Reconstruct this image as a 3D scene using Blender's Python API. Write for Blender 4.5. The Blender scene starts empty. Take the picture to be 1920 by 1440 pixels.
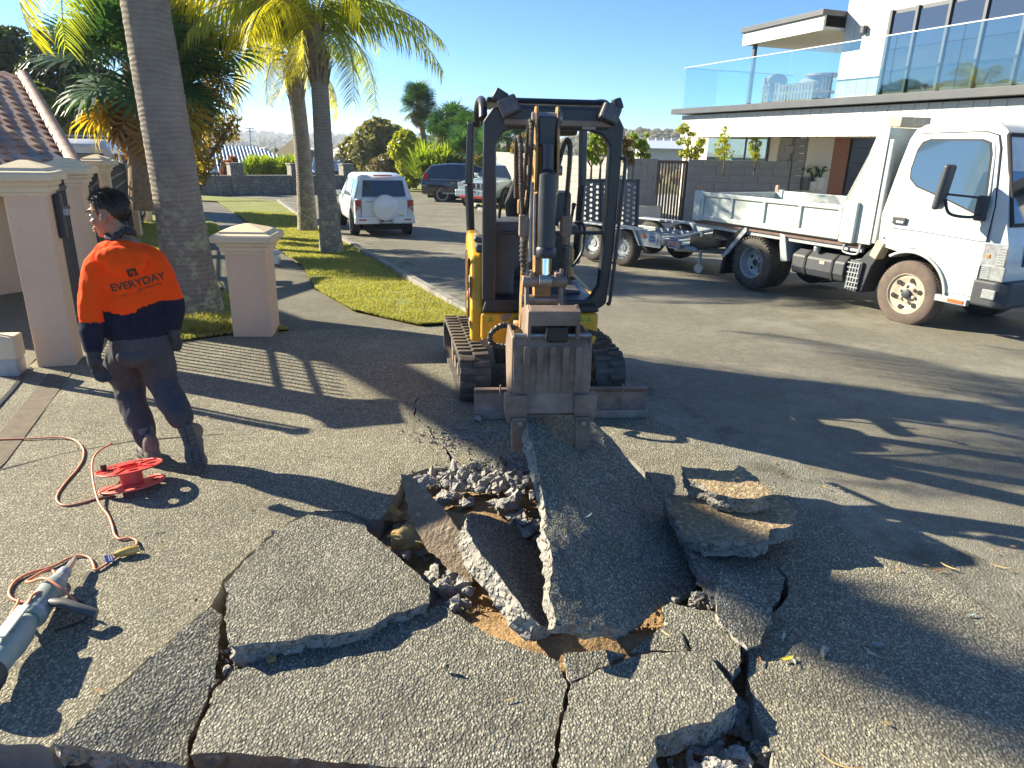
import bpy, bmesh, math, random
import numpy as np
from mathutils import Vector, Matrix, noise, Euler
from mathutils.geometry import delaunay_2d_cdt
from mathutils.bvhtree import BVHTree
R = math.radians
random.seed(7)
S = bpy.context.scene
COL = S.collection
# ------------------------------------------------------------------ camera, sky, sun, exposure
F_, TH, RO, H = 1320., R(18.7), R(1.3), 1.85      # focal length in px of a 1920 px wide picture, pitch, roll, eye height
cam = bpy.data.cameras.new('camera'); cam.sensor_width = 36; cam.lens = F_/1920*36
cam.clip_start = .05; cam.clip_end = 9000
camo = bpy.data.objects.new('camera', cam); COL.objects.link(camo)
camo.matrix_world = Matrix.Translation((0, 0, H)) @ Matrix.Rotation(R(90)-TH, 4, 'X') @ Matrix.Rotation(RO, 4, 'Z')
S.camera = camo
SUN_AZ = math.atan2(-.935, .355)                    # towards the sun: left and ahead of the camera
SUN_EL = R(27)
W = bpy.data.worlds.new('World'); S.world = W; W.use_nodes = True
nt = W.node_tree; nt.nodes.clear()
sky = nt.nodes.new('ShaderNodeTexSky'); sky.sky_type = 'NISHITA'; sky.sun_disc = False
sky.sun_elevation = SUN_EL; sky.sun_rotation = SUN_AZ; sky.altitude = 1500; sky.air_density = .8; sky.dust_density = .0; sky.ozone_density = 6.0
bg = nt.nodes.new('ShaderNodeBackground'); bg.inputs[1].default_value = .075
wo = nt.nodes.new('ShaderNodeOutputWorld')
wb = nt.nodes.new('ShaderNodeVectorMath'); wb.operation = 'MULTIPLY'; wb.inputs[1].default_value = (.80, .985, 1.05)
nt.links.new(sky.outputs[0], wb.inputs[0]); nt.links.new(wb.outputs[0], bg.inputs[0]); nt.links.new(bg.outputs[0], wo.inputs[0])
sl = bpy.data.lights.new('sun', 'SUN'); sl.energy = 5.0; sl.angle = R(.5); sl.color = (1, .9, .68)
so = bpy.data.objects.new('sun', sl); COL.objects.link(so)
sdir = Vector((math.sin(SUN_AZ)*math.cos(SUN_EL), math.cos(SUN_AZ)*math.cos(SUN_EL), math.sin(SUN_EL)))
so.rotation_euler = sdir.to_track_quat('Z', 'Y').to_euler()
V = S.view_settings; V.view_transform = 'Standard'; V.look = 'None'; V.exposure = 1.6; V.gamma = 1; V.use_curve_mapping = False
S.cycles.max_bounces = 6; S.cycles.transparent_max_bounces = 12; S.cycles.use_denoising = True
S.cycles.caustics_reflective = False; S.cycles.caustics_refractive = False

# ------------------------------------------------------------------ measuring: photograph pixel (1920 wide) -> place
def ray(px, py):
    u = px-960; v = py-720
    a = u*math.cos(RO)+v*math.sin(RO); b = -u*math.sin(RO)+v*math.cos(RO)
    return Vector((a, F_*math.cos(TH)-b*math.sin(TH), -(F_*math.sin(TH)+b*math.cos(TH))))
def G(y):
    if y < 7: return 0.
    if y < 20: return -.033*(y-7)
    return -.429-.01*(y-20)
def gp(px, py, z=0):
    r = ray(px, py); y = 4
    for i in range(50): y = (H-(G(y)+z))/(-r[2])*r[1]
    t = y/r[1]; return Vector((r[0]*t, y, G(y)+z))
def at(px, py, y):
    r = ray(px, py); t = y/r[1]; return Vector((r[0]*t, y, H+r[2]*t))
def atz(px, py, z):
    r = ray(px, py); t = (z-H)/r[2]; return Vector((0, 0, H))+r*t
def onplane(px, py, P, n):
    r = ray(px, py); o = Vector((0, 0, H)); return o+r*((P-o).dot(n)/r.dot(n))

# ------------------------------------------------------------------ materials
class NT:
    def __init__(s, name):
        s.m = bpy.data.materials.new(name); s.m.use_nodes = True; s.t = s.m.node_tree; s.t.nodes.clear()
        s.out = s.t.nodes.new('ShaderNodeOutputMaterial'); s.tc = s.t.nodes.new('ShaderNodeTexCoord'); s.co = s.tc.outputs['Object']
    def n(s, typ, **k):
        nd = s.t.nodes.new('ShaderNode'+typ)
        for a, b in k.items(): setattr(nd, a, b)
        return nd
    def set(s, nd, key, val):
        i = nd.inputs[key]
        if isinstance(val, bpy.types.NodeSocket): s.t.links.new(val, i)
        elif isinstance(val, tuple) and len(val) == 3 and i.type == 'RGBA': i.default_value = (*val, 1)
        else: i.default_value = val
    def noise(s, scale, detail=4, rough=.55, co=None, dist=0):
        nd = s.n('TexNoise'); s.set(nd, 'Vector', co or s.co); s.set(nd, 'Scale', scale); s.set(nd, 'Detail', detail); s.set(nd, 'Roughness', rough); s.set(nd, 'Distortion', dist)
        return nd.outputs[0]
    def vor(s, scale, co=None, feature='F1', rnd=1):
        nd = s.n('TexVoronoi', feature=feature); s.set(nd, 'Vector', co or s.co); s.set(nd, 'Scale', scale); s.set(nd, 'Randomness', rnd)
        return nd
    def ramp(s, fac, stops, mode='LINEAR'):
        nd = s.n('ValToRGB'); s.set(nd, 0, fac); cr = nd.color_ramp; cr.interpolation = mode
        while len(cr.elements) < len(stops): cr.elements.new(.5)
        for e, (p, c) in zip(cr.elements, stops):
            e.position = p; e.color = (*c, 1) if isinstance(c, tuple) else (c, c, c, 1)
        return nd.outputs[0]
    def mix(s, fac, a, b, blend='MIX'):
        nd = s.n('Mix', data_type='RGBA', blend_type=blend); s.set(nd, 0, fac); s.set(nd, 6, a); s.set(nd, 7, b); return nd.outputs[2]
    def math(s, op, a, b=0., c=0.):
        nd = s.n('Math', operation=op); s.set(nd, 0, a); s.set(nd, 1, b); s.set(nd, 2, c); return nd.outputs[0]
    def bump(s, h, dist=.01, strength=1., norm=None):
        nd = s.n('Bump'); s.set(nd, 'Height', h); s.set(nd, 'Distance', dist); s.set(nd, 'Strength', strength)
        if norm: s.set(nd, 'Normal', norm)
        return nd.outputs[0]
    def mapping(s, scale=(1, 1, 1), rot=(0, 0, 0), co=None):
        nd = s.n('Mapping'); s.set(nd, 'Vector', co or s.co); nd.inputs['Scale'].default_value = scale; nd.inputs['Rotation'].default_value = rot; return nd.outputs[0]
    def bsdf(s, col, rough=.6, metal=0, norm=None, spec=.5, coat=0, trans=0, alpha=None, sub=0):
        b = s.n('BsdfPrincipled'); s.set(b, 'Base Color', col); s.set(b, 'Roughness', rough); s.set(b, 'Metallic', metal)
        s.set(b, 'Specular IOR Level', spec); s.set(b, 'Coat Weight', coat); s.set(b, 'Transmission Weight', trans)
        if norm: s.set(b, 'Normal', norm)
        if alpha is not None: s.set(b, 'Alpha', alpha)
        s.t.links.new(b.outputs[0], s.out.inputs[0]); return b

def mat(name, col, rough=.6, metal=0, col2=None, vs=6, vamt=1., bump=0, bs=80, coat=0, spec=.5, spots=None, spos=(.6, .68), ss=12, rvar=0):
    """plain surface with uneven colour, grain and, when spots is given, chips or stains of another colour"""
    t = NT(name); col2 = col2 or tuple(c*.8 for c in col)
    f = t.ramp(t.noise(vs, 6, .6), [(.3, 0.), (.7, 1.)])
    c = t.mix(t.math('MULTIPLY', f, vamt), col, col2)
    if spots: c = t.mix(t.ramp(t.noise(ss, 8, .65), [(spos[0], 0.), (spos[1], 1.)]), c, spots)
    nm = t.bump(t.noise(bs, 5, .6), bump) if bump else None
    r = rough if not rvar else t.math('ADD', rough-rvar/2, t.math('MULTIPLY', t.noise(vs*2, 5), rvar))
    t.bsdf(c, r, metal, nm, spec, coat); return t.m

def aggregate(name, scale, stones, cement, height, stain=.35, ssc=1.1, dark=None, over=None, rough=.75, stretch=(1, .72, 1), cover=(.34, .5)):
    """pebbles set in cement: each voronoi cell is one stone with its own colour"""
    t = NT(name)
    w = t.n('VectorMath', operation='ADD'); n0 = t.n('TexNoise'); t.set(n0, 'Vector', t.co); t.set(n0, 'Scale', scale*.5)
    sc = t.n('VectorMath', operation='SCALE'); t.set(sc, 0, n0.outputs[1]); sc.inputs['Scale'].default_value = .9/scale
    t.set(w, 0, t.co); t.set(w, 1, sc.outputs[0])
    co = t.mapping(stretch, (0, 0, .35), w.outputs[0])
    v = t.vor(scale, co)
    k = t.n('SeparateColor'); t.set(k, 0, v.outputs['Color'])
    stone = t.ramp(k.outputs[0], stones)
    d = v.outputs['Distance']
    edge = t.ramp(d, [(cover[0], 0.), (cover[1], 1.)])
    c = t.mix(edge, stone, cement)
    big = t.ramp(t.noise(ssc, 6, .6), [(.32, 1.0), (.68, 1-stain)])
    c = t.mix(1., c, big, 'MULTIPLY')
    fine = t.ramp(t.noise(11, 7, .7), [(.3, .78), (.7, 1.12)])
    c = t.mix(1., c, fine, 'MULTIPLY')
    if over: c = t.mix(t.ramp(t.noise(over[1], 7, .65), [(over[2], 0.), (over[3], 1.)]), c, over[0])
    hgt = t.math('SUBTRACT', 1., t.ramp(d, [(0., 0.), (.25, .12), (cover[1]+.08, 1.)]))
    hgt = t.math('ADD', t.math('MULTIPLY', hgt, t.math('ADD', .35, t.math('MULTIPLY', k.outputs[1], .8))), t.math('MULTIPLY', t.noise(scale*2.6, 3), .35))
    nm = t.bump(hgt, height)
    nm = t.bump(t.noise(3.5, 4), .006, 1, nm)
    t.bsdf(c, rough, 0, nm, .22); return t.m

def glass(name, tint=(.8, .92, .9), mixf=.75, rough=.02):
    t = NT(name); tr = t.n('BsdfTransparent'); t.set(tr, 0, tint); g = t.n('BsdfGlossy'); t.set(g, 'Roughness', rough)
    fr = t.n('LayerWeight'); t.set(fr, 'Blend', .25)
    f = t.math('ADD', t.math('MULTIPLY', fr.outputs['Fresnel'], .3), 1-mixf); f = t.math('MINIMUM', f, 1.)
    m = t.n('MixShader'); t.t.links.new(f, m.inputs[0]); t.t.links.new(tr.outputs[0], m.inputs[1]); t.t.links.new(g.outputs[0], m.inputs[2])
    t.t.links.new(m.outputs[0], t.out.inputs[0]); return t.m

def leaf(name, c1, c2, trans=.45, c3=None, rough=.45):
    t = NT(name); g = t.n('NewGeometry')
    st = [(0., c1), (.5, c2), (1., c3 or c1)]
    c = t.ramp(g.outputs['Random Per Island'], st)
    c = t.mix(t.ramp(t.noise(.9, 3), [(.3, 0.), (.7, .5)]), c, c2)
    p = t.n('BsdfPrincipled'); t.set(p, 'Base Color', c); t.set(p, 'Roughness', rough); t.set(p, 'Specular IOR Level', .4)
    tl = t.n('BsdfTranslucent'); c2n = t.mix(1., c, (1., 1., .55), 'MULTIPLY'); t.set(tl, 0, t.mix(1., c2n, (2.0, 2.0, 1.2), 'MULTIPLY'))
    m = t.n('MixShader'); m.inputs[0].default_value = trans
    t.t.links.new(p.outputs[0], m.inputs[1]); t.t.links.new(tl.outputs[0], m.inputs[2]); t.t.links.new(m.outputs[0], t.out.inputs[0]); return t.m

# ------------------------------------------------------------------ mesh collecting
def rotm(e): return Euler(e).to_matrix().to_4x4()
class MB:
    def __init__(s): s.v = []; s.f = []; s.m = []
    def add(s, vs, fs, mi=0, T=None):
        b = len(s.v)
        if T is not None: vs = [T @ Vector(v) for v in vs]
        s.v.extend([tuple(v) for v in vs]); s.f.extend([tuple(i+b for i in f) for f in fs]); s.m.extend([mi]*len(fs)); return s
    def box(s, c, d, mi=0, e=(0, 0, 0), T=None, taper=1.):
        x, y, z = d[0]/2, d[1]/2, d[2]/2; q = taper
        vs = [(-x, -y, -z), (x, -y, -z), (x, y, -z), (-x, y, -z), (-x*q, -y*q, z), (x*q, -y*q, z), (x*q, y*q, z), (-x*q, y*q, z)]
        M_ = Matrix.Translation(c) @ rotm(e)
        if T is not None: M_ = T @ M_
        return s.add(vs, [(0, 3, 2, 1), (4, 5, 6, 7), (0, 1, 5, 4), (1, 2, 6, 5), (2, 3, 7, 6), (3, 0, 4, 7)], mi, M_)
    def tube(s, pts, r, n=8, mi=0, cap=True, T=None):
        pts = [Vector(p) for p in pts]; N = len(pts); rr = r if isinstance(r, (list, tuple)) else [r]*N
        vs = []; up = None
        for i, p in enumerate(pts):
            d = (pts[min(i+1, N-1)]-pts[max(i-1, 0)]).normalized()
            if up is None:
                up = Vector((0, 0, 1)) if abs(d.z) < .9 else Vector((1, 0, 0))
            a = d.cross(up)
            if a.length < 1e-5: a = d.orthogonal()
            a.normalize(); b = d.cross(a).normalized(); up = -b if (-b).dot(up) > 0 else b
            for k in range(n):
                t = 2*math.pi*k/n; vs.append(p+(a*math.cos(t)+b*math.sin(t))*rr[i])
        fs = [(i*n+k, i*n+(k+1) % n, (i+1)*n+(k+1) % n, (i+1)*n+k) for i in range(N-1) for k in range(n)]
        if cap: fs += [tuple(range(n))[::-1], tuple(range((N-1)*n, N*n))]
        return s.add(vs, fs, mi, T)
    def lathe(s, prof, n=24, c=(0, 0, 0), axis='Z', mi=0, T=None, e=None, cap=True):
        vs = []
        for r, z in prof:
            for k in range(n):
                t = 2*math.pi*k/n; vs.append((r*math.cos(t), r*math.sin(t), z))
        P = len(prof)
        fs = [(i*n+k, i*n+(k+1) % n, (i+1)*n+(k+1) % n, (i+1)*n+k) for i in range(P-1) for k in range(n)]
        if cap and prof[0][0] > 1e-6: fs.append(tuple(range(n))[::-1])
        if cap and prof[-1][0] > 1e-6: fs.append(tuple(range((P-1)*n, P*n)))
        A = {'Z': Matrix.Identity(4), 'X': Matrix.Rotation(R(90), 4, 'Y'), 'Y': Matrix.Rotation(R(-90), 4, 'X')}[axis]
        M_ = Matrix.Translation(c) @ A
        if e: M_ = Matrix.Translation(c) @ rotm(e)
        if T is not None: M_ = T @ M_
        return s.add(vs, fs, mi, M_)
    def ell(s, c, r, e=(0, 0, 0), n=16, mi=0, T=None):
        M_ = Matrix.Translation(c) @ rotm(e) @ Matrix.Diagonal((r[0], r[1], r[2], 1)); k = n//2
        if T is not None: M_ = T @ M_
        vs = [(0, 0, -1)]+[(math.sin(math.pi*i/k)*math.cos(2*math.pi*j/n), math.sin(math.pi*i/k)*math.sin(2*math.pi*j/n), -math.cos(math.pi*i/k)) for i in range(1, k) for j in range(n)]+[(0, 0, 1)]
        fs = [(0, 1+(j+1) % n, 1+j) for j in range(n)]+[(1+(i-1)*n+j, 1+(i-1)*n+(j+1) % n, 1+i*n+(j+1) % n, 1+i*n+j) for i in range(1, k-1) for j in range(n)]
        L = len(vs)-1; fs += [(L, 1+(k-2)*n+j, 1+(k-2)*n+(j+1) % n) for j in range(n)]
        return s.add(vs, fs, mi, M_)
    def prism(s, poly, a, b, plane='XZ', mi=0, T=None):
        """polygon in a plane, from offset a to offset b along the third axis"""
        n = len(poly)
        def p3(p, o): return {'XZ': (p[0], o, p[1]), 'YZ': (o, p[0], p[1]), 'XY': (p[0], p[1], o)}[plane]
        vs = [p3(p, a) for p in poly]+[p3(p, b) for p in poly]
        fs = [tuple(range(n)), tuple(range(n, 2*n))[::-1]]+[(i, i+n, (i+1) % n+n, (i+1) % n) for i in range(n)]
        return s.add(vs, fs, mi, T)
    def mesh(s, name):
        me = bpy.data.meshes.new(name); me.from_pydata(s.v, [], s.f); me.polygons.foreach_set('material_index', s.m); return me
    def build(s, name, mats, parent=None, bevel=0, smooth=None, loc=None, seg=2, recalc=True):
        me = s.mesh(name)
        if recalc:
            bm = bmesh.new(); bm.from_mesh(me); bmesh.ops.recalc_face_normals(bm, faces=bm.faces); bm.to_mesh(me); bm.free()
        return link(name, me, mats, parent, bevel, smooth, loc, seg)
def link(name, me, mats, parent=None, bevel=0, smooth=None, loc=None, seg=2):
    if mats is not None:
        for m in (mats if isinstance(mats, (list, tuple)) else [mats]): me.materials.append(m)
    if smooth:
        me.shade_smooth(); me.set_sharp_from_angle(angle=R(smooth))
    o = bpy.data.objects.new(name, me); COL.objects.link(o)
    if parent: o.parent = parent
    if loc: o.location = loc
    if bevel:
        b = o.modifiers.new('bevel', 'BEVEL'); b.width = bevel; b.segments = seg; b.limit_method = 'ANGLE'; b.angle_limit = R(35); b.harden_normals = False
    return o
def tag(o, label=None, cat=None, group=None, kind=None):
    if label: o['label'] = label
    if cat: o['category'] = cat
    if group: o['group'] = group
    if kind: o['kind'] = kind
    return o
def thing(name, label, cat, loc=(0, 0, 0), rz=0, group=None):
    o = bpy.data.objects.new(name, None); COL.objects.link(o); o.location = loc; o.rotation_euler = (0, 0, rz); o.empty_display_size = .1
    return tag(o, label, cat, group)
def dup(o, parent=None):
    c = o.copy(); COL.objects.link(c)
    if parent: c.parent = parent
    for ch in list(o.children): dup(ch, c)
    return c
def bez(pts, n=8, closed=False):
    """smooth curve through points (Catmull-Rom)"""
    P = [Vector(p) for p in pts]; out = []; N = len(P)
    rng = range(N) if closed else range(N-1)
    for i in rng:
        g = lambda j: P[j % N] if closed else P[max(0, min(N-1, j))]
        p0, p1, p2, p3 = g(i-1), g(i), g(i+1), g(i+2)
        for k in range(n):
            t = k/n
            out.append(.5*((2*p1)+(p2-p0)*t+(2*p0-5*p1+4*p2-p3)*t*t+(3*p1-p0-3*p2+p3)*t**3))
    if not closed: out.append(P[-1])
    return out
def inside(p, poly):
    x, y = p[0], p[1]; c = False; n = len(poly); j = n-1
    for i in range(n):
        if (poly[i][1] > y) != (poly[j][1] > y) and x < (poly[j][0]-poly[i][0])*(y-poly[i][1])/(poly[j][1]-poly[i][1])+poly[i][0]: c = not c
        j = i
    return c
def jag(poly, step=.03, amp=.012, closed=True, freq=9.):
    out = []; n = len(poly)
    for i in range(n if closed else n-1):
        a = Vector(poly[i][:2]); b = Vector(poly[(i+1) % n][:2]); k = max(1, int((b-a).length/step))
        for j in range(k): out.append(a.lerp(b, j/k))
    if not closed: out.append(Vector(poly[-1][:2]))
    res = []
    for p in out:
        q = Vector((p.x*freq, p.y*freq, 3.1)); w = noise.noise_vector(q)*amp*1.6+noise.noise_vector(q*4.3)*amp*.7
        res.append(Vector((p.x+w.x, p.y+w.y)))
    return res
def tri_fill(outer, holes=(), grid=None):
    """triangles of a polygon with holes; grid adds inner points"""
    pts = []; edges = []
    for lp in [outer]+list(holes):
        b = len(pts); pts += [Vector((p[0], p[1])) for p in lp]; edges += [(b+i, b+(i+1) % len(lp)) for i in range(len(lp))]
    if grid:
        xs = [p.x for p in pts]; ys = [p.y for p in pts]; rnd = random.Random(3)
        y = min(ys)
        while y < max(ys):
            x = min(xs)
            while x < max(xs):
                q = Vector((x+rnd.uniform(-.25, .25)*grid, y+rnd.uniform(-.25, .25)*grid))
                if inside(q, outer) and not any(inside(q, h) for h in holes): pts.append(q)
                x += grid
            y += grid
    v, e, f, *_ = delaunay_2d_cdt(pts, edges, [], 0, 1e-6)
    out = []
    for t in f:
        c = sum((v[i] for i in t), Vector((0, 0)))/len(t)
        if inside(c, outer) and not any(inside(c, h) for h in holes): out.append(tuple(t))
    return v, out
def sheet(name, poly, m, dz=0., holes=(), grid=1.0, zf=None, skirt=0, step=1., jamp=0, kind='structure', und=0, smat=None):
    """ground sheet following the fall of the street; skirt gives its broken edges their thickness"""
    res = lambda P, j: jag(P, .03 if j else step, j) if j else jag(P, step, 0)
    out = res(poly, 0); hs = [res(h, jamp) for h in holes]
    v, f = tri_fill(out, hs, grid)
    zf = zf or (lambda x, y: G(y))
    mb = MB(); mb.add([(p.x, p.y, zf(p.x, p.y)+dz+(und*noise.noise(Vector((p.x*1.3, p.y*1.3, 0))) if und else 0)) for p in v], f)
    if skirt:
        for h in hs:
            n = len(h); vs = []
            for j in range(4):
                for i, p in enumerate(h):
                    w = noise.noise_vector(Vector((p.x*35, p.y*35, j*2.)))*.012*(j > 0)
                    vs.append((p.x+w.x, p.y+w.y, zf(p.x, p.y)+dz-skirt*j/3+(und*noise.noise(Vector((p.x*1.3, p.y*1.3, 0))) if und else 0)))
            mb.add(vs, [(j*n+i, j*n+(i+1) % n, (j+1)*n+(i+1) % n, (j+1)*n+i) for j in range(3) for i in range(n)], 1)
    o = mb.build(name, [m]+([smat] if smat else []), recalc=False)
    # top faces look up
    me = o.data; bm = bmesh.new(); bm.from_mesh(me)
    for fc in bm.faces:
        if fc.material_index == 0 and fc.normal.z < 0: fc.normal_flip()
    bm.to_mesh(me); bm.free()
    return tag(o, kind=kind)
def text_mesh(body, size, bold=0., depth=0.002, align='CENTER'):
    c = bpy.data.curves.new('t', 'FONT'); c.body = body; c.size = size; c.align_x = align; c.align_y = 'CENTER'; c.extrude = depth; c.offset = bold; c.resolution_u = 3
    o = bpy.data.objects.new('t', c); COL.objects.link(o); bpy.context.view_layer.update()
    me = bpy.data.meshes.new_from_object(o.evaluated_get(bpy.context.evaluated_depsgraph_get()))
    bpy.data.objects.remove(o); return me
def add_mesh(mb, me, T, mi=0):
    mb.add([T @ v.co for v in me.vertices], [tuple(p.vertices) for p in me.polygons], mi)
def skin_mesh(verts, edges, radii, sub=2, root=0):
    me = bpy.data.meshes.new('s'); me.from_pydata(verts, edges, []); o = bpy.data.objects.new('s', me); COL.objects.link(o)
    sk = o.modifiers.new('s', 'SKIN'); sk.use_smooth_shade = True
    for i, r in enumerate(radii):
        me.skin_vertices[0].data[i].radius = r if isinstance(r, tuple) else (r, r); me.skin_vertices[0].data[i].use_root = (i == root)
    ss = o.modifiers.new('u', 'SUBSURF'); ss.levels = sub; ss.render_levels = sub
    bpy.context.view_layer.update()
    res = bpy.data.meshes.new_from_object(o.evaluated_get(bpy.context.evaluated_depsgraph_get()))
    bpy.data.objects.remove(o); return res
def frame_T(o, x, y, z=None):
    x = Vector(x).normalized(); y = Vector(y).normalized(); z = x.cross(y).normalized() if z is None else Vector(z)
    return Matrix(((x.x, y.x, z.x, o[0]), (x.y, y.y, z.y, o[1]), (x.z, y.z, z.z, o[2]), (0, 0, 0, 1)))

def remeshed(mb, voxel=.01, smooth=6, fac=.5):
    """fuse overlapping shapes into one continuous skin"""
    me = mb.mesh('r'); o = bpy.data.objects.new('r', me); COL.objects.link(o)
    m = o.modifiers.new('r', 'REMESH'); m.mode = 'VOXEL'; m.voxel_size = voxel; m.use_smooth_shade = True
    if smooth: s = o.modifiers.new('s', 'SMOOTH'); s.iterations = smooth; s.factor = fac
    bpy.context.view_layer.update()
    res = bpy.data.meshes.new_from_object(o.evaluated_get(bpy.context.evaluated_depsgraph_get())); bpy.data.objects.remove(o); res.shade_smooth(); return res
def limb(mb, pts, radii, n=16, sub=6):
    P = bez(pts, sub); k = len(pts)-1; rr = []
    for i in range(len(P)):
        t = i/sub; j = min(int(t), k-1); f = t-j; f = f*f*(3-2*f); rr.append(radii[j]*(1-f)+radii[j+1]*f)
    mb.tube(P, rr, n); mb.ell(P[0], (rr[0],)*3, n=n); mb.ell(P[-1], (rr[-1],)*3, n=n); return mb
# ================================================================== ground
m_agg = aggregate('exposed_aggregate', 118, [(0., (.213, .199, .152)), (.3, (.291, .269, .203)), (.6, (.369, .340, .256)), (.9, (.469, .427, .319)), (1., (.653, .602, .450))], (.170, .157, .119), .0042, .32, rough=.85, cover=(.46, .6))
m_asph = aggregate('road_chip_seal', 150, [(0., (.185, .175, .138)), (.6, (.284, .266, .206)), (1., (.454, .420, .325))], (.199, .185, .145), .004, .25, .5, over=((.34, .32, .26), .9, .5, .8))
m_path = aggregate('footpath_asphalt', 120, [(0., (.156, .147, .112)), (.6, (.256, .235, .181)), (1., (.398, .364, .275))], (.170, .157, .122), .004, .3, .9)
m_channel = aggregate('channel_concrete', 90, [(0., (.184, .178, .147)), (.7, (.345, .328, .263)), (1., (.483, .460, .367))], (.253, .241, .194), .003, .45, 1.6, over=((.103, .098, .074), 3.2, .52, .66))
m_conc = mat('pale_concrete', (.5, .48, .43), .8, col2=(.38, .36, .32), vs=1.5, bump=.003, bs=60)
m_kerb = mat('kerb_concrete', (.3, .285, .25), .85, col2=(.17, .16, .14), vs=3, bump=.006, bs=50, spots=(.09, .09, .07), ss=5, spos=(.55, .7))
m_soil = mat('soil', (.42, .27, .125), .95, col2=(.22, .14, .075), vs=11, bump=.02, bs=45, spots=(.54, .4, .2), ss=30)
m_earth = mat('earth', (.14, .105, .065), .95, col2=(.09, .075, .05), vs=3, bump=.02, bs=25)
m_turf = mat('turf', (.16, .2, .04), .95, col2=(.26, .26, .07), vs=2.2, bump=.02, bs=90, spots=(.3, .24, .1), ss=7, spos=(.6, .72))
m_field = mat('field', (.12, .13, .05), .95, col2=(.17, .14, .06), vs=.02, bump=.3, bs=.4)

# footing of everything: the terrain sheet, lowered under the pavements near the camera
def terrain_z(x, y):
    z = G(y)
    d = math.hypot(x, y-12)
    if y < 48 and abs(x) < 30: z -= .035
    if y > 60: z -= (y-60)*.075 if y < 260 else 15+(y-260)*.004
    if x < -26: z -= min(12, (-26-x)*.06)
    if x > 40: z -= min(10, (x-40)*.05)
    if y < 4.4 and -8.2 < x < 2.5: z = G(y)-.36
    return z
def build_terrain():
    xs = sorted(set([-1850, -1000, -600, -400, -250, -150, -100, -70, -50, -40]+list(range(-34, 60, 4))+[-8.4, -8.1, 2.4, 2.65]+[70, 90, 120, 180, 300, 500, 800, 1300, 1850]))
    ys = sorted(set([-60, -30, -15, -6, 0]+list(range(2, 60, 3))+[4.2, 4.6]+[60, 70, 85, 100, 130, 170, 220, 260, 350, 500, 800, 1200, 1850]))
    mb = MB(); nx = len(xs)
    mb.add([(x, y, terrain_z(x, y)) for y in ys for x in xs], [(j*nx+i, j*nx+i+1, (j+1)*nx+i+1, (j+1)*nx+i) for j in range(len(ys)-1) for i in range(nx-1)])
    o = mb.build('ground', m_field, smooth=60, recalc=False); tag(o, kind='structure')
build_terrain()

# pixel traces of the broken area
PIT = [(-420, 1390), (-100, 1396), (95, 1398), (180, 1322), (290, 1227), (398, 1137), (416, 1095), (436, 1068), (500, 1009), (535, 982), (590, 956), (650, 958), (688, 972), (712, 975), (738, 935), (756, 892), (800, 878), (850, 874), (905, 872), (960, 866), (1010, 850), (1100, 850), (1180, 858),
       (1226, 903), (1262, 930), (1302, 955), (1400, 1015), (1435, 1042), (1480, 1084), (1472, 1110), (1464, 1138), (1432, 1177), (1405, 1215), (1400, 1270), (1412, 1320), (1442, 1375), (1452, 1440), (1455, 1560), (1440, 1900), (-420, 1900)]
pit = [gp(*p) for p in PIT]
def crack_poly(px, w0=.004, w1=.012):
    c = [gp(*p).to_2d() for p in px]; c2 = jag(c, .04, .014, closed=False); n = len(c2); L = []; Rr = []
    for i, p in enumerate(c2):
        d = (c2[min(i+1, n-1)]-c2[max(i-1, 0)]).normalized(); q = Vector((-d.y, d.x)); w = (w0+(w1-w0)*i/n)*(.5+abs(noise.noise(Vector((p.x*20, p.y*20, 5))))*2)
        L.append(p+q*w); Rr.append(p-q*w)
    return L+Rr[::-1]
cr1 = crack_poly([(822, 742), (783, 746), (778, 770), (800, 800), (822, 830), (852, 866)])
KERB = [Vector((-9.6, 29.5)), Vector((-6.5, 22.2)), Vector((-4.0, 16.6)), Vector((-.62, 8.4)), Vector((-.28, 7.6))]   # verge-side edge of the road
GUT = [Vector((-.28, 7.6)), Vector((.38, 6.2)), Vector((.9, 5.02)), Vector((1.19, 4.5)), Vector((1.82, 3.07)), Vector((2.14, 2.45)), Vector((2.75, 1.1)), Vector((3.4, -.6))]
drive = [Vector((-9, -.6)), Vector((-9, 4.0)), Vector((-6, 4.9)), Vector((-4.05, 5.5)), Vector((-4.45, 7.1)), Vector((-3.9, 6.85)), Vector((-3.35, 6.35)), Vector((-2.85, 6.75)), Vector((-2.3, 7.0)), Vector((-1.0, 7.36))]+[g.copy() for g in GUT]
o = sheet('driveway', drive, m_agg, 0, holes=[pit, cr1], grid=.6, skirt=.11, jamp=.012, und=.012, smat=m_kerb)
# fine saw joint across the driveway
def strip(name, pts, w, m, dz, zf=None, kind='structure', step=.5):
    c = jag([p[:2] for p in pts], step, 0, closed=False); n = len(c); mb = MB(); vs = []
    zf = zf or (lambda x, y: G(y))
    for i, p in enumerate(c):
        d = (c[min(i+1, n-1)]-c[max(i-1, 0)]).normalized(); q = Vector((-d.y, d.x))*w/2
        for s in (1, -1):
            a = p+q*s; vs.append((a.x, a.y, zf(a.x, a.y)+dz+(.012*noise.noise(Vector((a.x*1.3, a.y*1.3, 0))) if a.y < 7.4 and dz < .1 else 0)))
    mb.add(vs, [(2*i, 2*i+1, 2*i+3, 2*i+2) for i in range(n-1)])
    o = mb.build(name, m); return tag(o, kind=kind)
m_dark = mat('joint_dirt', (.035, .032, .028), .95)
strip('saw_joint', [gp(-60, 898), gp(120, 850), gp(250, 826), gp(420, 812)], .012, m_dark, .004, step=.1)
# timber gate channel running in from the gate pillar
m_wood_old = mat('old_timber', (.17, .13, .09), .9, col2=(.09, .07, .05), vs=14, bump=.004, bs=90)
strip('gate_channel', [gp(-160, 1010), gp(-20, 870), gp(112, 700)], .17, m_wood_old, .006, step=.2)
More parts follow.
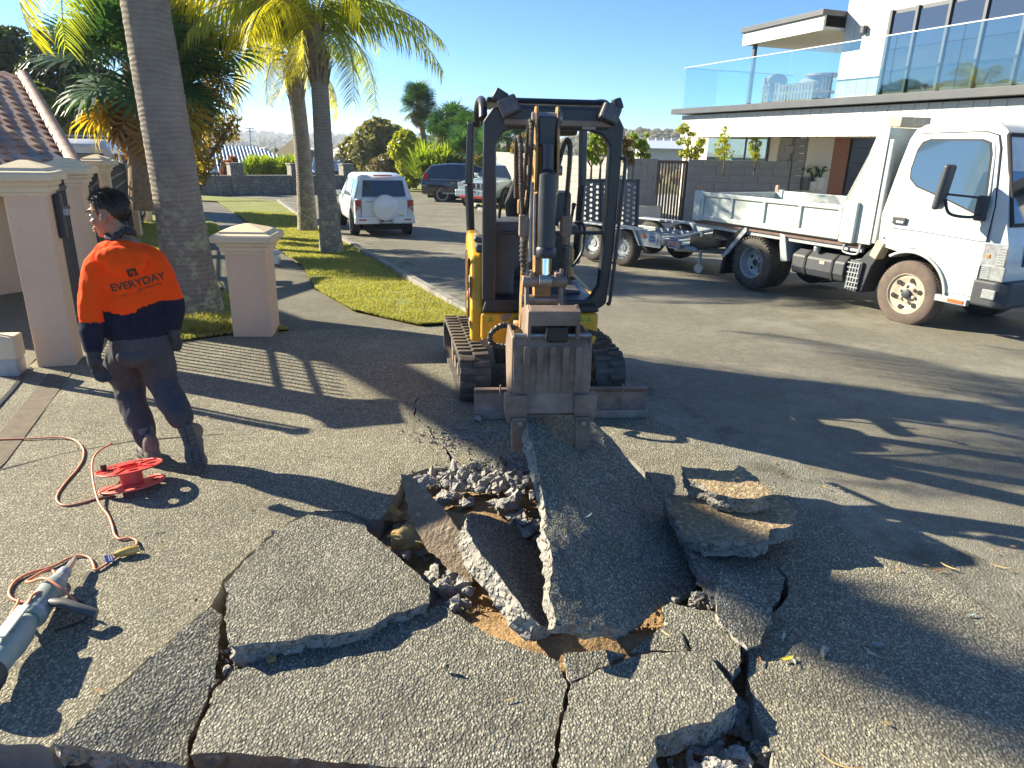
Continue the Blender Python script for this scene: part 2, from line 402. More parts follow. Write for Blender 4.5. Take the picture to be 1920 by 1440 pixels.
# roadway
road = [g.copy() for g in reversed(GUT)][:-1]+[k.copy() for k in reversed(KERB)]+[Vector((-13.5, 31.5)), Vector((-16, 30)), Vector((-17, 32)), Vector((-15, 35)), Vector((-10, 38.6)), Vector((-6.5, 39.6)), Vector((-2.5, 38.6)), Vector((3, 40)), Vector((3, 35.2)), Vector((-1.8, 33.5)), Vector((-1.7, 30.5)), Vector((-1.3, 27)), Vector((.2, 25.5)), Vector((2.0, 22.5)), Vector((5.2, 17.5)), Vector((8.5, 12)), Vector((12.5, 5)), Vector((15, -.6))]
sheet('road', road, m_asph, -.008, grid=.9, und=0)
# concrete channel between driveway and road, then kerb and channel along the verge
strip('channel', [g+Vector((.17, .07)) for g in GUT], .42, m_channel, -.002, step=.25)
strip('channel', [k+Vector((.24, .1)) for k in KERB], .44, m_channel, 0.0, step=.5)
def kerb(pts, name='kerb', h=.1, w=.14, joints=True):
    c = jag([p[:2] for p in pts], .9, 0, closed=False)
    root = tag(bpy.data.objects.new(name, None), kind='structure'); COL.objects.link(root)
    for i in range(len(c)-1):
        a, b = c[i], c[i+1]; d = (b-a); L = d.length; mb = MB()
        T = frame_T(((a.x+b.x)/2, (a.y+b.y)/2, (G(a.y)+G(b.y))/2), (d.x, d.y, G(b.y)-G(a.y)), (-d.y, d.x, 0))
        mb.prism([(-w/2, -.1), (w/2+.02, -.1), (w/2, h*.6), (w/2-.03, h), (-w/2, h)], -L/2+.006, L/2-.006, 'YZ', 0, T @ Matrix.Rotation(R(180), 4, 'Z'))
        mb.build('kerb_stone', m_kerb, root, bevel=.008)
kerb([k+Vector((-.06, -.02)) for k in KERB[::-1]])
# footpath in asphalt between fence and verge
PATH_R = [Vector((-1.0, 7.36)), Vector((-1.9, 8.1)), Vector((-2.75, 9.6)), Vector((-3.55, 11.8)), Vector((-4.9, 14.5)), Vector((-6.3, 17.8)), Vector((-8.9, 23)), Vector((-11.8, 28.5))]
PATH_L = [Vector((-2.3, 7.0)), Vector((-3.5, 8.6)), Vector((-4.8, 11)), Vector((-6.2, 14.2)), Vector((-7.6, 18.5)), Vector((-10.2, 23.5)), Vector((-13, 28.8))]
sheet('footpath', PATH_R+PATH_L[::-1], m_path, .0, grid=.8)
# verge
verge = PATH_R+[Vector((-9.6, 29.5)), Vector((-6.5, 22.2)), Vector((-4.0, 16.6)), Vector((-.62, 8.4)), Vector((-.28, 7.6))]
verge = [p.copy() for p in verge]
for p in verge[-5:-1]: p += Vector((-.12, -.04))
sheet('verge', verge, m_turf, .03, grid=.4, zf=lambda x, y: G(y)+.03*noise.noise(Vector((x, y, 0))))
# planted strip along the fence
bed = [Vector((-4.45, 7.1)), Vector((-3.9, 6.85)), Vector((-3.35, 6.35)), Vector((-2.85, 6.75)), Vector((-2.3, 7.0))]+PATH_L[1:]+[Vector((-15.4, 31)), Vector((-11.5, 22)), Vector((-8.9, 16.6)), Vector((-6.4, 11)), Vector((-4.6, 7.3))]
sheet('garden_strip', bed, m_turf, .02, grid=.5, zf=lambda x, y: G(y)+.03*noise.noise(Vector((x*2, y*2, 0))))
# dark asphalt yard inside the gate
yard = [Vector((-9, 4.0)), Vector((-6, 4.9)), Vector((-4.05, 5.5)), Vector((-4.6, 7.2)), Vector((-6.4, 11)), Vector((-8.9, 16.6)), Vector((-11.5, 22)), Vector((-15.4, 31)), Vector((-28, 31)), Vector((-28, 4))]
sheet('yard', yard, m_path, -.004, grid=1.5)
# far side: kerb island, grass berm in front of the black car and lawn before the stone wall
sheet('lawn', [Vector((-13.5, 31.5)), Vector((-9.6, 29.5)), Vector((-11.8, 28.5)), Vector((-13, 28.8)), Vector((-15.4, 31)), Vector((-28, 31)), Vector((-28, 42)), Vector((-8, 46)), Vector((8, 46)), Vector((3, 40)), Vector((-2.5, 38.6)), Vector((-6.5, 39.6)), Vector((-10, 38.6)), Vector((-15, 35)), Vector((-17, 32)), Vector((-16, 30))], m_turf, .05, grid=1.2)
def apron_z(x, y):
    # the pale drive rises from the channel to the house on the right
    base = Vector((2.0, 22.5)); d = Vector((.48, -.88)); n = Vector((.88, .48)); k = max(0, (Vector((x, y))-base).dot(n))
    return G(y)+min(.42, k*.13)+.0
sheet('concrete_drive', [Vector((2.0, 22.5)), Vector((5.2, 17.5)), Vector((8.5, 12)), Vector((12.5, 5)), Vector((30, 5)), Vector((30, 34)), Vector((4.2, 34)), Vector((2.2, 27))], m_conc, .012, grid=1., zf=apron_z)
sheet('berm', [Vector((-1.8, 33.5)), Vector((3, 35.2)), Vector((4.2, 34)), Vector((2.2, 27)), Vector((2.0, 22.5)), Vector((.2, 25.5)), Vector((-1.3, 27)), Vector((-1.7, 30.5))], m_turf, .07, grid=1.)
kerb([Vector((2.0, 22.5)), Vector((.2, 25.5)), Vector((-1.3, 27)), Vector((-1.7, 30.5)), Vector((-1.8, 33.5))][::-1])
# soil at the bottom of the pit
def build_soil():
    x0, x1, y0, y1, st = -2.6, 2.0, .7, 4.3, .03
    nx = int((x1-x0)/st); ny = int((y1-y0)/st); vs = []
    for j in range(ny+1):
        for i in range(nx+1):
            x = x0+i*st; y = y0+j*st
            z = -.125+.035*noise.fractal(Vector((x*3, y*3, 1)), 1., 2., 5)+.018*noise.noise(Vector((x*22, y*22, 2)))
            # heap of brown soil under the lifted slab
            d = math.hypot((x-.12)/.55, (y-2.42)/.28); z += .09*max(0, 1-d*d)
            d = math.hypot((x-.55)/.4, (y-2.35)/.2); z += .09*max(0, 1-d*d)
            d = math.hypot((x+.2)/.5, (y-3.4)/.4); z += .07*max(0, 1-d*d)
            if y < 1.75: z = min(z, -.12+(1.75-y)*-.1)
            vs.append((x, y, z))
    mb = MB(); n = nx+1
    mb.add(vs, [(j*n+i, j*n+i+1, (j+1)*n+i+1, (j+1)*n+i) for j in range(ny) for i in range(nx)])
    tag(mb.build('soil_bed', m_soil, smooth=50, recalc=False), kind='structure')
build_soil()
# ================================================================== broken concrete slabs
m_side = aggregate('broken_concrete', 48, [(0., (.2, .19, .165)), (.6, (.38, .355, .31)), (1., (.52, .5, .45))], (.36, .335, .29), .014, .3, 4., rough=.9, stretch=(1, 1, 1), cover=(.2, .45))
m_under = mat('slab_underside', (.34, .24, .13), .95, col2=(.2, .15, .09), vs=9, bump=.02, bs=60, spots=(.48, .38, .24), ss=40, spos=(.5, .6))
m_aggd = aggregate('exposed_aggregate_slab', 108, [(0., (.156, .151, .124)), (.3, (.227, .218, .178)), (.6, (.305, .288, .230)), (.9, (.390, .371, .293)), (1., (.572, .538, .425))], (.130, .123, .101), .0055, .3, 2.2, cover=(.44, .6), over=((.48, .47, .44), 2.4, .66, .82))
m_bank = mat('slab_earthy_face', (.25, .185, .125), .95, col2=(.14, .11, .08), vs=9, bump=.03, bs=38, spots=(.36, .31, .25), ss=22, spos=(.55, .68))
def plane3(a, b, c):
    """plane from three (pixel x, pixel y, height) samples"""
    A, B, C = (atz(*q) for q in (a, b, c)); n = (B-A).cross(C-A).normalized()
    if n.z < 0: n = -n
    return A, n
def slab(label, outline, pl, thick=.1, tops=None, group=None, name='concrete_slab', shrink=.994, rough=1., cat='concrete slab', warp=.006, flip=False, sm=None, pr=None):
    P, n = pl
    if flip: n = -n
    pts = [onplane(px, py, P, n) for px, py in outline]
    ux = Vector((1, 0, 0)); ux = (ux-n*ux.dot(n)).normalized(); uy = n.cross(ux).normalized()
    cen = sum(pts, Vector())/len(pts)
    p2 = [Vector(((p-cen).dot(ux), (p-cen).dot(uy)))*shrink for p in pts]
    # position-based noise keeps facing crack edges alike
    lp = []
    step = .022
    for i in range(len(p2)):
        a, b = p2[i], p2[(i+1) % len(p2)]; k = max(1, int((b-a).length/step))
        for j in range(k):
            q = a.lerp(b, j/k); w = cen+ux*q.x+uy*q.y
            v1 = noise.noise_vector(w*11)*.014+noise.noise_vector(w*40)*.009
            lp.append(q+Vector((v1.dot(ux), v1.dot(uy)))*rough)
    v, f = tri_fill(lp, (), .035)
    nl = len(lp); mb = MB(); vs = []; O = cen
    def W(q, d): return Vector((q.x*1., q.y*1., d))
    for i, q in enumerate(v):
        w = O+ux*q.x+uy*q.y; vs.append(Vector((q.x, q.y, warp*1.5*noise.noise(w*4)+.0035*noise.noise(w*26))))
    fs = []
    for t in f:
        a, b, c = (v[i] for i in t[:3]); fs.append(t if (b-a).cross(c-a) > 0 else t[::-1])
    # map boundary loop order back to vertex ids (cdt keeps input order first)
    mb.add(vs, fs, 0)
    rings = 5; c2 = sum(lp, Vector((0, 0)))/nl
    ring = [list(range(nl))]
    for j in range(1, rings+1):
        ids = []
        for i, q in enumerate(lp):
            w = O+ux*q.x+uy*q.y-n*(thick*j/rings); o2 = noise.noise_vector(w*26)*.02*rough+noise.noise_vector(w*65)*.011*rough
            q2 = q+(c2-q).normalized()*(.004+.012*j/rings)+Vector((o2.dot(ux), o2.dot(uy)))
            mb.v.append((q2.x, q2.y, -thick*j/rings*(1+.1*noise.noise(w*6)))); ids.append(len(mb.v)-1)
        ring.append(ids)
    ar = sum(lp[i].cross(lp[(i+1) % nl]) for i in range(nl))
    for j in range(rings):
        for i in range(nl):
            a, b = ring[j][i], ring[j][(i+1) % nl]; c, d = ring[j+1][(i+1) % nl], ring[j+1][i]
            mb.f.append((a, d, c, b) if ar > 0 else (a, b, c, d)); mb.m.append(1)
    base = [Vector(mb.v[i]).to_2d() for i in ring[-1]]
    b2, f2 = tri_fill(base, (), .05); k0 = len(mb.v)
    mb.add([(q.x, q.y, -thick+.008*noise.noise(Vector((q.x*20, q.y*20, 9)))) if i >= nl else mb.v[ring[-1][i]] for i, q in enumerate(b2)], [t[::-1] if (b2[t[1]]-b2[t[0]]).cross(b2[t[2]]-b2[t[0]]) > 0 else t for t in f2], 2)
    m3 = tops or [m_aggd, m_side, m_under]
    o = mb.build(name, m3, recalc=False)
    o.matrix_world = Matrix(((ux.x, uy.x, n.x, O.x), (ux.y, uy.y, n.y, O.y), (ux.z, uy.z, n.z, O.z), (0, 0, 0, 1)))
    return tag(o, label, cat, group)
# D, E, F, G: the slabs lying in front
slab('large pale slab left of the hole, raised at its near edge over a dark gap', [(425, 1092), (440, 1068), (503, 1011), (538, 984), (592, 957), (652, 962), (682, 985), (702, 1006), (760, 1055), (806, 1093), (806, 1130), (745, 1150), (682, 1180), (600, 1192), (520, 1206), (432, 1214), (422, 1160)], plane3((430, 1214, .075), (806, 1130, .045), (592, 957, .03)), .095)
slab('long dark slab at the bottom left corner, sloping away to the right', [(97, 1394), (182, 1320), (290, 1226), (398, 1137), (416, 1150), (412, 1200), (405, 1262), (380, 1325), (355, 1380), (346, 1432), (230, 1416)], plane3((97, 1394, .05), (400, 1140, .04), (355, 1415, -.035)), .1, tops=[m_aggd, m_side, m_bank])
slab('widest slab along the bottom edge, nearly level, with a brown broken front face', [(432, 1262), (500, 1235), (600, 1205), (684, 1184), (747, 1154), (808, 1137), (838, 1136), (850, 1152), (900, 1180), (950, 1203), (1020, 1225), (1050, 1242), (1063, 1280), (1055, 1330), (1045, 1385), (1036, 1456), (900, 1450), (700, 1436), (500, 1420), (356, 1412), (376, 1350), (400, 1300)], plane3((432, 1262, .0), (1050, 1242, .005), (700, 1420, .01)), .12, tops=[m_aggd, m_bank, m_bank])
slab('slab at bottom centre right with its far right end lifted over loose rubble', [(1070, 1284), (1110, 1262), (1165, 1240), (1200, 1225), (1330, 1222), (1348, 1250), (1370, 1280), (1382, 1303), (1378, 1322), (1330, 1350), (1280, 1362), (1225, 1385), (1232, 1410), (1205, 1440), (1195, 1475), (1042, 1475), (1050, 1390), (1058, 1340)], plane3((1070, 1284, .005), (1380, 1300, .075), (1195, 1450, .06)), .1)
slab('small wedge of slab between two cracks at the lip of the soil', [(1056, 1226), (1080, 1222), (1140, 1222), (1172, 1228), (1130, 1252), (1070, 1280), (1062, 1255)], plane3((1056, 1226, .02), (1172, 1228, .0), (1070, 1280, .01)), .08)
slab('flat piece with a deep slot in its middle, between the soil and the leaning piece', [(1176, 1226), (1200, 1208), (1235, 1180), (1250, 1172), (1243, 1140), (1258, 1128), (1300, 1140), (1340, 1148), (1350, 1175), (1388, 1208), (1385, 1240), (1372, 1268), (1340, 1238), (1330, 1220), (1292, 1224), (1290, 1190), (1281, 1184), (1280, 1200), (1284, 1222), (1200, 1222)], plane3((1180, 1226, .0), (1250, 1140, .02), (1385, 1230, .03)), .09)
slab('kite shaped piece tilted up beside the big leaning slab', [(1350, 1068), (1372, 1078), (1395, 1085), (1430, 1110), (1447, 1135), (1447, 1165), (1430, 1185), (1420, 1208), (1402, 1216), (1375, 1190), (1358, 1172), (1343, 1150), (1346, 1115)], plane3((1350, 1068, .12), (1447, 1150, .07), (1402, 1216, .04)), .08)
slab('slab under the flipped stack with a pale broken left edge', [(1208, 880), (1228, 905), (1262, 933), (1302, 957), (1400, 1018), (1433, 1044), (1474, 1085), (1466, 1108), (1447, 1132), (1400, 1100), (1350, 1112), (1312, 1060), (1278, 1005), (1245, 948), (1222, 915)], plane3((1208, 880, .0), (1474, 1085, .01), (1350, 1112, .03)), .1)
m_stk = [m_under, m_side, m_aggd]
slab('lower of the two flipped slabs, brown soil still on its upturned underside', [(1243, 932), (1275, 934), (1300, 926), (1360, 925), (1440, 925), (1475, 938), (1491, 958), (1492, 982), (1470, 993), (1447, 992), (1440, 1012), (1415, 1020), (1370, 1016), (1320, 1018), (1285, 1000), (1262, 970)], plane3((1243, 932, .11), (1492, 960, .16), (1320, 1018, .12)), .085, tops=m_stk)
slab('upper of the two flipped slabs, small and thick with a rough pale edge', [(1278, 872), (1300, 874), (1345, 880), (1372, 882), (1385, 872), (1395, 876), (1420, 898), (1448, 928), (1425, 935), (1385, 936), (1345, 930), (1318, 912), (1288, 895)], plane3((1278, 872, .27), (1448, 928, .27), (1345, 930, .24)), .1, tops=m_stk, warp=.01)
# A: the long slab lifted by the bucket
plA = plane3((1045, 1168, .19), (1312, 1090, -.11), (985, 788, .43))
slab('longest dark slab, levered up by the bucket teeth and leaning towards the camera', [(984, 786), (1020, 780), (1092, 778), (1125, 800), (1170, 852), (1200, 885), (1226, 920), (1248, 955), (1272, 1002), (1295, 1050), (1312, 1088), (1308, 1108), (1292, 1122), (1262, 1128), (1240, 1138), (1222, 1150), (1205, 1170), (1180, 1186), (1150, 1178), (1120, 1184), (1080, 1168), (1042, 1168), (1037, 1120), (1034, 1050), (1022, 990), (1024, 950), (1012, 905), (1000, 850)], plA, .075, warp=.016)
# B, C: the tilted pieces left of it
slab('dark slab tilted to the right, its pale ragged left edge uppermost', [(872, 992), (876, 965), (902, 962), (940, 976), (970, 988), (993, 1014), (1018, 1045), (1036, 1082), (1040, 1110), (1036, 1158), (1046, 1180), (1015, 1170), (985, 1144), (948, 1098), (918, 1060), (888, 1018)], plane3((872, 992, .24), (1015, 1165, .08), (1036, 1082, -.07)), .095)
slab('narrow slab standing on edge with its brown underside turned to the camera', [(751, 890), (772, 892), (800, 925), (835, 955), (862, 1000), (880, 1045), (888, 1090), (868, 1092), (842, 1072), (802, 1028), (776, 985), (757, 935)], plane3((751, 890, .22), (885, 1090, -.05), (776, 990, .05)), .07, tops=[m_bank, m_side, m_aggd])

# ------------------------------------------------------------------ rubble
def chunk_mesh(r, seed, sx=1., sy=1., sz=.7, sub=2, rough=1., fl=3):
    rnd = random.Random(seed); bm = bmesh.new()
    for i in range(11):
        v = Vector((rnd.gauss(0, 1), rnd.gauss(0, 1), rnd.gauss(0, 1))).normalized()*rnd.uniform(.78, 1.05)
        bm.verts.new((v.x*r*sx, v.y*r*sy, v.z*r*sz))
    h = bmesh.ops.convex_hull(bm, input=bm.verts)
    bmesh.ops.delete(bm, geom=[g for g in h['geom_interior'] if isinstance(g, bmesh.types.BMVert)], context='VERTS')
    bmesh.ops.triangulate(bm, faces=bm.faces)
    for k in range(sub): bmesh.ops.subdivide_edges(bm, edges=bm.edges, cuts=1, use_grid_fill=True)
    bm.normal_update(); of = Vector((seed*1.7, seed*.3, 0))
    for v in bm.verts: v.co += v.normal*r*rough*(.16*noise.noise(v.co*2.2/r+of)+.1*noise.noise(v.co*6/r+of)+.05*noise.noise(v.co*15/r+of))
    bmesh.ops.recalc_face_normals(bm, faces=bm.faces)
    me = bpy.data.meshes.new('chunk'); bm.to_mesh(me); bm.free(); me.shade_smooth(); me.set_sharp_from_angle(angle=R(38)); return me
m_chunk = aggregate('rubble_concrete', 70, [(0., (.28, .27, .25)), (.5, (.42, .4, .37)), (1., (.58, .56, .52))], (.4, .38, .35), .01, .35, 6., rough=.9, stretch=(1, 1, 1), cover=(.2, .45))
m_ochre = mat('ochre_rock', (.42, .27, .1), .9, col2=(.22, .15, .075), vs=9, bump=.012, bs=35)
def chunk(px, py, z, r, label, seed, m=None, group=None, s=(1, 1, .7), rot=(0, 0, 0), name='rubble_chunk', rough=1., mesh=None, cat='rubble'):
    me = mesh or chunk_mesh(r, seed, *s, sub=3 if r > .045 else 2, rough=rough)
    if not me.materials: me.materials.append(m or m_chunk)
    o = bpy.data.objects.new(name, me); COL.objects.link(o); o.location = atz(px, py, z); o.rotation_euler = rot
    return tag(o, label, cat, group)
chunk(935, 868, .035, .06, 'angular block with pebbled top standing alone behind the rubble', 3, m=m_aggd, s=(1.05, .8, .95), rot=(.3, .2, .6))
chunk(895, 786, .02, .035, 'small crumbly lump against the dozer blade', 5, s=(1.1, 1, .8))
chunk(768, 1002, .0, .15, 'ochre rock half lit beneath the standing slab', 8, m=m_ochre, s=(1.15, .75, .55), rot=(0, .1, .3))
chunk(735, 965, -.05, .12, 'dark ochre rock wedged behind the large pale slab', 18, m=m_ochre, s=(.9, .8, .6))
chunk(798, 905, .0, .085, 'rounded grey chunk at the back left rim of the hole', 11, s=(1.2, .9, .6))
chunk(838, 935, -.02, .09, 'grey chunk between the standing slab and the small debris', 12, s=(.9, 1.1, .7))
chunk(942, 948, .0, .1, 'biggest grey boulder of rubble near the lifted slab', 13, s=(1.05, .85, .65))
chunk(875, 945, -.03, .06, 'fist sized lump in front of the grey chunk', 14)
chunk(972, 962, -.03, .05, 'round lump touching the biggest boulder', 15)
chunk(912, 985, -.03, .055, 'lump above the top edge of the tilted dark slab', 16)
chunk(1000, 925, -.05, .09, 'brown block half hidden by the lifted slab', 17, m=m_ochre, s=(1, .8, .5))
chunk(838, 1252, .03, .02, 'little dark stone lying on the widest slab', 21, m=m_aggd, s=(1, .8, .9))
chunk(1545, 1222, .02, .026, 'pale pointed stone in the sun right of the cracks', 22, s=(.8, 1.1, 1.1))
chunk(1648, 1208, .01, .022, 'flat white stone in the shadow on the right', 23, s=(1.3, .9, .5))
chunk(1430, 1408, -.02, .05, 'dark rounded stone at the bottom right trench', 24, m=m_aggd, s=(1, .9, .9))
chunk(1385, 1412, -.02, .038, 'tan stone beside the dark rounded one', 25, s=(1, .9, .8))
chunk(1350, 1446, -.03, .085, 'broad pale lump cut off by the bottom edge', 26, s=(1.5, .9, .6))
chunk(1298, 1436, -.05, .035, 'small pale lump left of the broad one', 27)
chunk(507, 1238, .0, .03, 'brown stone in the gap below the large pale slab', 28, m=m_ochre, s=(1, .7, .9))
chunk(398, 1285, -.02, .035, 'wedge shaped shard in the crack between two slabs', 29, m=m_aggd, s=(.7, 1.1, .7))
chunk(428, 1258, -.02, .028, 'grey shard at the top of the left crack', 30)
chunk(515, 1000, .015, .03, 'thin flake standing at the edge of the large pale slab', 31, s=(1.2, .5, .8))
chunk(487, 1030, .01, .022, 'crumb row lump on the left rim of the large pale slab', 32)
chunk(1415, 1300, -.05, .05, 'bluish chunk in the right hand crack', 33, s=(.8, 1.3, .6))
chunk(1395, 1345, -.08, .09, 'large shaded chunk sunk in the trench at the right', 34, s=(1., 1.2, .6))
rnd = random.Random(5)
proto = [chunk_mesh(.03, 100+i, rnd.uniform(.8, 1.2), rnd.uniform(.7, 1.1), rnd.uniform(.5, .8), 1) for i in range(8)]
for me in proto: me.materials.append(m_chunk)
def scatter_px(poly, n, zr, rr, label, group):
    xs = [p[0] for p in poly]; ys = [p[1] for p in poly]; k = 0
    while k < n:
        px, py = rnd.uniform(min(xs), max(xs)), rnd.uniform(min(ys), max(ys))
        if not inside((px, py), poly): continue
        me = rnd.choice(proto); s = rnd.uniform(*rr)/.03
        o = bpy.data.objects.new('rubble_chunk', me); COL.objects.link(o); o.location = atz(px, py, rnd.uniform(*zr)); o.rotation_euler = [rnd.uniform(0, 6) for _ in range(3)]; o.scale = (s, s, s)
        tag(o, label, 'rubble', group); k += 1
scatter_px([(800, 885), (860, 872), (990, 875), (1005, 905), (990, 960), (930, 925), (870, 920), (820, 905)], 95, (-.02, .05), (.018, .055), 'fist sized grey lump in the heap of debris behind the tilted slabs', 'grey lumps heaped behind the tilted slabs')
scatter_px([(700, 965), (745, 950), (800, 1010), (862, 1085), (812, 1095), (760, 1050)], 24, (-.13, -.05), (.02, .055), 'shaded lump in the hollow between the pale slab and the standing slab', 'shaded lumps under the standing slab')
scatter_px([(880, 960), (1010, 960), (1025, 1050), (985, 1010), (930, 970)], 34, (-.12, -.02), (.018, .055), 'lump in the shaded hollow right of the tilted dark slab', 'lumps in the shaded hollow beside the lifted slab')
scatter_px([(806, 1075), (860, 1085), (900, 1120), (860, 1150), (810, 1140)], 34, (-.1, -.01), (.016, .05), 'lump in the dark gap at the right tip of the pale slab', 'lumps in the gap beside the pale slab')
scatter_px([(400, 1270), (430, 1240), (620, 1200), (620, 1212), (500, 1240), (400, 1330)], 16, (-.06, -.01), (.008, .02), 'small stone caught in the crack under the pale slab', 'small stones caught in the left cracks')
scatter_px([(1230, 1420), (1385, 1330), (1440, 1400), (1450, 1440), (1240, 1445)], 30, (-.12, -.03), (.014, .05), 'loose stone in the trench at the bottom right', 'loose stones in the bottom right trench')
scatter_px([(1245, 1120), (1340, 1110), (1350, 1150), (1260, 1150)], 12, (-.06, .02), (.01, .026), 'stone in the gap below the tip of the lifted slab', 'stones under the tip of the lifted slab')
scatter_px([(860, 770), (960, 800), (980, 860), (880, 880), (830, 830)], 16, (.0, .006), (.006, .018), 'loose bit of concrete lying behind the rubble by the crack', 'loose bits behind the rubble by the crack')
for i, (px, py, z, r, sd, s3, lab) in enumerate([(905, 905, .02, .06, 201, (1.2, 1, .7), 'pale chunk in the middle of the debris heap'), (860, 898, .02, .045, 202, (1, 1, .8), 'pale lump at the crack end of the debris heap'), (965, 905, .03, .05, 203, (1.1, .8, .8), 'pale lump in the heap close to the lifted slab'), (930, 890, .03, .04, 204, (1, 1, .7), 'small pale lump topping the heap'), (1000, 985, -.03, .055, 205, (1, .8, .7), 'grey lump pinched against the left edge of the lifted slab'), (830, 1105, -.03, .06, 206, (1.1, .8, .7), 'grey lump in the gap at the tip of the pale slab'), (850, 1075, -.06, .05, 207, (1, 1, .7), 'shaded lump below the standing slab'), (815, 1070, -.05, .045, 208, (.9, 1, .7), 'lump wedged between the pale slab and the standing slab'), (1310, 1120, -.03, .045, 209, (1, .8, .7), 'lump under the right tip of the lifted slab'), (1320, 1405, -.06, .06, 210, (1.2, .9, .7), 'pale lump beside the lifted edge of the bottom slab'), (870, 1130, -.04, .035, 211, (1, 1, .7), 'small lump at the top of the brown soil')]): chunk(px, py, z, r, lab, sd, s=s3)
# fine gravel and soil crumbs: nobody could count them
def crumbs(name, spots, n, rr, m, zoff, seed, lab):
    r2 = random.Random(seed); mb = MB()
    base = [(1, 0, 0), (-1, 0, 0), (0, 1, 0), (0, -1, 0), (0, 0, 1), (0, 0, -1)]
    fcs = [(0, 2, 4), (2, 1, 4), (1, 3, 4), (3, 0, 4), (2, 0, 5), (1, 2, 5), (3, 1, 5), (0, 3, 5)]
    tot = sum(s[3] for s in spots)
    for i in range(n):
        u = r2.uniform(0, tot); k = 0
        while u > spots[k][3]: u -= spots[k][3]; k += 1
        x, y, sp, _, z = spots[k]; a = r2.uniform(0, 6.28); d = abs(r2.gauss(0, 1))*sp
        r = r2.uniform(*rr)*(.6+.6*r2.random()); X, Y = x+math.cos(a)*d, y+math.sin(a)*d*.6
        e = Euler((r2.uniform(0, 6), r2.uniform(0, 6), r2.uniform(0, 6))).to_matrix()
        sc = [r2.uniform(.6, 1.2) for _ in range(6)]
        Z = z if z is not None else zoff
        mb.add([Vector((X, Y, Z+r2.uniform(0, .5)*r+zoff))+e @ (Vector(b)*r*sc[j]) for j, b in enumerate(base)], fcs)
    o = mb.build(name, m, recalc=False); tag(o, lab, None, None, 'stuff'); return o
g0 = [gp(*p) for p in [(900, 895), (960, 880), (860, 900), (940, 1000), (830, 1110), (1300, 1140), (1340, 1400), (880, 820), (480, 1225), (1420, 1200), (1000, 900), (600, 1200)]]
crumbs('gravel', [(p.x, p.y, s, w, z) for p, (s, w, z) in zip(g0, [(.16, 3, .0), (.14, 3, .01), (.1, 2, -.01), (.15, 2, -.1), (.1, 2, -.09), (.08, 1, -.05), (.16, 2, -.12), (.22, 1.6, .003), (.09, 1, -.03), (.1, .7, -.03), (.1, 1, .0), (.1, .4, -.02)])], 9000, (.003, .013), m_chunk, 0, 1, 'grey grit and gravel around the broken slabs')
g1 = [gp(*p) for p in [(930, 1150), (980, 1190), (1030, 1210), (1150, 1200), (1220, 1175), (900, 1120), (1010, 940), (1350, 940)]]
crumbs('soil_crumbs', [(g1[0].x, g1[0].y, .09, 3, -.075), (g1[1].x, g1[1].y, .08, 3, -.07), (g1[2].x, g1[2].y, .07, 3, -.07), (g1[3].x, g1[3].y, .09, 3, -.08), (g1[4].x, g1[4].y, .07, 3, -.06), (g1[5].x, g1[5].y, .08, 2, -.09), (g1[6].x, g1[6].y, .1, 2, -.05)], 9000, (.003, .012), m_soil, 0, 2, 'crumbly orange brown soil under the slabs')
# little stones on the sunny driveway
pts = [gp(*p) for p in [(650, 905), (1500, 1300), (1650, 1330), (1600, 1150), (1800, 1100), (500, 1320), (700, 1300), (1560, 1400), (300, 1000), (1750, 1250)]]
crumbs('scattered_grit', [(p.x, p.y, .25, 1, .002) for p in pts], 260, (.002, .0055), m_chunk, .0, 4, 'stray grit scattered over the driveway')
# ================================================================== mini excavator
m_yel = mat('digger_yellow', (.78, .42, .03), .42, col2=(.66, .34, .03), vs=5, spots=(.2, .13, .08), ss=9, spos=(.66, .7), rvar=.2)
m_yeld = mat('digger_yellow_worn', (.52, .27, .07), .5, col2=(.32, .18, .08), vs=9, spots=(.1, .07, .05), ss=14, spos=(.54, .62), rvar=.2)
m_blk = mat('digger_black_paint', (.022, .024, .03), .38, col2=(.04, .042, .05), vs=5, spots=(.12, .11, .1), ss=10, spos=(.66, .78), rvar=.2)
m_rub = mat('rubber', (.03, .03, .03), .8, col2=(.06, .055, .048), vs=10, bump=.003, bs=60)
m_rubd = mat('dusty_rubber', (.13, .115, .095), .9, col2=(.06, .055, .05), vs=8, bump=.004, bs=60)
m_rust = mat('worn_steel', (.34, .25, .195), .62, .3, col2=(.15, .105, .08), vs=5, bump=.004, bs=40, spots=(.3, .27, .24), ss=13, spos=(.58, .74), rvar=.3)
m_steel = mat('bare_steel', (.42, .4, .38), .42, .7, col2=(.25, .22, .2), vs=9, bump=.002, bs=60)
m_chrome = mat('chrome', (.75, .75, .76), .12, 1)
m_grey = mat('dark_grey_plastic', (.055, .06, .068), .55, col2=(.09, .09, .09), vs=7)
m_seat = mat('seat_vinyl', (.02, .021, .024), .5)
m_hose = mat('hydraulic_hose', (.035, .03, .027), .5, col2=(.1, .08, .06), vs=20)
m_white = mat('white_print', (.62, .62, .6), .5)
m_redp = mat('red_print', (.5, .03, .02), .5)
m_blackp = mat('black_print', (.015, .015, .015), .5)
m_yelp = mat('yellow_print', (.65, .55, .05), .5)
m_lens = mat('work_light_lens', (.16, .13, .12), .25, col2=(.08, .07, .07), vs=20)
EX = thing('mini_excavator', 'yellow and black mini excavator on rubber tracks with canopy, lifting broken concrete', 'excavator', (.36, 5.0, 0), R(5.5))
